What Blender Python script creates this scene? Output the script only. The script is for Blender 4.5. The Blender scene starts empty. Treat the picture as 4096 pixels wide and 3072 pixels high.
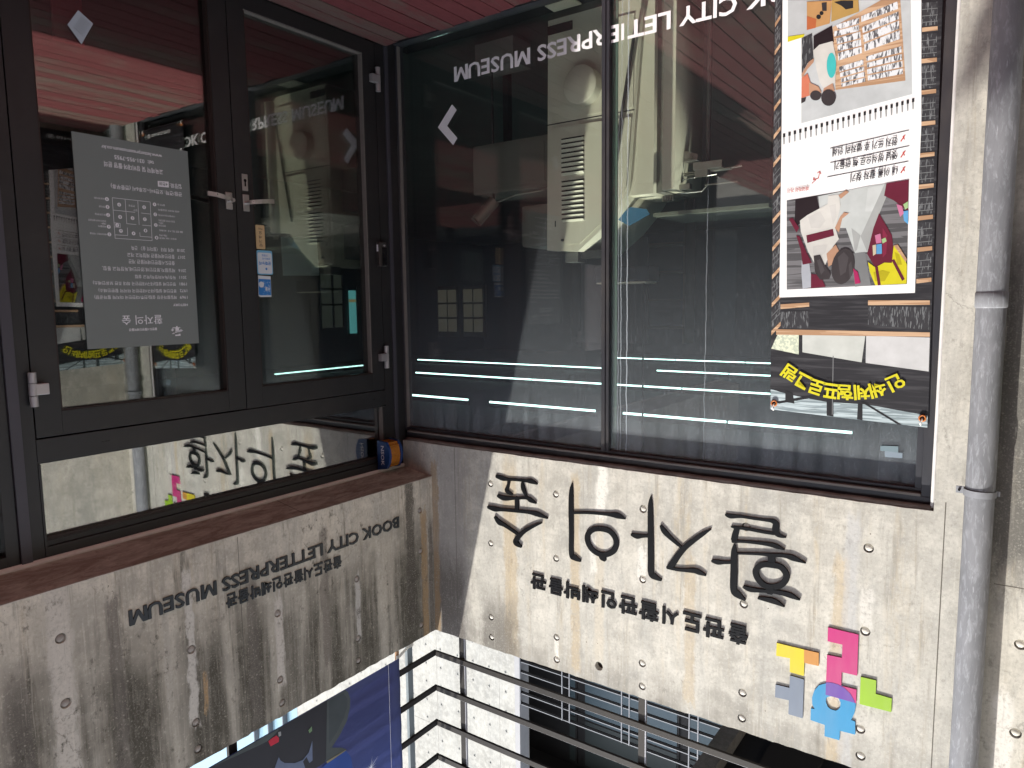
import bpy, bmesh, math, random
from mathutils import Vector, Matrix, Euler
random.seed(7)
SC = bpy.context.scene
COL = SC.collection

# ------------------------------------------------------------------ camera, sky, sun, exposure
cam_d = bpy.data.cameras.new("camera")
cam_d.sensor_width = 36.0
cam_d.lens = 2881.665 / 4096 * 36.0
cam_d.clip_start = 0.05
cam_d.clip_end = 400.0
cam = bpy.data.objects.new("camera", cam_d)
COL.objects.link(cam)
_r = Euler((math.radians(96.3166), math.radians(0.70258), math.radians(144.6674)), 'XYZ').to_matrix()
_r = _r @ Matrix.Rotation(math.pi, 3, 'Z')          # the photograph was taken with the phone upside down
cam.matrix_world = Matrix.Translation((3.07462, 3.41683, 1.6)) @ _r.to_4x4()
SC.camera = cam

SUN = Vector((-0.60, 1.0, 2.5)).normalized()          # direction towards the sun
world = bpy.data.worlds.new("World")
SC.world = world
world.use_nodes = True
wn = world.node_tree
wn.nodes.clear()
_o = wn.nodes.new('ShaderNodeOutputWorld')
_b = wn.nodes.new('ShaderNodeBackground')
_s = wn.nodes.new('ShaderNodeTexSky')
_s.sky_type = 'NISHITA'
_s.sun_disc = False
_s.sun_elevation = math.asin(SUN.z)
_s.sun_rotation = math.atan2(SUN.x, SUN.y)
_s.air_density = 1.0
_s.dust_density = 1.6
_s.ozone_density = 1.0
_b.inputs['Strength'].default_value = 0.15
_h = wn.nodes.new('ShaderNodeHueSaturation'); _h.inputs['Saturation'].default_value = 0.34
wn.links.new(_s.outputs[0], _h.inputs['Color']); wn.links.new(_h.outputs[0], _b.inputs['Color'])
wn.links.new(_b.outputs[0], _o.inputs['Surface'])
sun_d = bpy.data.lights.new("sun", 'SUN')
sun_d.energy = 2.75
sun_d.angle = math.radians(0.53)
sun_d.color = (1.0, 0.945, 0.86)
sun = bpy.data.objects.new("sun", sun_d)
COL.objects.link(sun)
sun.rotation_euler = (-SUN).to_track_quat('-Z', 'Y').to_euler()
sun.location = (-6, 10, 25)
SC.view_settings.view_transform = 'Standard'
SC.view_settings.look = 'None'
SC.view_settings.gamma = 1.0
SC.view_settings.use_curve_mapping = False
SC.view_settings.exposure = 1.78
SC.render.engine = 'CYCLES'
SC.cycles.use_denoising = True
SC.cycles.max_bounces = 8
SC.cycles.transparent_max_bounces = 24
SC.cycles.glossy_bounces = 5
SC.cycles.diffuse_bounces = 4
SC.cycles.sample_clamp_indirect = 4.0
SC.cycles.caustics_reflective = False
SC.cycles.caustics_refractive = False

# ------------------------------------------------------------------ node helpers
class NT:
    def __init__(s, name):
        s.m = bpy.data.materials.new(name)
        s.m.use_nodes = True
        s.t = s.m.node_tree
        s.t.nodes.clear()
        s.out = s.n('ShaderNodeOutputMaterial')
    def n(s, typ, **kw):
        nd = s.t.nodes.new(typ)
        for k, v in kw.items(): setattr(nd, k, v)
        return nd
    def put(s, sock, v):
        if v is None: return
        if hasattr(v, 'is_output') or isinstance(v, bpy.types.NodeSocket): s.t.links.new(v, sock)
        else:
            if isinstance(v, (tuple, list)) and len(v) == 3 and sock.type == 'RGBA': v = (*v, 1)
            sock.default_value = v
    def math(s, op, a, b=None, c=None, clamp=False):
        nd = s.n('ShaderNodeMath', operation=op, use_clamp=clamp)
        s.put(nd.inputs[0], a)
        if b is not None: s.put(nd.inputs[1], b)
        if c is not None: s.put(nd.inputs[2], c)
        return nd.outputs[0]
    def add(s, a, b): return s.math('ADD', a, b)
    def mul(s, a, b): return s.math('MULTIPLY', a, b)
    def sub(s, a, b): return s.math('SUBTRACT', a, b)
    def step(s, x, a, b, lo=0.0, hi=1.0):           # smooth step from a to b
        nd = s.n('ShaderNodeMapRange', interpolation_type='SMOOTHSTEP')
        s.put(nd.inputs['Value'], x)
        if a < b: v = (a, b, lo, hi)
        else: v = (b, a, hi, lo)
        for k, q in zip(('From Min', 'From Max', 'To Min', 'To Max'), v): nd.inputs[k].default_value = q
        return nd.outputs[0]
    def pos(s):
        if not hasattr(s, '_p'):
            g = s.n('ShaderNodeTexCoord')
            s._p = g.outputs['Object']
            x = s.n('ShaderNodeSeparateXYZ')
            s.t.links.new(s._p, x.inputs[0])
            s._xyz = x.outputs
        return s._p
    def xyz(s):
        s.pos(); return s._xyz
    def vec(s, x, y, z):
        nd = s.n('ShaderNodeCombineXYZ')
        for i, v in enumerate((x, y, z)): s.put(nd.inputs[i], v)
        return nd.outputs[0]
    def scaled(s, sx, sy, sz):
        nd = s.n('ShaderNodeVectorMath', operation='MULTIPLY')
        s.put(nd.inputs[0], s.pos()); nd.inputs[1].default_value = (sx, sy, sz)
        return nd.outputs[0]
    def noise(s, vec, scale=1.0, detail=4.0, rough=0.55, dist=0.0):
        nd = s.n('ShaderNodeTexNoise')
        s.put(nd.inputs['Vector'], vec)
        nd.inputs['Scale'].default_value = scale; nd.inputs['Detail'].default_value = detail
        nd.inputs['Roughness'].default_value = rough; nd.inputs['Distortion'].default_value = dist
        return nd.outputs['Fac']
    def voro(s, vec, scale, feature='F1', rnd=1.0):
        nd = s.n('ShaderNodeTexVoronoi', feature=feature)
        s.put(nd.inputs['Vector'], vec); nd.inputs['Scale'].default_value = scale
        nd.inputs['Randomness'].default_value = rnd
        return nd
    def mix(s, f, a, b, blend='MIX'):
        nd = s.n('ShaderNodeMix', data_type='RGBA', blend_type=blend)
        s.put(nd.inputs['Factor'], f)
        s.put(nd.inputs[6], a); s.put(nd.inputs[7], b)
        return nd.outputs[2]
    def bump(s, h, strength=0.4, dist=0.01, nrm=None):
        nd = s.n('ShaderNodeBump')
        s.put(nd.inputs['Height'], h); nd.inputs['Strength'].default_value = strength
        nd.inputs['Distance'].default_value = dist
        if nrm is not None: s.put(nd.inputs['Normal'], nrm)
        return nd.outputs[0]
    def bsdf(s, color, rough=0.8, metal=0.0, nrm=None, spec=0.3, **kw):
        nd = s.n('ShaderNodeBsdfPrincipled')
        s.put(nd.inputs['Base Color'], color); s.put(nd.inputs['Roughness'], rough)
        s.put(nd.inputs['Metallic'], metal); s.put(nd.inputs['Specular IOR Level'], spec)
        if nrm is not None: s.put(nd.inputs['Normal'], nrm)
        for k, v in kw.items(): s.put(nd.inputs[k.replace('_', ' ')], v)
        return nd.outputs[0]
    def done(s, sh):
        s.t.links.new(sh, s.out.inputs['Surface']); return s.m

def concrete(name, ax, base, dark, mold=0.0, top=None, bands=(), stain=0.5, warm=(0.50, 0.38, 0.20), grime=0.35, streakdark=0.5):
    m = NT(name)
    X, Y, Zc = m.xyz()
    h = {'x': X, 'y': Y}[ax]
    big = m.noise(m.pos(), 1.7, 5, 0.6)
    mid = m.noise(m.pos(), 9.0, 6, 0.65)
    fine = m.noise(m.pos(), 70.0, 4, 0.6)
    micro = m.noise(m.pos(), 320.0, 2, 0.5)
    st1 = m.noise(m.vec(m.mul(h, 14.0), 3.1, m.mul(Zc, 0.9)), 1.0, 5, 0.62, 0.25)
    st2 = m.noise(m.vec(m.mul(h, 5.0), 8.4, m.mul(Zc, 0.35)), 1.0, 3, 0.5, 0.2)
    st3 = m.noise(m.vec(m.mul(h, 34.0), 1.4, m.mul(Zc, 2.6)), 1.0, 4, 0.6)
    c = m.mix(m.step(big, 0.34, 0.62), tuple(v * 0.72 for v in base), base)
    med = m.noise(m.scaled(1, 1, 0.30), 5.0, 7, 0.75, 0.6)
    c = m.mix(m.mul(m.step(med, 0.50, 0.36), 0.5), c, tuple(v * f for v, f in zip(base, (0.60, 0.62, 0.66))))
    c = m.mix(m.mul(m.step(mid, 0.42, 0.62), 0.55), c, tuple(min(1, v * 1.26) for v in base))
    mot = m.noise(m.scaled(1, 1, 0.30), 30.0, 7, 0.80, 0.4)
    c = m.mix(m.mul(m.step(mot, 0.50, 0.36), 0.55), c, tuple(v * 0.66 for v in base))
    c = m.mix(m.mul(m.step(mot, 0.56, 0.68), 0.35), c, tuple(min(1, v * 1.35) for v in base))
    c = m.mix(m.mul(m.mul(m.step(st1, 0.50, 0.68), m.step(mot, 0.38, 0.58)), stain), c, warm)
    c = m.mix(m.mul(m.step(st2, 0.52, 0.40), 0.30 * stain + 0.1), c, tuple(v * f for v, f in zip(base, (0.72, 0.76, 0.82))))
    wob = m.mul(m.sub(m.noise(m.vec(m.mul(h, 6.0), 2.0, m.mul(Zc, 7.0)), 1.0, 3, 0.6), 0.5), 1.0)
    g = m.mul(m.step(st3, 0.47, 0.70), m.step(st1, 0.40, 0.62))
    g = m.mul(g, m.step(mid, 0.25, 0.62))
    c = m.mix(m.mul(g, streakdark), c, dark)
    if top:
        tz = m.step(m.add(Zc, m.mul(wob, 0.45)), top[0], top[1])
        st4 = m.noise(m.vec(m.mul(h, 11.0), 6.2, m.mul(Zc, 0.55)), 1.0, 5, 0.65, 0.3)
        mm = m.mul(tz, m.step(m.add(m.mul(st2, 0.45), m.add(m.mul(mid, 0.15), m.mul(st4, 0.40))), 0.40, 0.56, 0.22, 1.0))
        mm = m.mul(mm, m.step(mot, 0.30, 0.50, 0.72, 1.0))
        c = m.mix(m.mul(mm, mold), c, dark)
    for bd in bands:   # centre, half width, z0, z1, colour, amount, [wobble]
        cx, hw, z0, z1, col, amt = bd[:6]
        wb = bd[6] if len(bd) > 6 else 0.035
        d = m.math('ABSOLUTE', m.sub(m.add(h, m.mul(wob, wb)), cx))
        d = m.add(d, m.mul(m.sub(mot, 0.5), 0.13 * min(1.0, hw * 14)))
        d = m.add(d, m.mul(m.sub(fine, 0.5), 0.03 * min(1.0, hw * 16)))
        k = m.step(d, hw * 1.25, hw * 0.62)
        sf = 0.03 if hw < 0.045 else 0.16
        zz = m.add(Zc, m.mul(m.sub(mot, 0.5), 0.30 + sf))
        k = m.mul(k, m.step(zz, z0 - sf, z0 + sf))
        k = m.mul(k, m.step(zz, z1 + sf, z1 - sf))
        k = m.mul(k, m.step(m.add(m.mul(fine, 0.5), m.mul(mid, 0.5)), 0.34, 0.50, 0.55, 1.0))
        c = m.mix(m.mul(k, amt), c, col)
    hair = m.noise(m.vec(m.mul(h, 110.0), 4.4, m.mul(Zc, 3.0)), 1.0, 4, 0.65, 0.3)
    c = m.mix(m.mul(m.mul(m.step(hair, 0.55, 0.72), m.step(st1, 0.45, 0.60)), 0.40), c, tuple(v * 0.55 for v in base))
    c = m.mix(m.mul(m.mul(m.step(hair, 0.45, 0.30), m.step(st3, 0.50, 0.62)), 0.30), c, tuple(min(1, v * 1.45) for v in base))
    c = m.mix(m.mul(m.step(fine, 0.50, 0.30), 0.42), c, tuple(v * 0.55 for v in base))
    c = m.mix(m.mul(m.step(fine, 0.55, 0.72), 0.30), c, tuple(min(1, v * 1.4) for v in base))
    # blotches of grime
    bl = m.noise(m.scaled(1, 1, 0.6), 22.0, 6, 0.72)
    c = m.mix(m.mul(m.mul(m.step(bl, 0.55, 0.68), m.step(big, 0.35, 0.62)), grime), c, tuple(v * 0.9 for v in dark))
    c = m.mix(m.mul(m.sub(micro, 0.35), 0.35), c, tuple(v * 0.45 for v in base))
    # blow holes
    vo = m.voro(m.scaled(1, 1, 1.0), 42.0)
    size = m.sub(m.mul(m.step(mid, 0.42, 0.72), 0.17), 0.02)
    rnd = m.n('ShaderNodeSeparateColor'); m.t.links.new(vo.outputs['Color'], rnd.inputs[0])
    size = m.mul(size, m.step(rnd.outputs[0], 0.45, 0.95))
    pit = m.math('LESS_THAN', vo.outputs['Distance'], size)
    c = m.mix(m.mul(pit, 0.82), c, (0.045, 0.04, 0.035))
    ck = m.voro(m.pos(), 2.6, 'DISTANCE_TO_EDGE')
    wv = m.n('ShaderNodeVectorMath', operation='ADD'); m.put(wv.inputs[0], m.pos()); m.put(wv.inputs[1], m.vec(m.mul(m.sub(mid, 0.5), 0.12), m.mul(m.sub(mid, 0.5), 0.12), m.mul(m.sub(fine, 0.5), 0.05)))
    m.put(ck.inputs['Vector'], wv.outputs[0])
    crack = m.mul(m.step(ck.outputs['Distance'], 0.010, 0.003), m.step(big, 0.55, 0.62))
    c = m.mix(m.mul(crack, 0.5), c, tuple(v * 0.35 for v in base))
    hgt = m.add(m.mul(mid, 0.35), m.add(m.mul(fine, 0.22), m.mul(micro, 0.10)))
    hgt = m.sub(hgt, m.mul(pit, 0.6))
    nrm = m.bump(hgt, 0.55, 0.006)
    return m.done(m.bsdf(c, 0.88, 0, nrm, 0.25))

def plain(name, color, rough=0.6, metal=0.0, spec=0.4, vary=0.12, scale=30.0, bump=0.08, dust=0.0, dustcol=(0.30, 0.27, 0.24), stretch=(1, 1, 1)):
    m = NT(name)
    v = m.scaled(*stretch)
    n1 = m.noise(v, scale, 5, 0.6); n2 = m.noise(v, scale * 0.17, 4, 0.6)
    c = m.mix(m.mul(n1, vary), color, tuple(min(1.0, q * 1.9 + 0.01) for q in color))
    c = m.mix(m.mul(m.step(n2, 0.35, 0.7), vary), c, tuple(q * 0.55 for q in color))
    if dust: c = m.mix(m.mul(m.mul(m.step(n2, 0.42, 0.7), n1), dust), c, dustcol)
    rr = m.add(rough - 0.08, m.mul(n1, 0.16))
    return m.done(m.bsdf(c, rr, metal, m.bump(n1, bump, 0.002) if bump else None, spec))

def emitter(name, color, strength):
    m = NT(name)
    e = m.n('ShaderNodeEmission'); e.inputs[0].default_value = (*color, 1); e.inputs[1].default_value = strength
    return m.done(e.outputs[0])

def glass(name, tint=(0.80, 0.86, 0.83), boost=1.0, dirt=None, wobble=0.02):
    """window glass: transparent, with a Schlick mirror share, optionally with a coat of dirt"""
    m = NT(name)
    g = m.n('ShaderNodeNewGeometry')
    d = m.n('ShaderNodeVectorMath', operation='DOT_PRODUCT')
    m.t.links.new(g.outputs['Incoming'], d.inputs[0]); m.t.links.new(g.outputs['Normal'], d.inputs[1])
    cs = m.math('ABSOLUTE', d.outputs['Value'])
    f = m.math('POWER', m.sub(1.0, cs), 5.0)
    f = m.mul(m.add(0.04, m.mul(f, 0.96)), boost)
    f = m.math('MINIMUM', f, 1.0)
    tr = m.n('ShaderNodeBsdfTransparent'); tr.inputs[0].default_value = (*tint, 1)
    gl = m.n('ShaderNodeBsdfGlossy'); gl.inputs['Roughness'].default_value = 0.0
    gl.inputs['Color'].default_value = (1, 1, 1, 1)
    wv = m.noise(m.pos(), 2.3, 1, 0.5)
    m.put(gl.inputs['Normal'], m.bump(wv, wobble, 0.02))
    mx = m.n('ShaderNodeMixShader'); m.put(mx.inputs[0], f)
    m.t.links.new(tr.outputs[0], mx.inputs[1]); m.t.links.new(gl.outputs[0], mx.inputs[2])
    sh = mx.outputs[0]
    if dirt:
        df = m.n('ShaderNodeBsdfDiffuse'); df.inputs[0].default_value = (0.50, 0.56, 0.62, 1)
        m2 = m.n('ShaderNodeMixShader'); m.put(m2.inputs[0], dirt(m))
        m.t.links.new(sh, m2.inputs[1]); m.t.links.new(df.outputs[0], m2.inputs[2])
        sh = m2.outputs[0]
    return m.done(sh)

# ------------------------------------------------------------------ object helpers
def tag(o, label=None, cat=None, group=None, kind=None):
    if label: o['label'] = label
    if cat: o['category'] = cat
    if group: o['group'] = group
    if kind: o['kind'] = kind
    return o
def thing(name, label, cat, loc=(0, 0, 0), group=None):
    o = bpy.data.objects.new(name, None); COL.objects.link(o)
    o.location = loc; o.empty_display_size = 0.1
    return tag(o, label, cat, group)
def link(name, me, mat, parent=None, loc=None, kind=None):
    o = bpy.data.objects.new(name, me); COL.objects.link(o)
    if mat is not None:
        me.materials.clear(); me.materials.append(mat)
    if parent is not None:
        o.parent = parent
        p = parent; off = Vector()
        while p is not None: off += p.location; p = p.parent
        o.location = -off + (Vector(loc) if loc else Vector())
    elif loc: o.location = loc
    if kind: o['kind'] = kind
    return o
def bm_mesh(bm, name, smooth=False):
    me = bpy.data.meshes.new(name); bm.normal_update(); bm.to_mesh(me); bm.free()
    if smooth:
        for p in me.polygons: p.use_smooth = True
    return me
def add_box(bm, x0, x1, y0, y1, z0, z1, bev=0.0):
    v = [bm.verts.new((x, y, z)) for x in (x0, x1) for y in (y0, y1) for z in (z0, z1)]
    f = [bm.faces.new([v[i] for i in q]) for q in ((0, 1, 3, 2), (4, 6, 7, 5), (0, 4, 5, 1), (2, 3, 7, 6), (0, 2, 6, 4), (1, 5, 7, 3))]
    if bev > 0:
        es = list({e for q in f for e in q.edges})
        bmesh.ops.bevel(bm, geom=es, offset=bev, segments=2, affect='EDGES', profile=0.6)
def box(name, x0, x1, y0, y1, z0, z1, mat, parent=None, bev=0.0, kind=None):
    bm = bmesh.new(); add_box(bm, x0, x1, y0, y1, z0, z1, bev)
    bmesh.ops.recalc_face_normals(bm, faces=bm.faces)
    return link(name, bm_mesh(bm, name), mat, parent, kind=kind)
def boxes(name, L, mat, parent=None, bev=0.0, kind=None):
    bm = bmesh.new()
    for b in L: add_box(bm, *b, bev)
    bmesh.ops.recalc_face_normals(bm, faces=bm.faces)
    return link(name, bm_mesh(bm, name), mat, parent, kind=kind)
def add_tube(bm, pts, r, seg=12, caps=True):
    pts = [Vector(p) for p in pts]
    rs = r if isinstance(r, (list, tuple)) else [r] * len(pts)
    rings = []; up = None
    for i, p in enumerate(pts):
        d = (pts[min(i + 1, len(pts) - 1)] - pts[max(i - 1, 0)]).normalized()
        if up is None or abs(up.dot(d)) > 0.95: up = Vector((0, 0, 1)) if abs(d.z) < 0.9 else Vector((1, 0, 0))
        a = d.cross(up).normalized(); b = a.cross(d).normalized(); up = b
        rings.append([bm.verts.new(p + rs[i] * (math.cos(t) * a + math.sin(t) * b)) for t in (2 * math.pi * k / seg for k in range(seg))])
    for A_, B_ in zip(rings, rings[1:]):
        for k in range(seg): bm.faces.new((A_[k], A_[(k + 1) % seg], B_[(k + 1) % seg], B_[k]))
    if caps: bm.faces.new(rings[0][::-1]); bm.faces.new(rings[-1])
def tube(name, pts, r, mat, parent=None, seg=12, kind=None):
    bm = bmesh.new(); add_tube(bm, pts, r, seg)
    bmesh.ops.recalc_face_normals(bm, faces=bm.faces)
    me = bm_mesh(bm, name, True)
    try: me.set_sharp_from_angle(angle=math.radians(45))
    except Exception: pass
    return link(name, me, mat, parent, kind=kind)

# wall frames: u runs the way the writing reads, v up, n out of the wall
FA = (Vector((-1, 0, 0)), Vector((0, 0, 1)), Vector((0, 1, 0)))
FB = (Vector((0, 1, 0)), Vector((0, 0, 1)), Vector((1, 0, 0)))
def to_world(fr, off, u, v, n=0.0):
    return fr[0] * u + fr[1] * v + fr[2] * (n + off)
def sheet(name, fr, off, outer, holes=(), depth=0.0, mat=None, parent=None, kind=None):
    """a plate cut from an outline: outline points (u, v); front face at off, depth behind it"""
    cu = bpy.data.curves.new('tmp', 'CURVE'); cu.dimensions = '2D'; cu.fill_mode = 'BOTH'
    cu.extrude = depth / 2
    for ring in [outer, *holes]:
        s = cu.splines.new('POLY'); s.points.add(len(ring) - 1); s.use_cyclic_u = True
        for p, q in zip(s.points, ring): p.co = (q[0], q[1], 0, 1)
    o = bpy.data.objects.new('tmp', cu)
    me = bpy.data.meshes.new_from_object(o)
    bpy.data.objects.remove(o); bpy.data.curves.remove(cu)
    me.name = name
    for v in me.vertices: v.co = to_world(fr, off, v.co.x, v.co.y, v.co.z - depth / 2)
    bm = bmesh.new(); bm.from_mesh(me); bmesh.ops.remove_doubles(bm, verts=bm.verts, dist=1e-5)
    bmesh.ops.recalc_face_normals(bm, faces=bm.faces)
    if depth == 0:
        bm.normal_update()
        if bm.faces and sum((f.normal for f in bm.faces), Vector()).dot(fr[2]) < 0: bmesh.ops.reverse_faces(bm, faces=bm.faces)
    bm.to_mesh(me); bm.free()
    return link(name, me, mat, parent, kind=kind)
def circ(u, v, r, n=20): return [(u + r * math.cos(2 * math.pi * k / n), v + r * math.sin(2 * math.pi * k / n)) for k in range(n)]
_tc = {}
_fc = bpy.data.curves.new('tmp', 'FONT'); _fc.resolution_u = 2
_fo = bpy.data.objects.new('tmp', _fc)
_M = [(0, 0), (0, .729), (.20, .729), (.375, .30), (.55, .729), (.75, .729), (.75, 0), (.605, 0), (.605, .50), (.43, .085), (.32, .085), (.145, .50), (.145, 0)]
def m_glyph(depth):
    V = []; F = []
    n = len(_M); z0, z1 = (-0.5, 0.5) if depth else (0, 0)
    V = [Vector((x, y, z1)) for x, y in _M]
    F = [(0, 12, 11, 1), (1, 11, 2), (2, 11, 10, 3), (3, 10, 9, 4), (4, 9, 8), (4, 8, 5), (5, 8, 7, 6)]
    F = [(0, 1, 11, 12), (1, 2, 11), (2, 3, 10, 11), (3, 9, 10), (3, 4, 9), (4, 8, 9), (4, 5, 8), (5, 6, 7, 8)]
    F = [f[::-1] for f in F]
    if depth:
        V += [Vector((x, y, z0)) for x, y in _M]
        F += [tuple(i + n for i in f[::-1]) for f in F] + [(i, (i + 1) % n, (i + 1) % n + n, i + n) for i in range(n)]
    return V, F
def text_raw(body, bold, depth):
    key = (body, bold, depth)
    if key in _tc: return _tc[key]
    if body == 'M' and bold: _tc[key] = m_glyph(depth); return _tc[key]
    c = _fc; c.body = body; c.offset = bold
    c.extrude = 0.5 if depth else 0.0
    me = bpy.data.meshes.new_from_object(_fo)
    V = [v.co.copy() for v in me.vertices]; F = [tuple(p.vertices) for p in me.polygons]
    bpy.data.meshes.remove(me)
    _tc[key] = (V, F); return _tc[key]
def add_text(bm, fr, off, body, u0, u1, v0, v1, bold=0.0, depth=0.0, rot=0.0, slope=0.0):
    """writing fitted to the rectangle u0..u1, v0..v1; rot in degrees about its centre"""
    V, F = text_raw(body, bold, bool(depth))
    if not V: return
    xs = [v.x for v in V]; ys = [v.y for v in V]
    x0, x1, y0, y1 = min(xs), max(xs), min(ys), max(ys)
    cu, cv = (u0 + u1) / 2, (v0 + v1) / 2; c, s = math.cos(math.radians(rot)), math.sin(math.radians(rot))
    nv = []
    for v in V:
        a = (v.x - x0) / (x1 - x0) * (u1 - u0) + u0 - cu
        b = (v.y - y0) / (y1 - y0) * (v1 - v0) + v0 - cv + slope * a
        nv.append(bm.verts.new(to_world(fr, off, cu + c * a - s * b, cv + s * a + c * b, (v.z - 0.5) * depth if depth else 0)))
    for f in F:
        try: bm.faces.new([nv[i] for i in f])
        except ValueError: pass
def text(name, fr, off, body, u0, u1, v0, v1, mat, parent=None, **kw):
    bm = bmesh.new(); add_text(bm, fr, off, body, u0, u1, v0, v1, **kw)
    bmesh.ops.recalc_face_normals(bm, faces=bm.faces) if kw.get('depth') else None
    return link(name, bm_mesh(bm, name), mat, parent)
def copy_to(src, parent, delta):
    c = src.copy(); COL.objects.link(c)
    if parent is not None: c.parent = parent
    c.location = src.location + Vector(delta)
    return c

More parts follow.
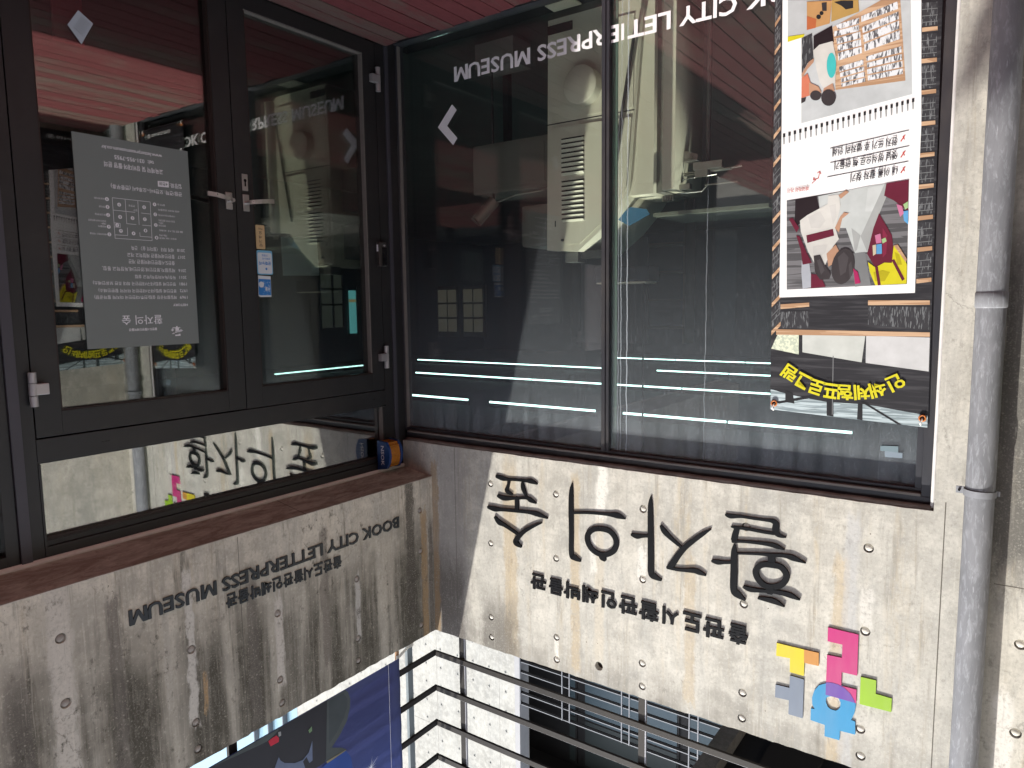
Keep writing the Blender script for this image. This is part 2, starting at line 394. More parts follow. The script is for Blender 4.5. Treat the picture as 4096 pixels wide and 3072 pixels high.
DATA = {'STROKES': [[[(0.5227,2.6304,0.0186),(0.5685,2.6371,0.0277),(0.6085,2.6385,0.017),(0.6679,2.6333,0.015),(0.7392,2.6292,0.0177),(0.7774,2.6279,0.0264),(0.8196,2.6383,0.0081)],
[(0.6179,2.6372,0.0213),(0.6119,2.6766,0.0183),(0.6008,2.7085,0.0257),(0.6403,2.7266,0.0133)],
[(0.7145,2.6434,0.0167),(0.7205,2.679,0.0274),(0.7431,2.7236,0.013)],
[(0.5328,2.7489,0.0174),(0.5799,2.7576,0.0283),(0.6531,2.7478,0.017),(0.7379,2.7325,0.0166),(0.7711,2.74,0.0266),(0.8108,2.754,0.0071)],
[(0.6742,2.7403,0.0271),(0.6731,2.8247,0.0271)],
[(0.4571,2.8308,0.0177),(0.5108,2.8354,0.0287),(0.5652,2.8307,0.0186),(0.6652,2.822,0.0182),(0.7625,2.8158,0.019),(0.8196,2.8174,0.027),(0.8894,2.8302,0.0081)],
[(0.5085,2.8848,0.0138),(0.5401,2.9117,0.0311),(0.5839,2.9245,0.0216),(0.6797,2.9618,0.0182)],
[(0.8487,2.865,0.0058),(0.7872,2.8962,0.0177),(0.7289,2.9337,0.0228),(0.6894,2.9712,0.0266),(0.668,2.9989,0.0317),(0.6657,3.0183,0.0342),(0.7029,3.0352,0.0133)]],
[[(1.0533,2.6001,0.0044),(1.0473,2.6528,0.0249),(1.0457,2.7573,0.0305),(1.047,2.8882,0.0279),(1.0471,3.0123,0.0291),(1.0684,3.0298,0.0324),(1.1071,3.041,0.0133)],
[(1.0574,2.7711,0.0133),(1.1561,2.7552,0.0136),(1.2409,2.7466,0.0159),(1.2852,2.7435,0.019),(1.3398,2.7417,0.0302),(1.384,2.7524,0.0052)],
[(1.2326,2.8322,0.0268),(1.2855,2.8356,0.0276),(1.3213,2.8647,0.0288),(1.3296,2.9037,0.0305),(1.3133,2.9423,0.0306),(1.272,2.9718,0.0267),(1.2243,2.9775,0.027),(1.1789,2.9579,0.0299),(1.1531,2.9186,0.0307),(1.156,2.8766,0.0295),(1.1903,2.8447,0.0269),(1.2326,2.8322,0.0268)],
[(1.2328,2.9785,0.0279),(1.2469,2.9922,0.0375),(1.2626,3.006,0.0182)]],
[[(1.5307,2.6053,0.0039),(1.5276,2.6566,0.0249),(1.5298,2.7779,0.0309),(1.5327,2.9245,0.0327),(1.5347,3.0179,0.0332),(1.5554,3.0362,0.0312),(1.5927,3.0473,0.012)],
[(1.4197,2.8319,0.0143),(1.4524,2.8359,0.0255),(1.4838,2.8288,0.0177),(1.5199,2.8222,0.0151)],
[(1.5869,2.7538,0.0123),(1.6057,2.7795,0.0274),(1.6385,2.8074,0.0219),(1.7005,2.8486,0.0135)],
[(1.8537,2.7274,0.0055),(1.816,2.7564,0.0187),(1.7695,2.7977,0.0236),(1.7223,2.8445,0.0263),(1.6888,2.8892,0.0291),(1.6551,2.9442,0.0317),(1.638,2.9695,0.0285)],
[(1.6255,2.9697,0.0172),(1.6752,2.9715,0.0146),(1.7241,2.9661,0.0168),(1.7721,2.9584,0.0238),(1.8007,2.9618,0.0237),(1.8325,2.9702,0.0066)]],
[[(1.9263,2.6398,0.0113),(1.9511,2.6448,0.0206),(2.0041,2.6379,0.0124),(2.0606,2.6376,0.0122),(2.1245,2.6358,0.0129),(2.1518,2.6357,0.0195),(2.1667,2.6476,0.028),(2.1676,2.6826,0.0299),(2.1847,2.6994,0.019),(2.2145,2.7036,0.005)],
[(1.9558,2.6959,0.0081),(1.9789,2.6964,0.0134),(2.0403,2.6939,0.0141),(2.1049,2.6959,0.0138),(2.1596,2.6951,0.0137)],
[(1.9843,2.6982,0.0241),(1.9762,2.7324,0.0286),(1.9706,2.7616,0.0296)],
[(1.9627,2.769,0.0135),(2.02,2.7598,0.0124),(2.085,2.754,0.0139),(2.1402,2.7517,0.018),(2.1717,2.7546,0.0205),(2.2104,2.7639,0.0042)],
[(1.9745,2.7792,0.0054),(1.9727,2.8197,0.027),(1.9738,2.9113,0.0325),(1.9751,3.0126,0.0319),(1.9975,3.0329,0.0336),(2.0321,3.0525,0.009)],
[(1.8627,2.8878,0.013),(1.8927,2.8887,0.023),(1.92,2.8846,0.0159),(1.9605,2.8759,0.0135)],
[(1.9862,2.8253,0.009),(2.0863,2.8085,0.0109),(2.1499,2.8013,0.0156),(2.2121,2.7931,0.0169),(2.2531,2.7968,0.0242),(2.3066,2.8095,0.0033)],
[(2.152,2.8005,0.0321),(2.1534,2.8514,0.0323)],
[(2.1512,2.8496,0.0259),(2.193,2.8499,0.0265),(2.2185,2.8733,0.0271),(2.2214,2.9036,0.028),(2.1996,2.9372,0.0274),(2.1583,2.9576,0.0269),(2.12,2.9549,0.0271),(2.0893,2.9278,0.0271),(2.0798,2.8936,0.0274),(2.0964,2.8676,0.0254),(2.1217,2.8534,0.0252),(2.1512,2.8496,0.0259)],
[(2.1476,2.9533,0.0346),(2.1485,2.9868,0.0347)],
[(2.0231,2.9857,0.0125),(2.0562,2.992,0.0221),(2.1123,2.9861,0.0153),(2.1673,2.978,0.0172),(2.2173,2.9764,0.0213),(2.2503,2.9803,0.022),(2.2865,2.9912,0.0042)],
[(2.0952,3.0263,0.0097),(2.1346,3.0239,0.0209),(2.177,3.026,0.0233),(2.2179,3.0404,0.0043)]]],
'LOGO': {'yellow': [(2.1872,3.2289),(2.3134,3.2276),(2.3153,3.2919),(2.3148,3.3573),(2.2517,3.3568),(2.2504,3.2884),(2.1869,3.2935)],
'orange': [(2.3134,3.2276),(2.3779,3.2261),(2.3787,3.2894),(2.3153,3.2919)],
'grey': [(2.2528,3.3735),(2.3163,3.3748),(2.3157,3.5688),(2.2512,3.5694),(2.2518,3.4995),(2.1869,3.5039),(2.1875,3.4392),(2.2524,3.4365)],
'magenta': [(2.413,3.0924),(2.5413,3.0938),(2.5425,3.287),(2.4775,3.2893),(2.4789,3.3551),(2.5426,3.3539),(2.5429,3.4183),(2.4136,3.4186),(2.4134,3.2248),(2.4766,3.2214),(2.4769,3.1584),(2.4134,3.1591)],
'green': [(2.5575,3.2883),(2.6207,3.2861),(2.6212,3.349),(2.6853,3.3505),(2.6856,3.4137),(2.5579,3.4176)],
'blue': [(2.413,3.3638),(2.3833,3.3827),(2.3639,3.4144),(2.3548,3.4517),(2.3569,3.4855),(2.3694,3.5044),(2.3514,3.5075),(2.3517,3.5652),(2.4148,3.5682),(2.4156,3.6236),(2.4792,3.6208),(2.4801,3.5739),(2.5446,3.5703),(2.5428,3.5082),(2.5257,3.5056),(2.5375,3.4709),(2.5421,3.4359),(2.5405,3.4187),(2.5297,3.3899),(2.512,3.3677),(2.4821,3.352),(2.4475,3.3487)],
'bluehole': [(2.4155,3.4379),(2.4227,3.4271),(2.435,3.4203),(2.4597,3.4152),(2.4708,3.4212),(2.4787,3.4371),(2.4771,3.4602),(2.4692,3.4741),(2.4595,3.483),(2.4371,3.4831),(2.4243,3.4748),(2.416,3.4548)],
'purple': [(2.4132,3.3586),(2.438,3.352),(2.4659,3.3528),(2.4938,3.3616),(2.5189,3.3816),(2.535,3.4077),(2.5384,3.4184),(2.4136,3.4186)]},'PLUG_A': [(0.4783,2.6823),(0.9437,2.6796),(1.4797,2.6826),(0.4689,3.0567),(0.9412,3.0591),(1.4855,3.0677),(2.0233,3.0775),(0.9424,3.5372),(0.9416,3.676),(1.4864,3.5388),(1.4875,3.6705),(2.0278,3.5354),(2.028,3.6697),(2.5671,3.0744),(2.5641,3.5402),(2.5704,3.6698),(3.1297,2.9821),(3.1345,3.3578),(2.5655,2.6905),(0.4644,3.5335),(0.4646,3.6654),(2.0252,2.6855),(2.2718,0.3346)],
'DRAIN': (1.2214,3.6331),'PLUG_B': [(2.2258,2.9055),(2.2269,3.179),(1.6866,3.1752),(1.6868,3.5344),(1.6839,3.6694),(1.2095,3.1762),(1.2142,3.5362),(1.21,3.6663),(0.6659,3.1696),(0.6714,3.5288),(0.6732,3.663),(0.1324,3.6549),(0.1185,2.8967),(0.1211,3.1622)],
'A_SMALL': [('출',2.0484,1.9537,3.1866,3.2884),('판',1.9303,1.8228,3.1892,3.2919),('도',1.8123,1.7145,3.1859,3.2854),('시',1.6899,1.6013,3.1866,3.2817),('활',1.5797,1.4665,3.1855,3.288),('판',1.4563,1.3471,3.183,3.2848),('인',1.333,1.2373,3.1835,3.2804),('쇄',1.2184,1.1171,3.1807,3.2773),('박',1.1005,0.995,3.1819,3.28),('물',0.988,0.8951,3.1829,3.2777),('관',0.8743,0.7668,3.1802,3.2766)],
'PTS': {'eng0b': (0.3152,2.8886),'eng0t': (0.3137,2.957),'eng1b': (1.9585,2.8879),'eng1t': (1.9581,2.9576),'kor0b': (0.775,2.9955),'kor0t': (0.7823,3.0677),'kor1b': (1.4977,2.9764),'kor1t': (1.5024,3.0514),'win0b_M': (0.1973,0.1749),'win0t_M': (0.1932,0.2598),'winM_right': (0.2979,0.2569),'w_M2l': (0.6346,0.1896),'w_M2r': (0.7399,0.1768),'w_Sl': (0.7939,0.1818),'w_LEl': (1.5786,0.181),'w_Ll': (1.5767,0.2674),'w_Lb': (1.5786,0.181),'w_Yl': (1.6229,0.264),'w_Cr': (1.891,0.2125),'w_Kl': (1.938,0.2645),'w_Kr': (2.0374,0.2374),'arrow0': (0.175,0.3928),'arrow1': (0.2104,0.4303),'arrow2': (0.133,0.5123),'arrow3': (0.2114,0.5953),'arrow4': (0.1775,0.633),'arrow5': (0.0583,0.5103),'glTL': (-0.2609,2.4206),'glBL': (-0.2857,-0.0288),'glTRx': (2.7324,2.4166),'glR1500': (2.7275,1.9191),'glBR': (2.7237,1.4791),'mulL1500': (1.2067,1.9901),'mulR1500': (1.2495,1.9881),'mulL300': (1.2129,0.4171),'mulR300': (1.2595,0.4258),'glTop2500': (1.348,2.4629),'ban_bTL': (2.116,2.1015),'ban_bTR': (2.767,2.1385),'ban_bL0': (2.076,0.2626),'ban_bR0': (2.7265,0.4192),'ban_bL800': (2.0961,1.1392),'ban_bR1100': (2.7493,1.5014),'banw_wTL': (2.1452,1.5842),'banw_wTR': (2.6945,1.5739),'banw_w0l': (2.1142,0.2718),'banw_w0r': (2.6668,0.4048),'info_TL': (1.9118,1.7737),'info_TR': (1.3854,1.7742),'info_BL': (1.9096,0.8437),'info_BR': (1.3853,0.8421),'pull0': (1.0373,1.1633),'pull1': (0.9813,1.2892),'bl0': (1.0391,1.2975),'bl1': (0.9372,1.4301),'q0': (1.038,1.4339),'q1': (0.9553,1.5502),'pap0': (0.8375,1.1985),'pap1': (0.5257,1.4229),'paperT0': (1.8903,0.3441),'paperT1': (1.8191,0.4601),'hgB0': (0.145,0.1508),'hgB1': (0.088,0.2928),'hgT0': (0.1895,1.8458),'hgT1': (0.0923,2.0043),'hgL0': (2.178,1.8406),'hgL1': (2.0948,1.9972),'lock0': (0.2034,1.2052),'lock1': (0.1248,1.3716),'hL0': (1.2132,1.0229),'hL1': (1.1769,1.0985),'hLtip': (1.3222,1.0367),'hR0': (1.1177,1.0295),'hR1': (1.0777,1.1015),'hRtip': (0.9011,1.0449),'key0': (1.1141,0.9222),'key1': (1.0832,0.9939),'siren0': (-0.4401,2.5311),'siren1': (-0.2714,2.6919),'sirenB0': (0.2338,2.4755),'sirenB1': (0.0729,2.6686),'side_n0': (2.246,1.6572),'side_n1': (2.2139,1.6582),'side_n2': (2.1897,1.8991),'side_post2': (2.1936,2.0681),'side_g0': (2.2486,1.8571)},'BANNER': [([(-2.1093,1.821),(-2.1441,1.7475),(-2.235,1.7547),(-2.2377,1.8447)],
'leafpane',1),([(-2.251,1.7553),(-2.3276,1.7558),(-2.5121,1.7563),(-2.5018,1.8714),(-2.2535,1.8341)],
'leafpane2',1),([(-2.5157,1.7547),(-2.7564,1.7587),(-2.7588,1.9005),(-2.518,1.8732)],
'white2',1),([(-2.1336,1.7305),(-2.7555,1.7373),(-2.7563,1.7556),(-2.1343,1.7561)],
'wood',1),([(-2.5182,1.6291),(-2.7507,1.631),(-2.7537,1.7267),(-2.5211,1.7068)],
'type_dark',1),([(-2.5171,1.6022),(-2.7495,1.6053),(-2.7504,1.6234),(-2.5179,1.6228)],
'wood',1),([(-2.1429,1.6159),(-2.2759,1.609),(-2.2765,1.6271),(-2.1435,1.6379)],
'wood',1),([(-2.1439,1.6498),(-2.2771,1.647),(-2.2795,1.7249),(-2.146,1.7261)],
'type_dark',1),([(-2.111,2.0116),(-2.2001,2.0322),(-2.3609,2.0556),(-2.5345,2.0559),(-2.6498,2.0716),(-2.7637,2.0864),(-2.766,2.137),(-2.6382,2.1324),(-2.3864,2.1207),(-2.1135,2.1076)],
'sky_strip',1),([(-2.1831,2.016),(-2.2162,2.0226),(-2.2259,2.0734),(-2.1846,2.0677)],
'black',2),([(-2.3611,1.947),(-2.3896,1.9456),(-2.3956,2.12),(-2.3669,2.1181)],
'black',2),([(-2.4939,2.0546),(-2.5124,2.0533),(-2.5151,2.1267),(-2.4928,2.1245)],
'black',2),([(-2.5047,2.0457),(-2.5194,2.0447),(-2.6698,2.1337),(-2.6523,2.1328)],
'black',2),([(-2.1429,2.0705),(-2.1557,2.0784),(-2.3599,2.0263),(-2.3556,2.0141)],
'black',2),([(-2.3832,1.8469),(-2.387,1.8468),(-2.3923,2.1119),(-2.3884,2.1122)],
'grey',2),([(-2.669,0.4161),(-2.7236,0.4236),(-2.7277,0.5124),(-2.673,0.5058)],
'type_dark',1),([(-2.6701,0.4403),(-2.7247,0.4475),(-2.7249,0.4503),(-2.6702,0.4431)],
'grey',2),([(-2.6712,0.4659),(-2.7259,0.4729),(-2.726,0.4757),(-2.6713,0.4688)],
'grey',2),([(-2.6723,0.4901),(-2.727,0.4968),(-2.7271,0.4997),(-2.6724,0.493)],
'grey',2),([(-2.6732,0.5116),(-2.728,0.518),(-2.7287,0.5336),(-2.674,0.5287)],
'wood',1),([(-2.6718,0.5374),(-2.7264,0.5436),(-2.7305,0.633),(-2.6758,0.6278)],
'type_dark',1),([(-2.6729,0.5618),(-2.7275,0.5677),(-2.7276,0.5705),(-2.673,0.5646)],
'grey',2),([(-2.6741,0.5876),(-2.7287,0.5932),(-2.7288,0.5961),(-2.6742,0.5905)],
'grey',2),([(-2.6751,0.612),(-2.7298,0.6174),(-2.7299,0.6202),(-2.6753,0.6149)],
'grey',2),([(-2.6761,0.6336),(-2.7308,0.6387),(-2.7315,0.6544),(-2.6768,0.6509)],
'wood',1),([(-2.6747,0.6597),(-2.7292,0.6646),(-2.7333,0.7547),(-2.6787,0.7508)],
'type_dark',1),([(-2.6758,0.6843),(-2.7303,0.6888),(-2.7305,0.6917),(-2.6759,0.6871)],
'grey',2),([(-2.6769,0.7103),(-2.7315,0.7146),(-2.7316,0.7174),(-2.677,0.7132)],
'grey',2),([(-2.678,0.7349),(-2.7326,0.7389),(-2.7327,0.7418),(-2.6781,0.7378)],
'grey',2),([(-2.679,0.7566),(-2.7336,0.7604),(-2.7343,0.7762),(-2.6797,0.774)],
'wood',1),([(-2.6776,0.783),(-2.7321,0.7865),(-2.7362,0.8773),(-2.6816,0.8748)],
'type_dark',1),([(-2.6787,0.8077),(-2.7332,0.811),(-2.7333,0.8139),(-2.6788,0.8106)],
'grey',2),([(-2.6798,0.8339),(-2.7343,0.8369),(-2.7345,0.8398),(-2.6799,0.8369)],
'grey',2),([(-2.6809,0.8587),(-2.7355,0.8614),(-2.7356,0.8643),(-2.681,0.8616)],
'grey',2),([(-2.6819,0.8806),(-2.7364,0.8831),(-2.7372,0.899),(-2.6826,0.8982)],
'wood',1),([(-2.6805,0.9073),(-2.7349,0.9095),(-2.739,1.001),(-2.6845,0.9998)],
'type_dark',1),([(-2.6816,0.9322),(-2.736,0.9341),(-2.7361,0.937),(-2.6817,0.9351)],
'grey',2),([(-2.6827,0.9586),(-2.7372,0.9603),(-2.7373,0.9632),(-2.6829,0.9616)],
'grey',2),([(-2.6838,0.9836),(-2.7383,0.985),(-2.7385,0.9879),(-2.6839,0.9865)],
'grey',2),([(-2.6848,1.0057),(-2.7393,1.0068),(-2.74,1.0228),(-2.6856,1.0234)],
'wood',1),([(-2.6834,1.0326),(-2.7378,1.0334),(-2.7419,1.1257),(-2.6875,1.1258)],
'type_dark',1),([(-2.6845,1.0577),(-2.7389,1.0583),(-2.739,1.0612),(-2.6846,1.0607)],
'grey',2),([(-2.6857,1.0843),(-2.7401,1.0846),(-2.7402,1.0875),(-2.6858,1.0873)],
'grey',2),([(-2.6868,1.1095),(-2.7412,1.1095),(-2.7413,1.1124),(-2.6869,1.1125)],
'grey',2),([(-2.6877,1.1318),(-2.7422,1.1315),(-2.7429,1.1477),(-2.6885,1.1496)],
'wood',1),([(-2.6864,1.159),(-2.7407,1.1584),(-2.7449,1.2514),(-2.6905,1.2529)],
'type_dark',1),([(-2.6875,1.1843),(-2.7418,1.1835),(-2.7419,1.1864),(-2.6876,1.1872)],
'grey',2),([(-2.6886,1.2111),(-2.743,1.21),(-2.7431,1.2129),(-2.6888,1.2141)],
'grey',2),([(-2.6897,1.2365),(-2.7441,1.2351),(-2.7443,1.238),(-2.6899,1.2394)],
'grey',2),([(-2.6907,1.2589),(-2.7451,1.2573),(-2.7459,1.2736),(-2.6915,1.2768)],
'wood',1),([(-2.6893,1.2864),(-2.7436,1.2845),(-2.7478,1.3781),(-2.6935,1.381)],
'type_dark',1),([(-2.6904,1.3119),(-2.7447,1.3097),(-2.7449,1.3126),(-2.6906,1.3149)],
'grey',2),([(-2.6916,1.3389),(-2.7459,1.3364),(-2.7461,1.3394),(-2.6918,1.3419)],
'grey',2),([(-2.6927,1.3645),(-2.7471,1.3617),(-2.7472,1.3647),(-2.6929,1.3675)],
'grey',2),([(-2.6937,1.3871),(-2.7481,1.3841),(-2.7488,1.4005),(-2.6945,1.4051)],
'wood',1),([(-2.6923,1.4148),(-2.7465,1.4115),(-2.7508,1.5059),(-2.6965,1.5102)],
'type_dark',1),([(-2.6935,1.4405),(-2.7477,1.4369),(-2.7478,1.4399),(-2.6936,1.4435)],
'grey',2),([(-2.6946,1.4678),(-2.7489,1.4639),(-2.749,1.4669),(-2.6948,1.4708)],
'grey',2),([(-2.6958,1.4935),(-2.75,1.4894),(-2.7502,1.4924),(-2.6959,1.4966)],
'grey',2),([(-2.6967,1.5163),(-2.751,1.5119),(-2.7518,1.5285),(-2.6975,1.5345)],
'wood',1),([(-2.0794,0.2754),(-2.1121,0.2429),(-2.1145,0.3289),(-2.0816,0.359)],
'type_dark',1),([(-2.08,0.299),(-2.1128,0.2679),(-2.1128,0.271),(-2.0801,0.3022)],
'grey',2),([(-2.0807,0.3243),(-2.1135,0.2929),(-2.1135,0.296),(-2.0808,0.3274)],
'grey',2),([(-2.0817,0.3637),(-2.1146,0.3321),(-2.115,0.3493),(-2.0822,0.3827)],
'wood',1),([(-2.0818,0.3952),(-2.1154,0.3619),(-2.1178,0.4485),(-2.0841,0.4794)],
'type_dark',1),([(-2.0824,0.419),(-2.1161,0.387),(-2.1162,0.3902),(-2.0825,0.4222)],
'grey',2),([(-2.0831,0.4444),(-2.1168,0.4122),(-2.1169,0.4154),(-2.0832,0.4476)],
'grey',2),([(-2.0842,0.4841),(-2.1179,0.4517),(-2.1184,0.4691),(-2.0847,0.5032)],
'wood',1),([(-2.0843,0.5158),(-2.1187,0.4817),(-2.1212,0.5689),(-2.0866,0.6006)],
'type_dark',1),([(-2.0849,0.5398),(-2.1194,0.507),(-2.1195,0.5102),(-2.085,0.543)],
'grey',2),([(-2.0856,0.5654),(-2.1201,0.5324),(-2.1202,0.5356),(-2.0857,0.5686)],
'grey',2),([(-2.0867,0.6054),(-2.1212,0.5721),(-2.1217,0.5896),(-2.0872,0.6247)],
'wood',1),([(-2.0868,0.6374),(-2.1221,0.6024),(-2.1245,0.6902),(-2.0891,0.7227)],
'type_dark',1),([(-2.0874,0.6615),(-2.1228,0.6279),(-2.1229,0.6311),(-2.0875,0.6647)],
'grey',2),([(-2.0881,0.6873),(-2.1235,0.6534),(-2.1236,0.6566),(-2.0882,0.6905)],
'grey',2),([(-2.0892,0.7276),(-2.1246,0.6934),(-2.1251,0.711),(-2.0897,0.747)],
'wood',1),([(-2.0893,0.7598),(-2.1255,0.7239),(-2.1279,0.8123),(-2.0916,0.8458)],
'type_dark',1),([(-2.0899,0.7841),(-2.1262,0.7496),(-2.1263,0.7528),(-2.09,0.7873)],
'grey',2),([(-2.0906,0.81),(-2.1269,0.7753),(-2.127,0.7785),(-2.0907,0.8133)],
'grey',2),([(-2.0917,0.8507),(-2.128,0.8156),(-2.1285,0.8333),(-2.0922,0.8702)],
'wood',1),([(-2.0918,0.8831),(-2.1289,0.8462),(-2.1314,0.9353),(-2.0941,0.9698)],
'type_dark',1),([(-2.0924,0.9076),(-2.1296,0.8721),(-2.1297,0.8754),(-2.0925,0.9109)],
'grey',2),([(-2.0931,0.9337),(-2.1303,0.898),(-2.1304,0.9013),(-2.0932,0.937)],
'grey',2),([(-2.0942,0.9747),(-2.1315,0.9386),(-2.132,0.9565),(-2.0948,0.9943)],
'wood',1),([(-2.0943,1.0074),(-2.1323,0.9695),(-2.1348,1.0592),(-2.0967,1.0946)],
'type_dark',1),([(-2.095,1.032),(-2.1331,0.9955),(-2.1331,0.9988),(-2.0951,1.0353)],
'grey',2),([(-2.0957,1.0584),(-2.1338,1.0216),(-2.1339,1.0249),(-2.0958,1.0617)],
'grey',2),([(-2.0968,1.0996),(-2.1349,1.0625),(-2.1354,1.0805),(-2.0973,1.1194)],
'wood',1),([(-2.0969,1.1326),(-2.1358,1.0936),(-2.1383,1.184),(-2.0992,1.2205)],
'type_dark',1),([(-2.0976,1.1574),(-2.1365,1.1199),(-2.1366,1.1231),(-2.0976,1.1607)],
'grey',2),([(-2.0983,1.1839),(-2.1373,1.1461),(-2.1373,1.1494),(-2.0984,1.1872)],
'grey',2),([(-2.0994,1.2255),(-2.1384,1.1873),(-2.1389,1.2054),(-2.0999,1.2454)],
'wood',1),([(-2.0995,1.2587),(-2.1393,1.2186),(-2.1418,1.3097),(-2.1018,1.3472)],
'type_dark',1),([(-2.1001,1.2837),(-2.14,1.2451),(-2.1401,1.2484),(-2.1002,1.287)],
'grey',2),([(-2.1009,1.3104),(-2.1407,1.2715),(-2.1408,1.2748),(-2.1009,1.3138)],
'grey',2),([(-2.102,1.3523),(-2.1419,1.313),(-2.1424,1.3312),(-2.1025,1.3724)],
'wood',1),([(-2.1021,1.3858),(-2.1428,1.3445),(-2.1453,1.4362),(-2.1045,1.475)],
'type_dark',1),([(-2.1027,1.411),(-2.1435,1.3712),(-2.1436,1.3745),(-2.1028,1.4143)],
'grey',2),([(-2.1035,1.4379),(-2.1443,1.3978),(-2.1444,1.4012),(-2.1036,1.4412)],
'grey',2),([(-2.1046,1.48),(-2.1454,1.4396),(-2.1459,1.458),(-2.1051,1.5003)],
'wood',1),([(-2.1047,1.5138),(-2.1463,1.4714),(-2.1489,1.5637),(-2.1071,1.6037)],
'type_dark',1),([(-2.1054,1.5392),(-2.1471,1.4982),(-2.1472,1.5015),(-2.1055,1.5426)],
'grey',2),([(-2.1061,1.5663),(-2.1478,1.525),(-2.1479,1.5284),(-2.1062,1.5697)],
'grey',2),([(-2.1072,1.6088),(-2.149,1.5671),(-2.1495,1.5856),(-2.1078,1.6292)],
'wood',1),([(-2.1073,1.6428),(-2.1499,1.5991),(-2.1525,1.6921),(-2.1097,1.7333)],
'type_dark',1),([(-2.108,1.6684),(-2.1506,1.6261),(-2.1507,1.6295),(-2.1081,1.6718)],
'grey',2),([(-2.1087,1.6957),(-2.1514,1.6532),(-2.1515,1.6566),(-2.1088,1.6991)],
'grey',2),([(-2.1099,1.7385),(-2.1526,1.6955),(-2.1531,1.7142),(-2.1104,1.759)],
'wood',1),([(-2.1445,1.5839),(-2.694,1.5733),(-2.688,1.0809),(-2.6877,0.8938),(-2.6661,0.4042),(-2.1216,0.2731),(-2.1331,0.8243)],
'paper',2),([(-2.1648,1.1473),(-2.6518,1.1075),(-2.6633,1.5362),(-2.1763,1.5486)],
'plank',3),([(-2.2024,1.1467),(-2.2921,1.1389),(-2.3097,1.2083),(-2.2409,1.2431),(-2.2021,1.2728)],
'darkmaroon',4),([(-2.2998,1.1421),(-2.4986,1.1179),(-2.5674,1.1143),(-2.5092,1.3952),(-2.4587,1.4004),(-2.4178,1.2878),(-2.373,1.2847),(-2.3099,1.2163)],
'tray',4),([(-2.5632,1.1139),(-2.5908,1.1122),(-2.5268,1.2955),(-2.5056,1.395),(-2.4778,1.3271)],
'greylight',5),([(-2.2251,1.2419),(-2.2559,1.22),(-2.3392,1.179),(-2.3418,1.1437),(-2.383,1.1421),(-2.3936,1.1917),(-2.3745,1.2848),(-2.3912,1.3335),(-2.3682,1.364),(-2.3333,1.4587),(-2.3104,1.466),(-2.2649,1.3826),(-2.2305,1.2911)],
'shirt',6),([(-2.2385,1.4223),(-2.2702,1.4277),(-2.2894,1.5388),(-2.2462,1.546),(-2.2384,1.4716)],
'shirtshade',6),([(-2.408,1.2203),(-2.4281,1.2259),(-2.4015,1.2473),(-2.3902,1.3057),(-2.373,1.2847),(-2.3923,1.2387)],
'skin',7),([(-2.3831,1.1452),(-2.4121,1.1269),(-2.4249,1.136),(-2.3926,1.1618)],
'skin',7),([(-2.2547,1.3089),(-2.3656,1.2882),(-2.3711,1.3179),(-2.2597,1.3433)],
'maroon',7),([(-2.1769,1.2317),(-2.1928,1.2272),(-2.2229,1.2742),(-2.2123,1.2939)],
'maroon',7),([(-2.2111,1.3061),(-2.2272,1.3112),(-2.257,1.3822),(-2.2821,1.4323),(-2.2429,1.4389),(-2.233,1.3728)],
'maroon',7),([(-2.3426,1.3947),(-2.3792,1.3566),(-2.3954,1.3893),(-2.393,1.4291),(-2.3522,1.4514)],
'skin',7),([(-2.2797,1.4812),(-2.3188,1.4866),(-2.3437,1.5401),(-2.2817,1.5451)],
'maroon',7),([(-2.4579,1.4638),(-2.4511,1.4895),(-2.4397,1.5108),(-2.4249,1.5252),(-2.4086,1.5309),(-2.3926,1.527),(-2.3789,1.5141),(-2.3693,1.4935),(-2.365,1.4679),(-2.3664,1.4405),(-2.3734,1.4145),(-2.3852,1.3932),(-2.4001,1.3792),(-2.4165,1.374),(-2.4322,1.3783),(-2.4456,1.3913),(-2.4549,1.4116),(-2.4592,1.4367)],
'hair',8),([(-2.2889,1.4017),(-2.3159,1.3974),(-2.3366,1.4427),(-2.3647,1.4841),(-2.3578,1.5064),(-2.3195,1.5085),(-2.2967,1.4736)],
'hair',8),([(-2.444,1.3997),(-2.4984,1.3946),(-2.5254,1.5365),(-2.4639,1.5429)],
'greymid',5),([(-2.4536,1.4633),(-2.4726,1.4798),(-2.4853,1.5276),(-2.4635,1.531)],
'maroonlight',9),([(-2.5457,1.2354),(-2.5984,1.3309),(-2.6081,1.4002),(-2.6029,1.4421),(-2.5554,1.4828),(-2.5328,1.4508),(-2.5059,1.4028),(-2.5268,1.2955)],
'maroon',6),([(-2.5109,1.4382),(-2.5404,1.4628),(-2.575,1.4432),(-2.6031,1.446),(-2.607,1.3734),(-2.6354,1.394),(-2.6598,1.456),(-2.6618,1.5339),(-2.5434,1.5385),(-2.5197,1.4815)],
'yellow',7),([(-2.5389,1.4588),(-2.5502,1.4593),(-2.5647,1.5375),(-2.5534,1.5388)],
'maroon',8),([(-2.6012,1.4344),(-2.6115,1.431),(-2.6542,1.5153),(-2.6449,1.5227)],
'maroon',8),([(-2.5687,1.1137),(-2.6518,1.1075),(-2.6546,1.2368),(-2.6278,1.212),(-2.5994,1.1869),(-2.5624,1.1645)],
'maroon',6),([(-2.6356,1.2352),(-2.6551,1.2331),(-2.6568,1.2895),(-2.6412,1.2733)],
'lblue',8),([(-2.6357,1.2067),(-2.6528,1.1955),(-2.6539,1.2218),(-2.6434,1.2284)],
'lgreen',8),([(-2.6103,1.2029),(-2.6312,1.2123),(-2.6393,1.243),(-2.6262,1.2571)],
'pink',8),([(-2.5409,1.3658),(-2.5613,1.3639),(-2.5637,1.4057),(-2.5425,1.4062)],
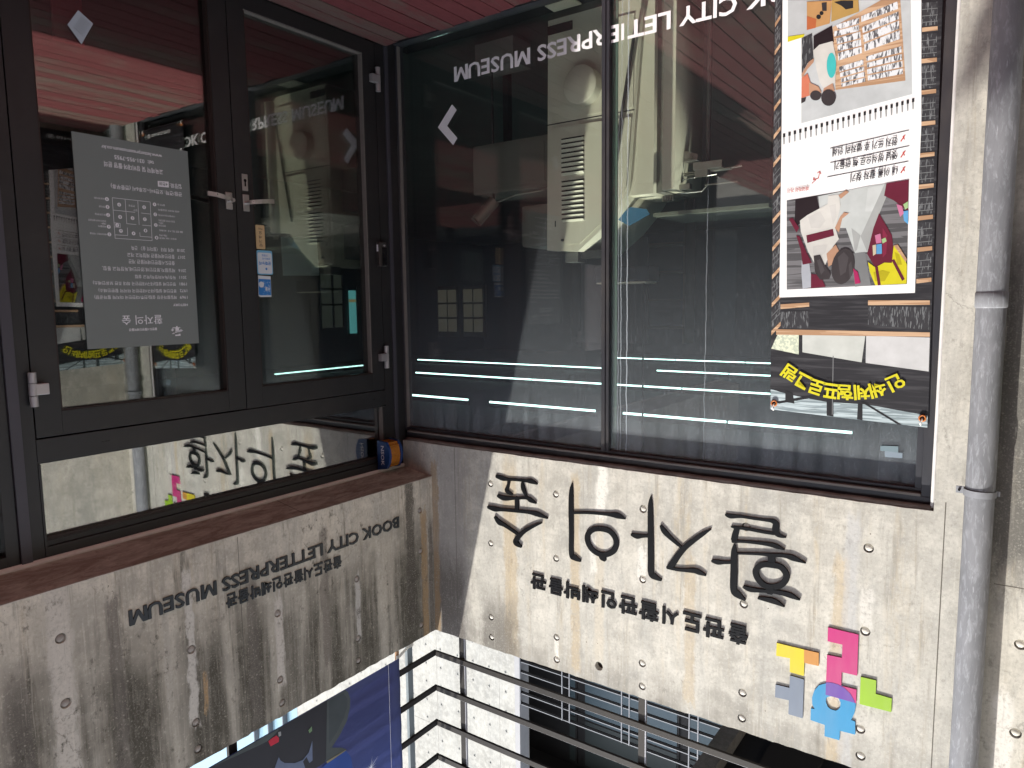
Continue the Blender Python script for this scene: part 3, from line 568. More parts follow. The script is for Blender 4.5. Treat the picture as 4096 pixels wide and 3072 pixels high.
'lblue',8),([(-2.5337,1.3268),(-2.5546,1.3204),(-2.5604,1.3592),(-2.54,1.3619)],
'pink',8),([(-2.5599,1.3454),(-2.5743,1.3386),(-2.5798,1.3542),(-2.5648,1.3633)],
'lgreen',8),([(-2.5261,1.3689),(-2.5395,1.3658),(-2.541,1.4045),(-2.53,1.4133)],
'cream',8),([(-2.607,1.3734),(-2.6221,1.3705),(-2.6589,1.4332),(-2.6546,1.4444)],
'wood',8),([(-2.26,1.2284),(-2.3097,1.2083),(-2.334,1.2501),(-2.312,1.2805),(-2.2733,1.2778)],
'shirtshade2',6.5),([(-2.2837,1.3593),(-2.3451,1.3547),(-2.3385,1.3864),(-2.3163,1.4095),(-2.2863,1.3919)],
'shirtshade2',6.5),([(-2.347,1.1876),(-2.3732,1.182),(-2.3788,1.2377),(-2.3649,1.2683)],
'shirtshade2',6.5),([(-2.3887,1.4129),(-2.414,1.3903),(-2.4335,1.415),(-2.4246,1.4781),(-2.4028,1.4934)],
'hairlight',8.5),([(-2.4346,1.4467),(-2.4451,1.4314),(-2.4528,1.4791),(-2.4421,1.5105)],
'hairlight',8.5),([(-2.3027,1.421),(-2.3165,1.4176),(-2.3374,1.467),(-2.3227,1.4867)],
'hairlight',8.5),([(-2.5622,1.2979),(-2.5809,1.3298),(-2.5805,1.4065),(-2.5671,1.4213)],
'maroonlight2',6.5),([(-2.5341,1.482),(-2.5693,1.4755),(-2.5977,1.4843),(-2.5782,1.5223),(-2.5427,1.5213)],
'yellowshade',7.5),([(-2.6116,1.4004),(-2.6293,1.4127),(-2.6414,1.4552),(-2.6242,1.4545)],
'yellowshade',7.5),([(-2.4988,1.124),(-2.5551,1.1191),(-2.5312,1.2266),(-2.4919,1.2233)],
'traylight',4.5),([(-2.44,1.2894),(-2.4776,1.3232),(-2.4654,1.3851),(-2.4569,1.3925)],
'greylight',4.5),([(-2.218,0.8168),(-2.6489,0.7661),(-2.6277,0.3954),(-2.1446,0.2791),(-2.1496,0.4541),(-2.2069,0.4507)],
'wallgrey',3),([(-2.3556,0.6987),(-2.6225,0.7082),(-2.5904,0.3864),(-2.5195,0.3694),(-2.3348,0.4358)],
'wood',4),([(-2.3587,0.4501),(-2.4389,0.444),(-2.438,0.4203),(-2.3463,0.4293)],
'type_light',5),([(-2.342,0.4765),(-2.44,0.4738),(-2.4391,0.45),(-2.3401,0.455)],
'type_light',5),([(-2.4473,0.44),(-2.5837,0.4191),(-2.5798,0.3896),(-2.4464,0.4163)],
'type_light',5),([(-2.4546,0.4858),(-2.5881,0.4602),(-2.5858,0.4299),(-2.4509,0.4614)],
'type_light',5),([(-2.46,0.5242),(-2.5918,0.4983),(-2.5889,0.4661),(-2.456,0.4938)],
'type_light',5),([(-2.4648,0.5618),(-2.5957,0.5394),(-2.5926,0.5042),(-2.4614,0.5316)],
'type_light',5),([(-2.3549,0.5093),(-2.4469,0.5048),(-2.4447,0.4778),(-2.3512,0.4857)],
'type_light',5),([(-2.3589,0.5403),(-2.4508,0.5353),(-2.4482,0.5098),(-2.3563,0.5144)],
'type_light',5),([(-2.3632,0.5786),(-2.4548,0.5657),(-2.4516,0.5402),(-2.3597,0.5465)],
'type_light',5),([(-2.4731,0.602),(-2.6043,0.593),(-2.6012,0.5693),(-2.4713,0.5838)],
'type_light',5),([(-2.4758,0.6292),(-2.6072,0.6225),(-2.6052,0.6007),(-2.4745,0.61)],
'type_light',5),([(-2.4791,0.6565),(-2.61,0.652),(-2.608,0.6284),(-2.4772,0.6366)],
'type_light',5),([(-2.4818,0.6826),(-2.6123,0.6796),(-2.6108,0.6579),(-2.4799,0.6626)],
'type_light',5),([(-2.3678,0.6267),(-2.4623,0.6147),(-2.4604,0.5935),(-2.3665,0.6053)],
'type_light',5),([(-2.3727,0.6488),(-2.466,0.6392),(-2.4642,0.621),(-2.3709,0.6315)],
'type_light',5),([(-2.3769,0.6709),(-2.4698,0.6637),(-2.4679,0.6443),(-2.3752,0.6554)],
'type_light',5),([(-2.3788,0.6906),(-2.4729,0.6852),(-2.4711,0.6688),(-2.3777,0.6758)],
'type_light',5),([(-2.2578,0.4554),(-2.3316,0.4291),(-2.3416,0.4975),(-2.2598,0.5171)],
'darkmaroon',6),([(-2.2088,0.4542),(-2.2513,0.4418),(-2.2608,0.5511),(-2.2369,0.5649),(-2.2134,0.6039)],
'type_dark',5),([(-2.2579,0.5167),(-2.2833,0.4975),(-2.3367,0.4935),(-2.3541,0.5696),(-2.3533,0.6666),(-2.3075,0.686),(-2.2896,0.6551),(-2.2744,0.5969)],
'shirt',7),([(-2.3544,0.5969),(-2.3539,0.6146),(-2.3512,0.6298),(-2.3465,0.6407),(-2.3405,0.6458),(-2.3339,0.6446),(-2.3274,0.6371),(-2.3219,0.6244),(-2.318,0.6078),(-2.3163,0.5895),(-2.3168,0.5717),(-2.3196,0.5565),(-2.3243,0.5458),(-2.3303,0.5408),(-2.337,0.5421),(-2.3434,0.5496),(-2.3488,0.5623),(-2.3527,0.5787)],
'teal',8),([(-2.2123,0.6068),(-2.2428,0.5599),(-2.2638,0.5486),(-2.2613,0.5666),(-2.2376,0.5899),(-2.2153,0.6261)],
'skin',7),([(-2.214,0.6228),(-2.2382,0.6086),(-2.2532,0.6547),(-2.2504,0.704),(-2.2154,0.7093)],
'coral',7),([(-2.2456,0.6472),(-2.286,0.673),(-2.299,0.6999),(-2.266,0.7129),(-2.2472,0.6972)],
'skin',7),([(-2.3074,0.6829),(-2.3427,0.6677),(-2.3528,0.7031),(-2.3049,0.6979)],
'skin',7),([(-2.2982,0.7122),(-2.297,0.7191),(-2.2932,0.7248),(-2.2872,0.7285),(-2.2797,0.7298),(-2.2716,0.7284),(-2.264,0.7246),(-2.2576,0.7188),(-2.2533,0.7118),(-2.2517,0.7042),(-2.2529,0.6972),(-2.2567,0.6915),(-2.2628,0.6878),(-2.2703,0.6866),(-2.2784,0.688),(-2.286,0.6919),(-2.2923,0.6976),(-2.2965,0.7047)],
'hair',8),([(-2.3579,0.7315),(-2.3565,0.743),(-2.3517,0.7525),(-2.344,0.7589),(-2.3344,0.7615),(-2.324,0.7598),(-2.314,0.754),(-2.3057,0.7449),(-2.3001,0.7336),(-2.2979,0.7214),(-2.2993,0.7098),(-2.3042,0.7002),(-2.312,0.6939),(-2.3217,0.6915),(-2.3321,0.6933),(-2.342,0.6991),(-2.3502,0.7082),(-2.3557,0.7194)],
'hair',9),([(-2.2148,0.7092),(-2.234,0.7106),(-2.2326,0.726),(-2.2155,0.732)],
'hair',8),([(-2.2257,0.306),(-2.3281,0.3263),(-2.3224,0.418),(-2.2294,0.4248)],
'book',6),([(-2.328,0.3233),(-2.4325,0.3484),(-2.4372,0.3965),(-2.3281,0.4132)],
'book2',6),([(-2.2276,0.3662),(-2.2677,0.3875),(-2.2658,0.4236),(-2.2294,0.4248)],
'orange2',7),([(-2.3371,0.3344),(-2.3663,0.3355),(-2.4126,0.3466),(-2.4137,0.3763),(-2.385,0.3755),(-2.367,0.3564)],
'black',7),([(-2.2861,0.3826),(-2.2856,0.3858),(-2.2841,0.3884),(-2.2816,0.39),(-2.2785,0.3904),(-2.2751,0.3897),(-2.2719,0.3878),(-2.2693,0.385),(-2.2675,0.3817),(-2.2668,0.3782),(-2.2673,0.375),(-2.2688,0.3724),(-2.2714,0.3708),(-2.2745,0.3704),(-2.2778,0.3712),(-2.281,0.3731),(-2.2837,0.3758),(-2.2854,0.3791)],
'black',7),([(-2.2964,0.3699),(-2.296,0.3727),(-2.2947,0.3749),(-2.2925,0.3763),(-2.2898,0.3767),(-2.2868,0.376),(-2.2841,0.3744),(-2.2817,0.3719),(-2.2802,0.369),(-2.2796,0.366),(-2.28,0.3632),(-2.2814,0.361),(-2.2836,0.3596),(-2.2863,0.3592),(-2.2892,0.3599),(-2.292,0.3615),(-2.2943,0.364),(-2.2958,0.3668)],
'black',7),([(-2.2866,0.3254),(-2.3075,0.3273),(-2.3087,0.3637),(-2.2907,0.3595)],
'hair',7),([(-2.1491,0.4352),(-2.2207,0.4395),(-2.2161,0.4508),(-2.1497,0.4578)],
'yellow',5),([(-2.1399,0.85),(-2.1502,0.8502),(-2.1506,0.8669),(-2.1404,0.8668)],
'black',4),([(-2.1417,0.867),(-2.1481,0.8666),(-2.149,0.8975),(-2.1438,0.8981)],
'greylight',4),([(-2.1417,0.867),(-2.1442,0.8673),(-2.1458,0.8984),(-2.1438,0.8981)],
'greymid',5),([(-2.1632,0.847),(-2.1734,0.8471),(-2.1739,0.8638),(-2.1637,0.8637)],
'black',4),([(-2.165,0.8638),(-2.1713,0.8635),(-2.1722,0.8943),(-2.1671,0.8949)],
'greylight',4),([(-2.165,0.8638),(-2.1675,0.8642),(-2.169,0.8952),(-2.1671,0.8949)],
'greymid',5),([(-2.1863,0.844),(-2.1964,0.8441),(-2.1969,0.8607),(-2.1868,0.8606)],
'black',4),([(-2.188,0.8608),(-2.1943,0.8604),(-2.1952,0.8911),(-2.1902,0.8917)],
'greylight',4),([(-2.188,0.8608),(-2.1906,0.8611),(-2.1921,0.8919),(-2.1902,0.8917)],
'greymid',5),([(-2.2092,0.841),(-2.2192,0.8412),(-2.2197,0.8577),(-2.2097,0.8575)],
'black',4),([(-2.2109,0.8577),(-2.2172,0.8573),(-2.2181,0.8879),(-2.2131,0.8885)],
'greylight',4),([(-2.2109,0.8577),(-2.2134,0.8581),(-2.215,0.8887),(-2.2131,0.8885)],
'greymid',5),([(-2.2319,0.838),(-2.2418,0.8382),(-2.2423,0.8547),(-2.2324,0.8545)],
'black',4),([(-2.2336,0.8547),(-2.2398,0.8543),(-2.2408,0.8847),(-2.2358,0.8853)],
'greylight',4),([(-2.2336,0.8547),(-2.2361,0.855),(-2.2377,0.8856),(-2.2358,0.8853)],
'greymid',5),([(-2.2544,0.8351),(-2.2642,0.8353),(-2.2648,0.8517),(-2.2549,0.8515)],
'black',4),([(-2.2561,0.8517),(-2.2623,0.8513),(-2.2632,0.8816),(-2.2583,0.8822)],
'greylight',4),([(-2.2561,0.8517),(-2.2586,0.852),(-2.2602,0.8824),(-2.2583,0.8822)],
'greymid',5),([(-2.2767,0.8322),(-2.2865,0.8324),(-2.287,0.8487),(-2.2772,0.8485)],
'black',4),([(-2.2785,0.8487),(-2.2846,0.8483),(-2.2855,0.8785),(-2.2807,0.8791)],
'greylight',4),([(-2.2785,0.8487),(-2.2809,0.849),(-2.2825,0.8793),(-2.2807,0.8791)],
'greymid',5),([(-2.2989,0.8293),(-2.3085,0.8295),(-2.3091,0.8457),(-2.2994,0.8455)],
'black',4),([(-2.3006,0.8457),(-2.3067,0.8454),(-2.3076,0.8754),(-2.3028,0.876)],
'greylight',4),([(-2.3006,0.8457),(-2.303,0.8461),(-2.3046,0.8763),(-2.3028,0.876)],
'greymid',5),([(-2.3208,0.8264),(-2.3304,0.8266),(-2.331,0.8428),(-2.3214,0.8426)],
'black',4),([(-2.3226,0.8428),(-2.3286,0.8424),(-2.3296,0.8724),(-2.3248,0.8729)],
'greylight',4),([(-2.3226,0.8428),(-2.325,0.8431),(-2.3266,0.8732),(-2.3248,0.8729)],
'greymid',5),([(-2.3426,0.8236),(-2.3521,0.8238),(-2.3527,0.8399),(-2.3431,0.8397)],
'black',4),([(-2.3443,0.8399),(-2.3503,0.8395),(-2.3513,0.8693),(-2.3466,0.8699)],
'greylight',4),([(-2.3443,0.8399),(-2.3467,0.8402),(-2.3484,0.8702),(-2.3466,0.8699)],
'greymid',5),([(-2.3642,0.8207),(-2.3737,0.821),(-2.3742,0.837),(-2.3648,0.8368)],
'black',4),([(-2.3659,0.837),(-2.3718,0.8367),(-2.3729,0.8663),(-2.3682,0.8669)],
'greylight',4),([(-2.3659,0.837),(-2.3683,0.8374),(-2.37,0.8671),(-2.3682,0.8669)],
'greymid',5),([(-2.3856,0.8179),(-2.395,0.8182),(-2.3956,0.8342),(-2.3862,0.834)],
'black',4),([(-2.3874,0.8341),(-2.3932,0.8338),(-2.3943,0.8634),(-2.3896,0.8639)],
'greylight',4),([(-2.3874,0.8341),(-2.3897,0.8345),(-2.3914,0.8642),(-2.3896,0.8639)],
'greymid',5),([(-2.4069,0.8152),(-2.4162,0.8154),(-2.4168,0.8313),(-2.4075,0.8311)],
'black',4),([(-2.4086,0.8313),(-2.4144,0.831),(-2.4155,0.8604),(-2.4109,0.8609)],
'greylight',4),([(-2.4086,0.8313),(-2.411,0.8317),(-2.4126,0.8612),(-2.4109,0.8609)],
'greymid',5),([(-2.428,0.8124),(-2.4372,0.8127),(-2.4378,0.8285),(-2.4285,0.8283)],
'black',4),([(-2.4297,0.8285),(-2.4355,0.8281),(-2.4365,0.8575),(-2.4319,0.858)],
'greylight',4),([(-2.4297,0.8285),(-2.432,0.8288),(-2.4337,0.8583),(-2.4319,0.858)],
'greymid',5),([(-2.4489,0.8097),(-2.458,0.8099),(-2.4586,0.8257),(-2.4495,0.8255)],
'black',4),([(-2.4506,0.8257),(-2.4563,0.8254),(-2.4574,0.8546),(-2.4529,0.8551)],
'greylight',4),([(-2.4506,0.8257),(-2.4529,0.826),(-2.4546,0.8553),(-2.4529,0.8551)],
'greymid',5),([(-2.4696,0.807),(-2.4787,0.8072),(-2.4793,0.8229),(-2.4702,0.8227)],
'black',4),([(-2.4714,0.8229),(-2.477,0.8226),(-2.4781,0.8517),(-2.4736,0.8522)],
'greylight',4),([(-2.4714,0.8229),(-2.4737,0.8233),(-2.4753,0.8525),(-2.4736,0.8522)],
'greymid',5),([(-2.4902,0.8043),(-2.4992,0.8045),(-2.4998,0.8202),(-2.4908,0.82)],
'black',4),([(-2.4919,0.8202),(-2.4976,0.8198),(-2.4987,0.8488),(-2.4942,0.8493)],
'greylight',4),([(-2.4919,0.8202),(-2.4942,0.8205),(-2.4959,0.8496),(-2.4942,0.8493)],
'greymid',5),([(-2.5106,0.8016),(-2.5196,0.8019),(-2.5202,0.8175),(-2.5112,0.8173)],
'black',4),([(-2.5124,0.8174),(-2.5179,0.8171),(-2.5191,0.846),(-2.5146,0.8465)],
'greylight',4),([(-2.5124,0.8174),(-2.5146,0.8178),(-2.5163,0.8467),(-2.5146,0.8465)],
'greymid',5),([(-2.5309,0.799),(-2.5398,0.7992),(-2.5404,0.8148),(-2.5315,0.8146)],
'black',4),([(-2.5326,0.8147),(-2.5382,0.8144),(-2.5393,0.8432),(-2.5349,0.8437)],
'greylight',4),([(-2.5326,0.8147),(-2.5349,0.8151),(-2.5366,0.8439),(-2.5349,0.8437)],
'greymid',5),([(-2.551,0.7964),(-2.5598,0.7966),(-2.5604,0.8121),(-2.5516,0.8119)],
'black',4),([(-2.5527,0.812),(-2.5582,0.8117),(-2.5594,0.8404),(-2.555,0.8409)],
'greylight',4),([(-2.5527,0.812),(-2.5549,0.8124),(-2.5566,0.8411),(-2.555,0.8409)],
'greymid',5),([(-2.5709,0.7938),(-2.5797,0.794),(-2.5803,0.8094),(-2.5716,0.8092)],
'black',4),([(-2.5727,0.8094),(-2.5781,0.8091),(-2.5793,0.8376),(-2.5749,0.8381)],
'greylight',4),([(-2.5727,0.8094),(-2.5749,0.8097),(-2.5766,0.8383),(-2.5749,0.8381)],
'greymid',5),([(-2.5907,0.7912),(-2.5994,0.7914),(-2.6,0.8068),(-2.5913,0.8066)],
'black',4),([(-2.5924,0.8067),(-2.5978,0.8064),(-2.599,0.8348),(-2.5947,0.8353)],
'greylight',4),([(-2.5924,0.8067),(-2.5946,0.8071),(-2.5963,0.8356),(-2.5947,0.8353)],
'greymid',5),([(-2.6103,0.7886),(-2.619,0.7889),(-2.6196,0.8042),(-2.611,0.8039)],
'black',4),([(-2.6121,0.8041),(-2.6174,0.8038),(-2.6186,0.8321),(-2.6143,0.8326)],
'greylight',4),([(-2.6121,0.8041),(-2.6142,0.8045),(-2.616,0.8329),(-2.6143,0.8326)],
'greymid',5),([(-2.6298,0.7861),(-2.6384,0.7864),(-2.639,0.8016),(-2.6305,0.8013)],
'black',4),([(-2.6315,0.8015),(-2.6369,0.8012),(-2.6381,0.8294),(-2.6338,0.8299)],
'greylight',4),([(-2.6315,0.8015),(-2.6337,0.8019),(-2.6354,0.8301),(-2.6338,0.8299)],
'greymid',5),([(-2.6492,0.7836),(-2.6576,0.7838),(-2.6583,0.799),(-2.6498,0.7988)],
'black',4),([(-2.6509,0.7989),(-2.6562,0.7987),(-2.6574,0.8267),(-2.6532,0.8272)],
'greylight',4),([(-2.6509,0.7989),(-2.653,0.7993),(-2.6548,0.8274),(-2.6532,0.8272)],
'greymid',5),([(-2.3341,1.0638),(-2.6475,1.0342),(-2.647,1.0316),(-2.3335,1.0611)],
'ink',4),([(-2.3449,1.0039),(-2.6483,0.9723),(-2.6477,0.9698),(-2.3442,1.0011)],
'ink',4),([(-2.3428,0.9428),(-2.6443,0.9094),(-2.6436,0.9068),(-2.3421,0.94)],
'ink',4),([(-2.6226,1.0795),(-2.6377,1.0545),(-2.6343,1.0516),(-2.6191,1.0766)],
'red',4),([(-2.6357,1.0716),(-2.6296,1.056),(-2.6265,1.0571),(-2.6326,1.0726)],
'red',4),([(-2.6199,1.016),(-2.6351,0.9912),(-2.6316,0.9883),(-2.6164,1.0131)],
'red',4),([(-2.633,1.0083),(-2.6269,0.9927),(-2.6238,0.9937),(-2.6299,1.0093)],
'red',4),([(-2.6172,0.9512),(-2.6323,0.9267),(-2.6289,0.9238),(-2.6137,0.9483)],
'red',4),([(-2.6302,0.9437),(-2.6242,0.9281),(-2.6211,0.929),(-2.6272,0.9446)],
'red',4),([(-2.2719,1.0846),(-2.287,1.0719),(-2.2851,1.0696),(-2.2701,1.0823)],
'red',4),([(-2.2871,1.0701),(-2.279,1.0573),(-2.2768,1.0586),(-2.2849,1.0714)],
'red',4),([(-2.2766,1.0575),(-2.2746,1.0692),(-2.2773,1.0701),(-2.2792,1.0584)],
'red',4),([(-2.2765,1.071),(-2.2978,1.0654),(-2.2968,1.0627),(-2.2755,1.0683)],
'red',4),([(-2.2986,1.0644),(-2.3038,1.035),(-2.3011,1.0341),(-2.296,1.0636)],
'red',4),([(-2.3016,1.0333),(-2.2912,1.04),(-2.2928,1.0425),(-2.3033,1.0357)],
'red',4),([(-2.3012,1.0349),(-2.3062,1.0481),(-2.3087,1.0474),(-2.3037,1.0342)],
'red',4)],
'BLUE': [([(0.7214,3.8411),(0.7004,3.8689),(0.6849,3.9198),(0.6912,3.975),(0.7179,4.0419),(0.7741,4.1001),(0.8457,4.1413),(0.8917,4.2089),(0.9583,4.2062),(1.3331,3.9943),(1.5925,3.9276),(1.5839,3.7923),(1.3226,3.817),(1.1866,3.822)],
'nightblack',1),([(0.8572,3.8342),(0.7214,3.8411),(0.7004,3.8689),(0.6849,3.9198),(0.6912,3.975),(0.7179,4.0419),(0.7741,4.1001),(0.8374,4.1458),(0.7651,4.1847),(0.7309,4.2141),(0.8835,4.2134)],
'machinegrey',2),([(0.8438,3.8546),(0.7357,3.8596),(0.7069,3.9093),(0.712,3.9576),(0.7433,4.0146),(0.799,4.0728),(0.8571,4.1138)],
'machinegrey2',3),([(0.8832,4.2065),(0.7309,4.2141),(0.7356,4.2189),(0.8755,4.2222)],
'brass',4),([(1.197,4.0053),(1.1873,4.0306),(1.1627,4.059),(1.096,4.0962),(1.0418,4.1079),(1.0007,4.0856),(0.9735,4.0308),(0.978,4.1467),(1.0001,4.1498),(1.0177,4.104),(1.0424,4.1179),(1.0291,4.1662),(1.0993,4.1545),(1.2378,4.0753),(1.2214,4.0448)],
'steelblue',4),([(1.2557,3.8845),(1.2301,3.8785),(1.2045,3.8787),(1.1895,3.8998),(1.1922,3.9215),(1.2433,3.9193)],
'red',4),([(1.1927,3.8651),(1.176,3.8704),(1.1758,3.8937),(1.1906,3.8926)],
'greylight',5),([(0.9977,3.9558),(0.9729,3.9444),(0.972,3.9726),(0.9908,3.9766)],
'lgreen',5),([(1.5817,3.7571),(1.3222,3.8108),(1.1903,3.8234),(1.1886,3.8573),(1.2556,3.8814),(1.3261,3.8762),(1.5869,3.8393)],
'machinegrey',3),([(0.918,4.2289),(0.8839,4.2204),(0.7356,4.2189),(0.6979,4.28),(0.688,4.359)],
'brightblue',3),([(0.5472,4.4361),(0.5436,4.4369),(0.5298,4.3631)],
'paper',5),([(0.547,4.4356),(0.5438,4.4374),(0.5204,4.3932)],
'paper',5),([(0.5464,4.435),(0.5444,4.438),(0.4717,4.3849)],
'paper',5),([(0.5457,4.4347),(0.5451,4.4383),(0.4962,4.4278)],
'paper',5),([(0.5472,4.4368),(0.5436,4.4362),(0.5506,4.407)],
'paper',5),([(0.5463,4.4381),(0.5445,4.4349),(0.5887,4.4115)],
'paper',5),([(0.5457,4.4383),(0.5451,4.4347),(0.6045,4.4261)],
'paper',5),([(0.5448,4.4348),(0.546,4.4382),(0.4984,4.4536)],
'paper',5),([(0.5438,4.4356),(0.547,4.4374),(0.5204,4.4798)],
'paper',5),([(0.5436,4.4368),(0.5472,4.4362),(0.5558,4.4956)],
'paper',5),([(0.5442,4.4379),(0.5466,4.4351),(0.5837,4.4686)],
'paper',5),([(0.5468,4.4377),(0.544,4.4353),(0.5711,4.4059)],
'paper',5)],
'INFO': [('HISTORY',1.4327,1.5079,1.5771,1.5894,0.02,0),('1969',1.4315,1.4708,1.5391,1.5538,0.0,0),('1972',1.4312,1.4687,1.5072,1.5219,0.0,0),('1981',1.4309,1.4677,1.4748,1.4895,0.0,0),('2011',1.4306,1.4668,1.4432,1.4577,0.0,0),('2016',1.4309,1.4694,1.4107,1.4252,0.0,0),('2017',1.4308,1.4693,1.3462,1.3606,0.0,0),('2018',1.4311,1.4701,1.3139,1.3283,0.0,0),('제일활자공장 설립(전주/대한민국 마지막 활자공장)',1.486,1.8675,1.5355,1.5555,0.0,0),('봉진인쇄 설립(대구/대한민국 마지막 활판인쇄소)',1.4858,1.8483,1.5056,1.5255,0.0,0),('영선인쇄 설립(대구/대한민국 최대 조판 보유인쇄소)',1.4866,1.8693,1.4727,1.4927,0.0,0),('독창(독서와창작)학교 설립',1.4856,1.6815,1.4407,1.4605,0.0,0),('제일활자,봉진인쇄,영선인쇄,독창학교 통합,',1.4858,1.8255,1.4082,1.428,0.0,0),('출판도시활판인쇄박물관 개관',1.4864,1.707,1.374,1.3938,0.0,0),('활판인쇄박물관 체험학교 개교',1.485,1.7106,1.3434,1.3632,0.0,0),('세계 최대 〈활자의 숲〉 건축',1.4858,1.69,1.3121,1.3319,0.0,0),('활자의 숲',1.5659,1.7559,1.6294,1.6732,0.0,0),('출판도시활판인쇄박물관',1.5945,1.7265,1.6893,1.7024,0.02,0),('www.letterpressmuseum.co.kr',1.5157,1.7913,0.8741,0.8955,0.01,0),('tel:  031-955-7955',1.5573,1.7378,0.9143,0.9324,0.01,0),('교육예약 및 장비대여·촬영 문의',1.5163,1.7843,0.9474,0.972,0.01,0),('입장료:',1.427,1.4863,1.0052,1.0282,0.01,0),('4천원',1.4975,1.5382,1.0068,1.023,0.02,1),('관람/견학: 오전9시~오후6시 (연중무휴)',1.4278,1.7622,1.0399,1.064,0.01,0),('활자의 숲',1.5171,1.5533,1.1085,1.1176,0.0,0),('기증활자관(시자관)',1.4698,1.5537,1.156,1.1653,0.0,0),('봉진인쇄',1.5191,1.5536,1.2052,1.2144,0.0,0),('보성사 / KBS 세트장',1.4695,1.5542,1.2635,1.2728,0.0,0),('외부전시장',1.7935,1.8377,1.1085,1.1171,0.0,0),('한지관',1.7946,1.8198,1.1435,1.1521,0.0,0),('문선조판실',1.7936,1.8389,1.1789,1.1874,0.0,0),('제일활자',1.7949,1.8294,1.2301,1.2387,0.0,0),('레터프레스 아트숍',1.7948,1.8668,1.2641,1.2727,0.0,0),('한국의 마지막 활자공장',1.7946,1.8688,1.2059,1.2145,0.0,0),('1969~',1.795,1.8172,1.2175,1.2262,0.0,0),('한국의 마지막 활판인쇄소',1.4727,1.5542,1.1809,1.1903,0.0,0),('1972~',1.5313,1.5538,1.1923,1.2014,0.0,0),('세계 최대의 한글활자',1.4461,1.552,1.1317,1.141,0.0,0),('출판도시 KBS',1.4335,1.5529,1.2277,1.2371,0.0,0),('1906~1910',1.5165,1.5533,1.2502,1.2595,0.0,0),('관장실',1.6603,1.6882,1.1271,1.1359,0.0,0),('입구',1.65,1.6685,1.1457,1.1546,0.0,0)],
'INFOL': {'lines': [[(1.7596,1.1043),(1.5874,1.1047),(1.5902,1.2829),(1.7596,1.2829),(1.7596,1.1043)],
[(1.703,1.1057),(1.7028,1.2136),(1.6597,1.2142)],
[(1.6453,1.1057),(1.6464,1.2141)],
[(1.7594,1.1584),(1.6612,1.1592)],
[(1.633,1.1596),(1.5901,1.1604)],
[(1.6319,1.2145),(1.5906,1.2149)],
[(1.7015,1.2315),(1.7024,1.2667),(1.7596,1.2676)],
[(1.646,1.2481),(1.6457,1.2665),(1.5902,1.2669)],
[(1.7593,1.2142),(1.7329,1.215),(1.7331,1.233),(1.7596,1.2325)]],
'dots': [('9',1.7311,1.1317),('3',1.6176,1.132),('8',1.7308,1.1862),('5',1.6747,1.1864),('2',1.6181,1.1866),('7',1.7463,1.2238),('6',1.7316,1.2482),('4',1.6748,1.2554),('1',1.6184,1.2382),('4',1.5671,1.1137),('3',1.5669,1.1598),('2',1.5675,1.2088),('1',1.5676,1.2675),('9',1.7832,1.113),('8',1.7831,1.1471),('7',1.7832,1.1823),('6',1.7839,1.2339),('5',1.7837,1.2673)],
'box': [(1.4909,1.0),(1.5446,1.0032),(1.5447,1.0291),(1.4916,1.0274)]},'MACH': {'bl': (0.6908,-0.0207),'tl': (0.6701,1.276),'tr': (0.89,1.2928),'ch': (1.0529,1.1691),'ch2': (1.1399,1.0769),'seamL': (0.6763,0.5215),'seamR': (1.2327,0.5604),'disc': (0.9367,0.3563),'discr': (1.0284,0.3725),'pTL': (0.7042,1.2474),'pTR': (0.9086,1.2463),'pC': (1.0529,1.1383),'pBL': (0.7093,0.5546),'pBR': (1.2305,0.5678),'lo0': (0.7807,0.6377),'lo1': (0.9399,0.6595),'lo2': (0.7781,1.1106),'foldT': (1.2075,0.9827),'foldB': (1.283,0.0259),'c2': (1.3506,0.9966),'c3': (1.4356,0.9807),'c3b': (1.4567,0.9944),'f2B': (1.3519,0.0419),'f3B': (1.4144,0.0565),'f3C': (1.4503,0.0648),'lock': (0.7398,1.1238),'knob': (0.7902,1.2234),'boxA': (0.0487,0.6072),'boxA2': (0.6121,0.5542),'boxAt': (0.0502,0.8787),'boxB': (0.4556,1.0273),'boxBt': (0.4601,1.237),'ctl0': (0.9445,1.3709),'ctl1': (1.2759,1.4845),'lampa': (0.2145,0.9093),'lampb': (0.1221,1.0648),'brk0': (0.7292,1.2793),'brk1': (0.9874,1.3513),'met0': (1.4186,0.9374),'met1': (1.7476,1.0659),'met2': (1.4903,0.7706),'met3': (1.6658,0.9159)},'BTXT': [('내 이름 활자 찾기',(-2.6074,1.0654),(-2.4286,1.0782)),('옛날 방식으로 책 만들기',(-2.6047,1.0024),(-2.3623,1.0195)),('한지 뜨기 후 별자리 인쇄',(-2.6024,0.9465),(-2.3521,0.9605))],
'BRED': ('예약하러 가기',(-2.2592,1.1022),(-2.1684,1.1053)),'BARC': [('인',-2.6392,1.9532,28),('쇄',-2.5711,1.9881,16),('체',-2.509,2.0023,6),('험',-2.442,2.0071,-1),('프',-2.3801,2.0043,-6),('로',-2.318,1.9911,-16),('그',-2.2607,1.9664,-26),('램',-2.2013,1.9318,-33)]}
PT = DATA['PTS']

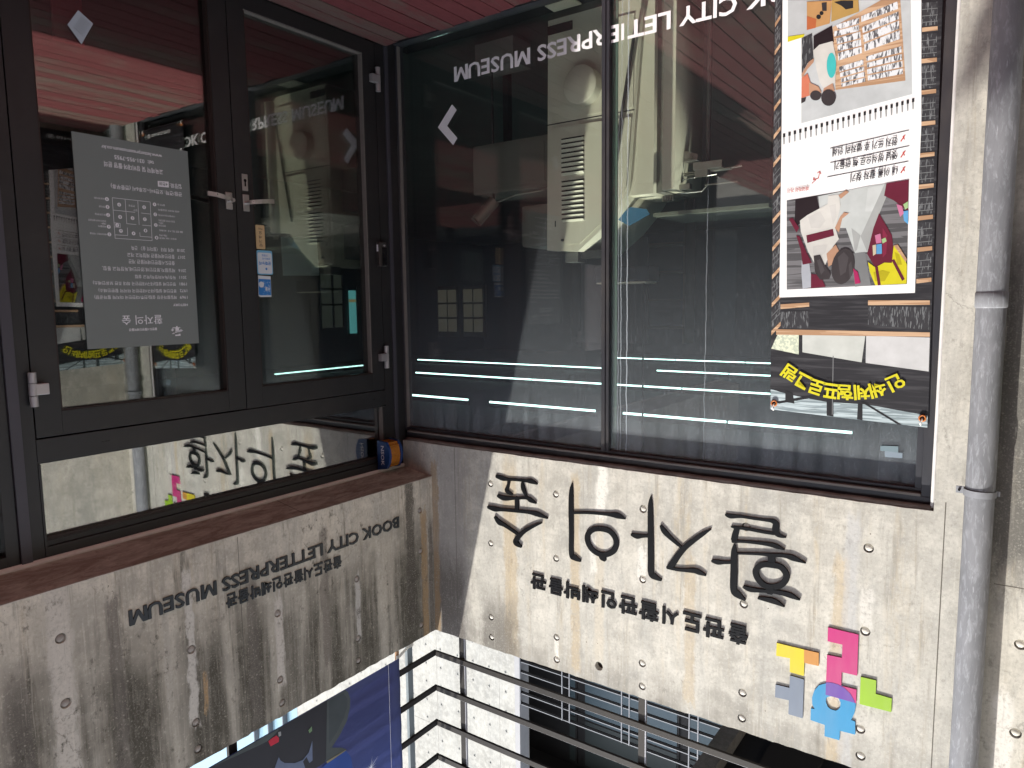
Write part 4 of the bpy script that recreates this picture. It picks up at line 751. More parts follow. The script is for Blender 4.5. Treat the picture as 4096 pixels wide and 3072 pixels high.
# ------------------------------------------------------------------ materials
K_DIRTY = (0.055, 0.048, 0.042)
WHT = (0.62, 0.60, 0.55)
CREAM = (0.52, 0.47, 0.38)
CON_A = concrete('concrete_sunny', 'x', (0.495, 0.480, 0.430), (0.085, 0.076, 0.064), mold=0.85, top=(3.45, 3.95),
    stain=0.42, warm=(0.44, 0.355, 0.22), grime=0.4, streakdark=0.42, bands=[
        (1.235, 0.036, 2.47, 2.80, (0.68, 0.67, 0.62), 0.9, 0.10), (1.225, 0.030, 2.78, 3.62, (0.50, 0.46, 0.38), 0.8, 0.03),
        (1.185, 0.022, 2.90, 3.10, (0.66, 0.65, 0.6), 0.75, 0.05), (1.484, 0.026, 2.88, 3.075, (0.66, 0.65, 0.60), 0.85, 0.05),
        (0.943, 0.016, 3.545, 3.665, (0.68, 0.66, 0.6), 0.9, 0.01), (2.567, 0.026, 2.88, 3.07, (0.62, 0.61, 0.57), 0.75, 0.06),
        (2.46, 0.035, 2.75, 3.75, (0.46, 0.37, 0.24), 0.6, 0.03), (2.50, 0.030, 2.55, 3.75, (0.42, 0.43, 0.44), 0.6, 0.02),
        (0.62, 0.05, 2.55, 3.75, (0.43, 0.33, 0.19), 0.55, 0.03), (0.16, 0.13, 2.45, 3.8, (0.26, 0.255, 0.25), 0.6, 0.05),
        (0.11, 0.16, 3.22, 3.85, (0.10, 0.09, 0.08), 0.85, 0.10), (0.52, 0.15, 3.42, 3.85, (0.12, 0.11, 0.095), 0.8, 0.16),
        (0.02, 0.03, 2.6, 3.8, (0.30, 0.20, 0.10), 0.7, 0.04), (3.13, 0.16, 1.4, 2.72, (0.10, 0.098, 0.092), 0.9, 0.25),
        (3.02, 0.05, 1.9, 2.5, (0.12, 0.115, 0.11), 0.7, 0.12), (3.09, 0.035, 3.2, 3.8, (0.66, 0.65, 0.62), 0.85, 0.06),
        (1.07, 0.03, 2.55, 3.7, (0.44, 0.34, 0.20), 0.55, 0.03), (1.75, 0.03, 2.9, 3.7, (0.45, 0.35, 0.21), 0.45, 0.03)])
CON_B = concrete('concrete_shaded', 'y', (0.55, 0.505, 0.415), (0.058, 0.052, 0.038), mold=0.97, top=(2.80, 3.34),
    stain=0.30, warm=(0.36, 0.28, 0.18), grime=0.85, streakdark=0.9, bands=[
        (2.23, 0.045, 2.68, 3.80, (0.56, 0.52, 0.45), 0.95, 0.02), (1.688, 0.022, 2.80, 3.55, (0.56, 0.53, 0.47), 0.95, 0.06),
        (1.80, 0.016, 2.95, 3.40, (0.42, 0.39, 0.33), 0.85, 0.04), (1.205, 0.026, 3.10, 3.56, (0.55, 0.51, 0.45), 0.95, 0.03),
        (0.664, 0.020, 3.15, 3.54, (0.44, 0.42, 0.38), 0.95, 0.03), (0.215, 0.040, 2.66, 3.60, (0.065, 0.056, 0.045), 0.85, 0.02),
        (0.09, 0.030, 2.9, 3.8, (0.36, 0.24, 0.12), 0.8, 0.02), (0.03, 0.02, 3.0, 3.8, (0.08, 0.07, 0.06), 0.7, 0.02),
        (0.42, 0.05, 2.9, 3.45, (0.42, 0.38, 0.31), 0.6, 0.03), (1.63, 0.012, 3.33, 3.50, (0.42, 0.27, 0.13), 0.8, 0.02),
        (2.02, 0.03, 2.8, 3.7, (0.12, 0.105, 0.09), 0.7, 0.05), (1.36, 0.035, 2.9, 3.7, (0.12, 0.105, 0.09), 0.7, 0.05),
        (0.90, 0.03, 2.8, 3.6, (0.14, 0.12, 0.10), 0.7, 0.05), (2.40, 0.05, 3.0, 3.8, (0.12, 0.105, 0.09), 0.7, 0.06)])
CON_FAR = concrete('concrete_far', 'x', (0.37, 0.365, 0.34), (0.23, 0.22, 0.20), stain=0.15, warm=(0.5, 0.47, 0.40), grime=0.3, streakdark=0.3)
CON_BEAM = concrete('concrete_beam', 'y', (0.30, 0.28, 0.25), (0.12, 0.11, 0.10), stain=0.2, grime=0.3)
def soffit_mat():
    m = NT('soffit_painted'); X, Y, Zc = m.xyz()
    n1 = m.noise(m.vec(m.mul(X, 9.0), m.mul(Y, 3.2), 0.0), 1.0, 7, 0.7, 1.4)
    n2 = m.noise(m.vec(m.mul(X, 40.0), m.mul(Y, 16.0), 0.0), 1.0, 5, 0.7, 0.8)
    c = m.mix(m.step(n1, 0.38, 0.62), (0.34, 0.31, 0.26), (0.55, 0.55, 0.48))
    c = m.mix(m.mul(m.step(n1, 0.60, 0.70), m.step(n2, 0.40, 0.62)), c, (0.72, 0.72, 0.66))
    c = m.mix(m.mul(m.step(n2, 0.50, 0.34), 0.45), c, (0.22, 0.18, 0.14))
    c = m.mix(m.mul(m.step(m.math('ABSOLUTE', m.sub(Y, 1.006)), 0.0035, 0.0015), 0.7), c, (0.06, 0.05, 0.04))
    return m.done(m.bsdf(c, 0.7, 0, m.bump(n2, 0.2, 0.003), 0.25))
SOFF = soffit_mat()
CAULK = plain('caulk', (0.50, 0.46, 0.42), 0.6, 0, 0.3, 0.2, 60)
CAULK_SHADED = plain('caulk_shaded', (0.19, 0.165, 0.145), 0.6, 0, 0.3, 0.5, 50, 0.2, 0.4, (0.08, 0.05, 0.03))  # caulk coloured darker for the shade under the concrete edge
FRAME = plain('dark_aluminium', (0.015, 0.0152, 0.0158), 0.42, 0.0, 0.45, 0.25, 14, 0.03, 0.12, (0.16, 0.13, 0.11))
FRAME_A = plain('dark_aluminium_window', (0.026, 0.027, 0.033), 0.42, 0.0, 0.5, 0.3, 22, 0.04, 0.30, (0.20, 0.17, 0.14), (1, 1, 0.4))
POST = plain('grey_aluminium', (0.052, 0.050, 0.060), 0.45, 0.0, 0.4, 0.2, 20)
BEAD = plain('bead_grey', (0.16, 0.145, 0.13), 0.5, 0.0, 0.4, 0.3, 60)
GASK = plain('gasket_brown', (0.020, 0.011, 0.009), 0.5, 0.0, 0.4, 0.2, 40)
STEEL = plain('brushed_steel', (0.50, 0.47, 0.46), 0.30, 0.85, 0.5, 0.12, 60, 0.03)
STEEL2 = plain('satin_silver', (0.44, 0.42, 0.42), 0.34, 0.55, 0.5, 0.08, 60, 0.02)
BLACKP = plain('black_plastic', (0.008, 0.008, 0.009), 0.25, 0, 0.5, 0.2, 30, 0)
LETTER = plain('black_acrylic', (0.004, 0.0045, 0.006), 0.5, 0.0, 0.10, 0.2, 26, 0.05, 0.03, (0.14, 0.14, 0.14), (1, 1, 0.25))
LETTER_G = plain('grey_acrylic', (0.016, 0.020, 0.023), 0.4, 0.0, 0.4, 0.5, 26, 0.05, 0.07, (0.14, 0.14, 0.14), (1, 1, 0.25))
VINYL = plain('white_vinyl', (0.74, 0.74, 0.76), 0.55, 0, 0.3, 0.06, 40, 0)
PLUGM = plain('mortar_plug', (0.52, 0.50, 0.45), 0.85, 0, 0.2, 0.35, 90, 0.3)
PLUGB = plain('mortar_plug_grey', (0.29, 0.26, 0.23), 0.85, 0, 0.2, 0.4, 90, 0.3)
PIPE = None

def pipe_mat():
    m = NT('pvc_pipe_grey')
    v = m.scaled(1, 1, 0.25)
    n = m.noise(v, 60, 6, 0.7, 0.6); n2 = m.noise(v, 18, 5, 0.65); n3 = m.noise(m.scaled(1, 1, 0.12), 120, 3, 0.6)
    c = m.mix(m.step(n2, 0.3, 0.7), (0.165, 0.172, 0.188), (0.215, 0.222, 0.240))
    c = m.mix(m.mul(m.step(n, 0.48, 0.68), 0.5), c, (0.36, 0.38, 0.41))
    c = m.mix(m.mul(m.step(n3, 0.62, 0.74), 0.5), c, (0.48, 0.49, 0.52))
    return m.done(m.bsdf(c, 0.6, 0, m.bump(n, 0.15, 0.002), 0.3))
PIPE = pipe_mat()

def wood_deck():
    m = NT('weathered_red_boards')
    oi = m.n('ShaderNodeObjectInfo')
    rnd = oi.outputs['Random']
    off = m.n('ShaderNodeVectorMath', operation='ADD'); m.put(off.inputs[0], m.pos())
    m.put(off.inputs[1], m.vec(m.mul(rnd, 37.0), m.mul(rnd, 91.0), 0.0))
    P = off.outputs[0]
    sc = m.n('ShaderNodeVectorMath', operation='MULTIPLY'); m.put(sc.inputs[0], P); sc.inputs[1].default_value = (1, 0.06, 1)
    grain = m.noise(sc.outputs[0], 130, 6, 0.7, 0.4)
    sc2 = m.n('ShaderNodeVectorMath', operation='MULTIPLY'); m.put(sc2.inputs[0], P); sc2.inputs[1].default_value = (1, 0.30, 1)
    wear = m.noise(sc2.outputs[0], 13, 7, 0.75)
    wear2 = m.noise(sc2.outputs[0], 40, 5, 0.7)
    red = m.mix(wear2, (0.105, 0.026, 0.029), (0.195, 0.056, 0.060))
    grey = m.mix(grain, (0.080, 0.055, 0.048), (0.185, 0.140, 0.118))
    w = m.add(m.mul(wear, 0.62), m.add(m.mul(grain, 0.26), m.mul(m.sub(rnd, 0.5), 0.24)))
    c = m.mix(m.mul(m.step(w, 0.38, 0.58), 0.9), red, grey)
    c = m.mix(m.mul(m.step(grain, 0.54, 0.68), 0.6), c, (0.045, 0.022, 0.02))
    c = m.mix(m.mul(m.step(wear2, 0.68, 0.74), 0.5), c, (0.42, 0.34, 0.30))
    return m.done(m.bsdf(c, 0.8, 0, m.bump(m.add(grain, m.mul(wear, 0.3)), 0.6, 0.003), 0.25))
DECK = wood_deck()

def dirt_A(m):
    X, Y, Zc = m.xyz()
    st = m.noise(m.vec(m.mul(X, 170.0), 1.0, m.mul(Zc, 22.0)), 1.0, 4, 0.7)
    st2 = m.noise(m.vec(m.mul(X, 14.0), 5.0, m.mul(Zc, 0.8)), 1.0, 3, 0.55)
    up = m.step(Zc, 0.9, 2.55)
    fog = m.add(0.008, m.mul(up, 0.07))
    fog = m.add(fog, m.mul(m.mul(m.step(st, 0.50, 0.78), up), 0.16))
    fog = m.add(fog, m.mul(m.mul(m.step(Zc, 2.05, 2.45), m.step(st2, 0.30, 0.7)), 0.14))
    sp = m.voro(m.pos(), 170.0); sc = m.n('ShaderNodeSeparateColor'); m.t.links.new(sp.outputs['Color'], sc.inputs[0])
    dot = m.mul(m.math('LESS_THAN', sp.outputs['Distance'], 0.16), m.step(sc.outputs[0], 0.80, 0.84))
    fog = m.add(fog, m.mul(dot, m.add(0.05, m.mul(up, 0.35))))
    wob = m.mul(m.sub(m.noise(m.vec(0.0, 3.0, m.mul(Zc, 7.0)), 1.0, 4, 0.6), 0.5), 0.022)
    for cx, w, z0 in ((1.312, 0.0009, -9), (1.348, 0.0014, -9), (1.296, 0.0006, 0.2), (1.78, 0.0005, 0.9)):
        d = m.math('ABSOLUTE', m.sub(m.add(X, wob), cx))
        fog = m.add(fog, m.mul(m.mul(m.step(d, w * 1.6, w * 0.6), m.step(Zc, z0, z0 + 0.4)), m.step(st2, 0.3, 0.6, 0.2, 0.55)))
    return m.math('MINIMUM', fog, 0.85)
GLASS_A = glass('window_glass', (0.97, 0.985, 0.975), 1.0, dirt_A)
GLASS_A2 = glass('window_glass_inner', (0.97, 0.985, 0.975), 0.8, None)
GLASS_B = glass('door_glass', (0.84, 0.88, 0.86), 3.2, None)
GLASS_T = glass('transom_glass', (0.80, 0.84, 0.82), 8.5, None)
GLASS_T2 = glass('transom_glass_inner', (0.80, 0.84, 0.82), 4.5, None)
GLASS_B2 = glass('door_glass_inner', (0.84, 0.89, 0.87), 1.8, None)
FARGLASS = None
def far_glass():
    m = NT('far_glass'); n = m.noise(m.scaled(1, 1, 1), 0.6, 2, 0.5)
    return m.done(m.bsdf(m.mix(n, (0.035, 0.055, 0.07), (0.07, 0.10, 0.12)), 0.04, 0.0, None, 1.0))
FARGLASS = far_glass()

# ------------------------------------------------------------------ the setting: deck, ground, interior shell
XD = -0.256            # face of the entrance frame
deck = thing('deck', None, None); tag(deck, kind='structure')
PW, PG = 0.112, 0.008
x = XD + 0.004; row = 0
widths = []
rd = random.Random(3)
while x < 6.4 and row < 58:
    w = PW * rd.uniform(0.93, 1.05)
    y0 = 0.052 + rd.uniform(-0.022, 0.014)
    ys = [y0]
    cuts = rd.choice([[3.1], [2.2], [1.5, 4.3], [4.0]]) if row > 6 else [rd.uniform(2.2, 3.4)]
    ys += cuts + [8.4]
    for a, b in zip(ys, ys[1:]):
        bm = bmesh.new()
        add_box(bm, x, x + w - PG, a + 0.002, b - 0.002, -0.028, rd.uniform(-0.0015, 0.0005), 0)
        for v in bm.verts:
            if abs(v.co.y - a - 0.002) < 1e-4 and a == y0: v.co.y += rd.uniform(-0.006, 0.006)
        bmesh.ops.recalc_face_normals(bm, faces=bm.faces)
        link('plank', bm_mesh(bm, 'plank'), DECK, deck)
    x += w; row += 1
GROUND = plain('dark_ground', (0.06, 0.055, 0.05), 0.9, 0, 0.2, 0.4, 3)
PAVE = plain('grey_paving', (0.22, 0.21, 0.20), 0.9, 0, 0.2, 0.4, 3)
box('ground', -70, 70, -70, 70, -0.5, -0.12, PAVE, kind='structure')
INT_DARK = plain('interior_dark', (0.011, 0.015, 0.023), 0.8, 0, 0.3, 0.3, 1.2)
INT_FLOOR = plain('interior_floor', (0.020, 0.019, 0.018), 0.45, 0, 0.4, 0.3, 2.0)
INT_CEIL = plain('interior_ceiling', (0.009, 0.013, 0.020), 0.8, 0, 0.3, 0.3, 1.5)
sheetL = [(-9.5, -12.9), (3.3, -12.9), (3.3, -0.26), (-0.36, -0.26), (-0.36, 5.9), (-9.5, 5.9)]
def slab(name, outline, z0, z1, mat, **kw):
    bm = bmesh.new()
    lo = [bm.verts.new((px, py, z0)) for px, py in outline]; hi = [bm.verts.new((px, py, z1)) for px, py in outline]
    bm.faces.new(lo[::-1]); bm.faces.new(hi)
    n = len(outline)
    for i in range(n): bm.faces.new((lo[i], lo[(i + 1) % n], hi[(i + 1) % n], hi[i]))
    bmesh.ops.recalc_face_normals(bm, faces=bm.faces)
    return link(name, bm_mesh(bm, name), mat, **kw)
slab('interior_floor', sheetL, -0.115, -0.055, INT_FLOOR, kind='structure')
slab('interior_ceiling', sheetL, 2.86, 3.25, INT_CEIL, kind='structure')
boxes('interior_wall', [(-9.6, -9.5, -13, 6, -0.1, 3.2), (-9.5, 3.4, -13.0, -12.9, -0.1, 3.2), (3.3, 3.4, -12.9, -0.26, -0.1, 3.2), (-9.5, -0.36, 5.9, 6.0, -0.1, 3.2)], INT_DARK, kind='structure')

# ------------------------------------------------------------------ the museum building
bld = thing('museum_building', 'raw concrete museum building with dark framed glass corner and black glass doors', 'building')
PA = [(a, b) for a, b in ((0.475, 2.683), (0.943, 2.681), (1.484, 2.683), (0.470, 3.058), (0.942, 3.060), (1.485, 3.068), (2.024, 3.077),
      (0.942, 3.537), (0.942, 3.674), (1.486, 3.539), (1.487, 3.670), (2.028, 3.536), (2.028, 3.670), (2.567, 3.074), (2.564, 3.540), (2.570, 3.668),
      (3.130, 2.982), (3.134, 3.358), (2.566, 2.690), (0.464, 3.534), (0.465, 3.664), (2.027, 2.686))]
PB_ = DATA['PLUG_B']
zA = 3.738
outA = [(-6.5, -0.12), (-6.5, zA), (0.249, zA), (0.249, 2.486), (-2.806, 2.486), (-2.806, -0.12)]
# ragged cast edge along the top
rr = random.Random(5)
topA = [(-6.5, -0.12), (-6.5, zA)]
xx = -4.0
while xx < 0.0:
    topA.append((xx, zA + rr.uniform(-0.003, 0.0025))); xx += rr.uniform(0.02, 0.05)
topA += [(0.002, zA), (0.249, zA), (0.249, 2.486)]
xx = 0.22
while xx > -2.79:
    topA.append((xx, 2.486 + rr.uniform(-0.0015, 0.0015))); xx -= rr.uniform(0.03, 0.07)
topA += [(-2.806, 2.484), (-2.806, -0.12)]
holesA = [circ(-a, b, 0.0215, 18) for a, b in PA] + [circ(-1.2214, 3.6331, 0.0255, 20)]
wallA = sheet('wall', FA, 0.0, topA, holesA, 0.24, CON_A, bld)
outB = [(0.0005, 2.702), (6.0, 2.702), (6.0, zA)]
yy = 4.0
while yy > 0.02:
    outB.append((yy, zA + rr.uniform(-0.004, 0.003))); yy -= rr.uniform(0.02, 0.05)
outB.append((0.0005, zA))
holesB = [circ(a, b, 0.0215, 18) for a, b in PB_]
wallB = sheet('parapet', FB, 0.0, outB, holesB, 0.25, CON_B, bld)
def plug(parent, fr, a, b, mat, rough, dpt):
    bm = bmesh.new()
    seed = random.Random(int(a * 1000 + b * 77))
    c = bm.verts.new(to_world(fr, 0, a, b, dpt + 0.006))
    R1 = [bm.verts.new(to_world(fr, 0, a + 0.010 * math.cos(t), b + 0.010 * math.sin(t), dpt + 0.005 + seed.uniform(-1, 1) * rough)) for t in (k * math.pi / 7 for k in range(14))]
    R2 = [bm.verts.new(to_world(fr, 0, a + 0.0165 * math.cos(t), b + 0.0165 * math.sin(t), dpt + seed.uniform(-1, 1) * rough)) for t in (k * math.pi / 7 for k in range(14))]
    R3 = [bm.verts.new(to_world(fr, 0, a + 0.0195 * math.cos(t), b + 0.0195 * math.sin(t), -0.02)) for t in (k * math.pi / 7 for k in range(14))]
    for k in range(14):
        bm.faces.new((c, R1[k], R1[(k + 1) % 14]))
        bm.faces.new((R1[k], R2[k], R2[(k + 1) % 14], R1[(k + 1) % 14]))
        bm.faces.new((R2[k], R3[k], R3[(k + 1) % 14], R2[(k + 1) % 14]))
    bmesh.ops.recalc_face_normals(bm, faces=bm.faces)
    return link('mortar_plug', bm_mesh(bm, 'mortar_plug', True), mat, parent)
for i, (a, b) in enumerate(PA): plug(wallA, FA, -a, b, PLUGM, 0.0015 if i in (5, 6, 11, 18) else 0.0003, -0.007)
for a, b in PB_: plug(wallB, FB, a, b, PLUGB, 0.0006, -0.006)
JN = plain('joint_line', (0.11, 0.10, 0.085), 0.9)
for nm, b in (('form_joint', (0.193, 0.1955, 0, 0.0006, 2.49, 3.73)), ('form_joint', (2.846, 2.850, 0, 0.0006, 2.44, 3.73)), ('form_joint', (3.03, 6.4, 0, 0.0006, 2.748, 2.751))):
    box(nm, *b, JN, wallA)
box('form_joint', 0, 0.0006, 1.417, 1.4195, 2.71, 3.73, JN, wallB)
box('drain_bore', 1.19, 1.25, -0.05, -0.035, 3.60, 3.67, GASK, bld)
# soffit under the parapet, painted brown, falling slightly to the back
bm = bmesh.new()
q = [(XD - 0.02, 0.0, 2.657), (0.0, 0.0, 2.699), (0.0, 6.0, 2.699), (XD - 0.02, 6.0, 2.657)]
lo = [bm.verts.new(p) for p in q]; hi = [bm.verts.new((p[0], p[1], 2.7015)) for p in q]
bm.faces.new(lo[::-1]); bm.faces.new(hi)
for i in range(4): bm.faces.new((lo[i], lo[(i + 1) % 4], hi[(i + 1) % 4], hi[i]))
bmesh.ops.recalc_face_normals(bm, faces=bm.faces)
link('soffit', bm_mesh(bm, 'soffit'), SOFF, bld)
boxes('soffit_joint', [(XD, -0.001, 1.005, 1.0075, 2.6, 2.6572)], GASK, bld) if False else None
tube('caulk_bead', [(XD + 0.006, 0.0, 2.6535), (XD + 0.006, 6.0, 2.6535)], 0.012, plain('caulk_pale', (0.72, 0.69, 0.64), 0.6, 0, 0.3, 0.2, 60), bld, 8)

# ---- window wall on the left (plane y = 0), recessed 4 cm
win = thing('window', None, None); win.parent = bld
def wbox(name, *a, mat=FRAME_A, bev=0.002, parent=None): return box(name, *a, mat, parent or win, bev)
YF = -0.040
wbox('frame_rail', -0.250, 2.795, -0.105, YF, 2.436, 2.478)
wbox('frame_ledge', -0.235, 2.752, -0.060, YF + 0.010, 2.424, 2.436, mat=BEAD)
wbox('frame_rail', -0.250, 2.752, -0.105, -0.052, 2.405, 2.424)
wbox('frame_rail', -0.250, 2.795, -0.105, YF, -0.100, -0.032)
wbox('frame_ledge', -0.250, 2.752, -0.058, YF + 0.030, -0.032, -0.024)
wbox('frame_stile', 2.752, 2.795, -0.105, YF, -0.032, 2.436)
wbox('frame_stile', 2.727, 2.752, -0.105, -0.052, -0.024, 2.405)
wbox('frame_stile', -0.275, -0.250, -0.105, YF, -0.032, 2.424)
wbox('mullion', 1.209, 1.231, -0.105, -0.046, -0.024, 2.405)
wbox('mullion', 1.2345, 1.252, -0.105, -0.050, -0.024, 2.405)
wbox('glazing_bead', -0.250, -0.243, -0.070, -0.046, -0.024, 2.405, mat=BEAD, bev=0)
wbox('sealant', 1.231, 1.2345, -0.105, -0.056, -0.024, 2.405, mat=GASK, bev=0)
box('glass_pane', -0.243, 1.209, -0.078, -0.072, -0.024, 2.405, GLASS_A, win)
box('glass_pane', 1.252, 2.727, -0.078, -0.072, -0.024, 2.405, GLASS_A, win)
box('glass_pane', -0.243, 1.209, -0.099, -0.093, -0.024, 2.405, GLASS_A2, win)
box('glass_pane', 1.252, 2.727, -0.099, -0.093, -0.024, 2.405, GLASS_A2, win)
GREEN = plain('green_edge_tint', (0.075, 0.125, 0.095), 0.35, 0, 0.5, 0.2, 20, 0)
box('edge_tint_strip', 1.252, 1.283, -0.091, -0.084, -0.024, 2.405, GREEN, win)  # painted green strip imitates light bent through the glass edge
tube('caulk_bead', [(2.800, -0.020, -0.1), (2.801, -0.020, 1.2), (2.799, -0.020, 2.445), (2.797, -0.026, 2.475)], 0.0085, plain('caulk_white', (0.56, 0.55, 0.54), 0.6, 0, 0.3, 0.25, 50), win, 10)
bm = bmesh.new(); pts = []
for k in range(60):
    t = k / 59; pts.append((2.795 - t * 3.03, -0.022 + rr.uniform(-0.003, 0.003), 2.482 + rr.uniform(-0.0015, 0.001)))
add_tube(bm, pts, 0.016, 8); bmesh.ops.recalc_face_normals(bm, faces=bm.faces)
link('caulk_bead', bm_mesh(bm, 'caulk_bead', True), CAULK_SHADED, win)
box('gap_shade', XD, 2.80, -0.04, 0.075, -0.115, -0.040, GASK, bld)  # solid dark strip stands in for the shade in the gap

# ---- entrance: frame, two leaves, transom, fixed side panel (plane x = XD)
ent = thing('entrance_frame', None, None); ent.parent = bld
def ebox(name, y0, y1, z0, z1, mat=FRAME, d=0.085, f=0.0, bev=0.0015, parent=None):
    return box(name, XD + f - d, XD + f, y0, y1, z0, z1, mat, parent or ent, bev)
ebox('corner_post', -0.040, 0.030, -0.1, 2.655, mat=FRAME, f=-0.004)
ebox('corner_post', 0.033, 0.063, -0.1, 2.655, mat=POST, f=0.006)
ebox('jamb', 0.065, 0.138, -0.1, 2.655)
ebox('jamb', 2.157, 2.206, -0.1, 2.655, f=-0.002)
ebox('post', 2.209, 2.250, -0.1, 2.655, mat=POST, f=0.012)
ebox('side_frame', 2.252, 2.300, -0.1, 2.655, mat=FRAME)
ebox('transom_rail', 0.139, 2.156, 2.138, 2.232)
ebox('transom_rail', 0.139, 2.156, 2.232, 2.243, f=-0.010)
ebox('head_rail', 0.139, 2.156, 2.600, 2.655)
ebox('head_rail', 0.165, 2.147, 2.575, 2.600, f=-0.012)
ebox('transom_stile', 0.139, 0.164, 2.243, 2.600)
ebox('transom_stile', 2.146, 2.156, 2.243, 2.600)
ebox('glazing_bead', 0.164, 0.1695, 2.243, 2.600, mat=BEAD, f=-0.006, d=0.03, bev=0)
ebox('glazing_bead', 0.170, 2.146, 2.562, 2.5745, mat=GASK, f=-0.014, d=0.05, bev=0)
ebox('vent_slot', 0.232, 0.252, 2.186, 2.1885, mat=BLACKP, f=0.0004, d=0.002, bev=0)
ebox('vent_slot', 1.862, 1.895, 2.186, 2.1885, mat=BLACKP, f=0.0004, d=0.002, bev=0)
box('glass_pane', XD - 0.046, XD - 0.040, 0.164, 2.146, 2.243, 2.575, GLASS_T, ent)
box('glass_pane', XD - 0.066, XD - 0.060, 0.164, 2.146, 2.243, 2.575, GLASS_T2, ent)
box('glass_pane', XD - 0.046, XD - 0.040, 2.300, 3.25, 0.05, 2.60, GLASS_B, ent)
ebox('side_frame', 2.300, 3.30, 2.600, 2.655)
ebox('side_frame', 2.300, 3.30, -0.1, 0.05)
ebox('side_frame', 3.25, 3.35, -0.1, 2.655, f=0.001)

def leaf(y0, y1, gy0, gy1, z0, z1, gz0, gz1):
    d = thing('door', None, None); d.parent = bld
    ebox('stile', y0, gy0, z0, z1, parent=d); ebox('stile', gy1, y1, z0, z1, parent=d)
    ebox('rail', gy0 + 0.0004, gy1 - 0.0004, gz1, z1, parent=d, f=-0.0003); ebox('rail', gy0 + 0.0004, gy1 - 0.0004, z0, gz0, parent=d, f=-0.0003)
    ebox('glazing_bead', gy0, gy0 + 0.007, gz0 + 0.006, gz1 - 0.006, mat=BEAD if y0 < 1 else GASK, f=-0.004, d=0.03, bev=0, parent=d)
    ebox('glazing_bead', gy1 - 0.007, gy1, gz0 + 0.006, gz1 - 0.006, mat=GASK, f=-0.004, d=0.03, bev=0, parent=d)
    ebox('glazing_bead', gy0, gy1, gz1 - 0.006, gz1, mat=GASK, f=-0.004, d=0.03, bev=0, parent=d)
    ebox('glazing_bead', gy0, gy1, gz0, gz0 + 0.006, mat=BEAD, f=-0.004, d=0.03, bev=0, parent=d)
    box('glass_pane', XD - 0.040, XD - 0.034, gy0 + 0.004, gy1 - 0.004, gz0 + 0.004, gz1 - 0.004, GLASS_B, d)
    box('glass_pane', XD - 0.062, XD - 0.056, gy0 + 0.004, gy1 - 0.004, gz0 + 0.004, gz1 - 0.004, GLASS_B2, d)
    return d
doorR = leaf(0.1425, 1.1505, 0.242, 1.054, 0.004, 2.133, 0.088, 2.026)
doorL = leaf(1.1555, 2.1525, 1.254, 2.050, 0.004, 2.131, 0.088, 2.028)
for d, y, cz in ((doorR, 0.150, 0.222), (doorR, 0.150, 1.925), (doorL, 2.146, 1.925), (doorL, 2.146, 0.222)):
    s = 1 if d is doorR else -1
    bm = bmesh.new()
    for za, zb, r in ((-0.071, -0.027, 0.0155), (0.027, 0.071, 0.0155), (-0.0245, 0.0245, 0.0160)):
        add_tube(bm, [(XD + 0.020, y - s * 0.012, cz + za), (XD + 0.020, y - s * 0.012, cz + zb)], r, 16)
    add_box(bm, XD + 0.002, XD + 0.034, min(y - s * 0.012, y + s * 0.044), max(y - s * 0.012, y + s * 0.044), cz - 0.0235, cz + 0.0235, 0.003)
    bmesh.ops.recalc_face_normals(bm, faces=bm.faces)
    link('hinge', bm_mesh(bm, 'hinge'), STEEL2, d)
def handle(d, y, tip):
    s = 1 if tip > y else -1
    box('handle_plate', XD + 0.0005, XD + 0.009, y - 0.019, y + 0.019, 1.018, 1.104, STEEL, d, 0.004)
    bm = bmesh.new()
    add_tube(bm, [(XD + 0.006, y, 1.061), (XD + 0.048, y, 1.061)], 0.0095, 14)
    pts = [(XD + 0.040, y + s * 0.0, 1.061), (XD + 0.052, y + s * 0.02, 1.058), (XD + 0.055, y + s * 0.06, 1.052), (XD + 0.053, y + s * 0.10, 1.046), (XD + 0.046, y + s * 0.142, 1.043)]
    for a, b in zip(pts, pts[1:]):
        a, b = Vector(a), Vector(b)
        v = [bm.verts.new(p + Vector((ex, 0, ez))) for p in (a, b) for ex, ez in ((-0.004, -0.0105), (0.004, -0.0105), (0.004, 0.0105), (-0.004, 0.0105))]
        for k in range(4): bm.faces.new((v[k], v[(k + 1) % 4], v[4 + (k + 1) % 4], v[4 + k]))
        bm.faces.new(v[:4][::-1]); bm.faces.new(v[4:])
    bmesh.ops.remove_doubles(bm, verts=bm.verts, dist=1e-5)
    bmesh.ops.recalc_face_normals(bm, faces=bm.faces)
    link('handle', bm_mesh(bm, 'handle'), STEEL, d)
handle(doorR, 1.098, 0.90); handle(doorL, 1.197, 1.33)
box('lock_cylinder', XD + 0.0005, XD + 0.008, 1.082, 1.116, 0.915, 1.000, STEEL, doorR, 0.003)
kh = [(1.099 + 0.0085 * math.cos(t), 0.948 + 0.0085 * math.sin(t)) for t in (k * math.pi / 8 for k in range(16))]
sheet('keyhole', FB, XD + 0.0086, kh, (), 0.0, BLACKP, doorR)
sheet('keyhole', FB, XD + 0.0084, [(1.0945, 0.952), (1.1035, 0.952), (1.1035, 0.978), (1.0945, 0.978)], (), 0.0, BLACKP, doorR)
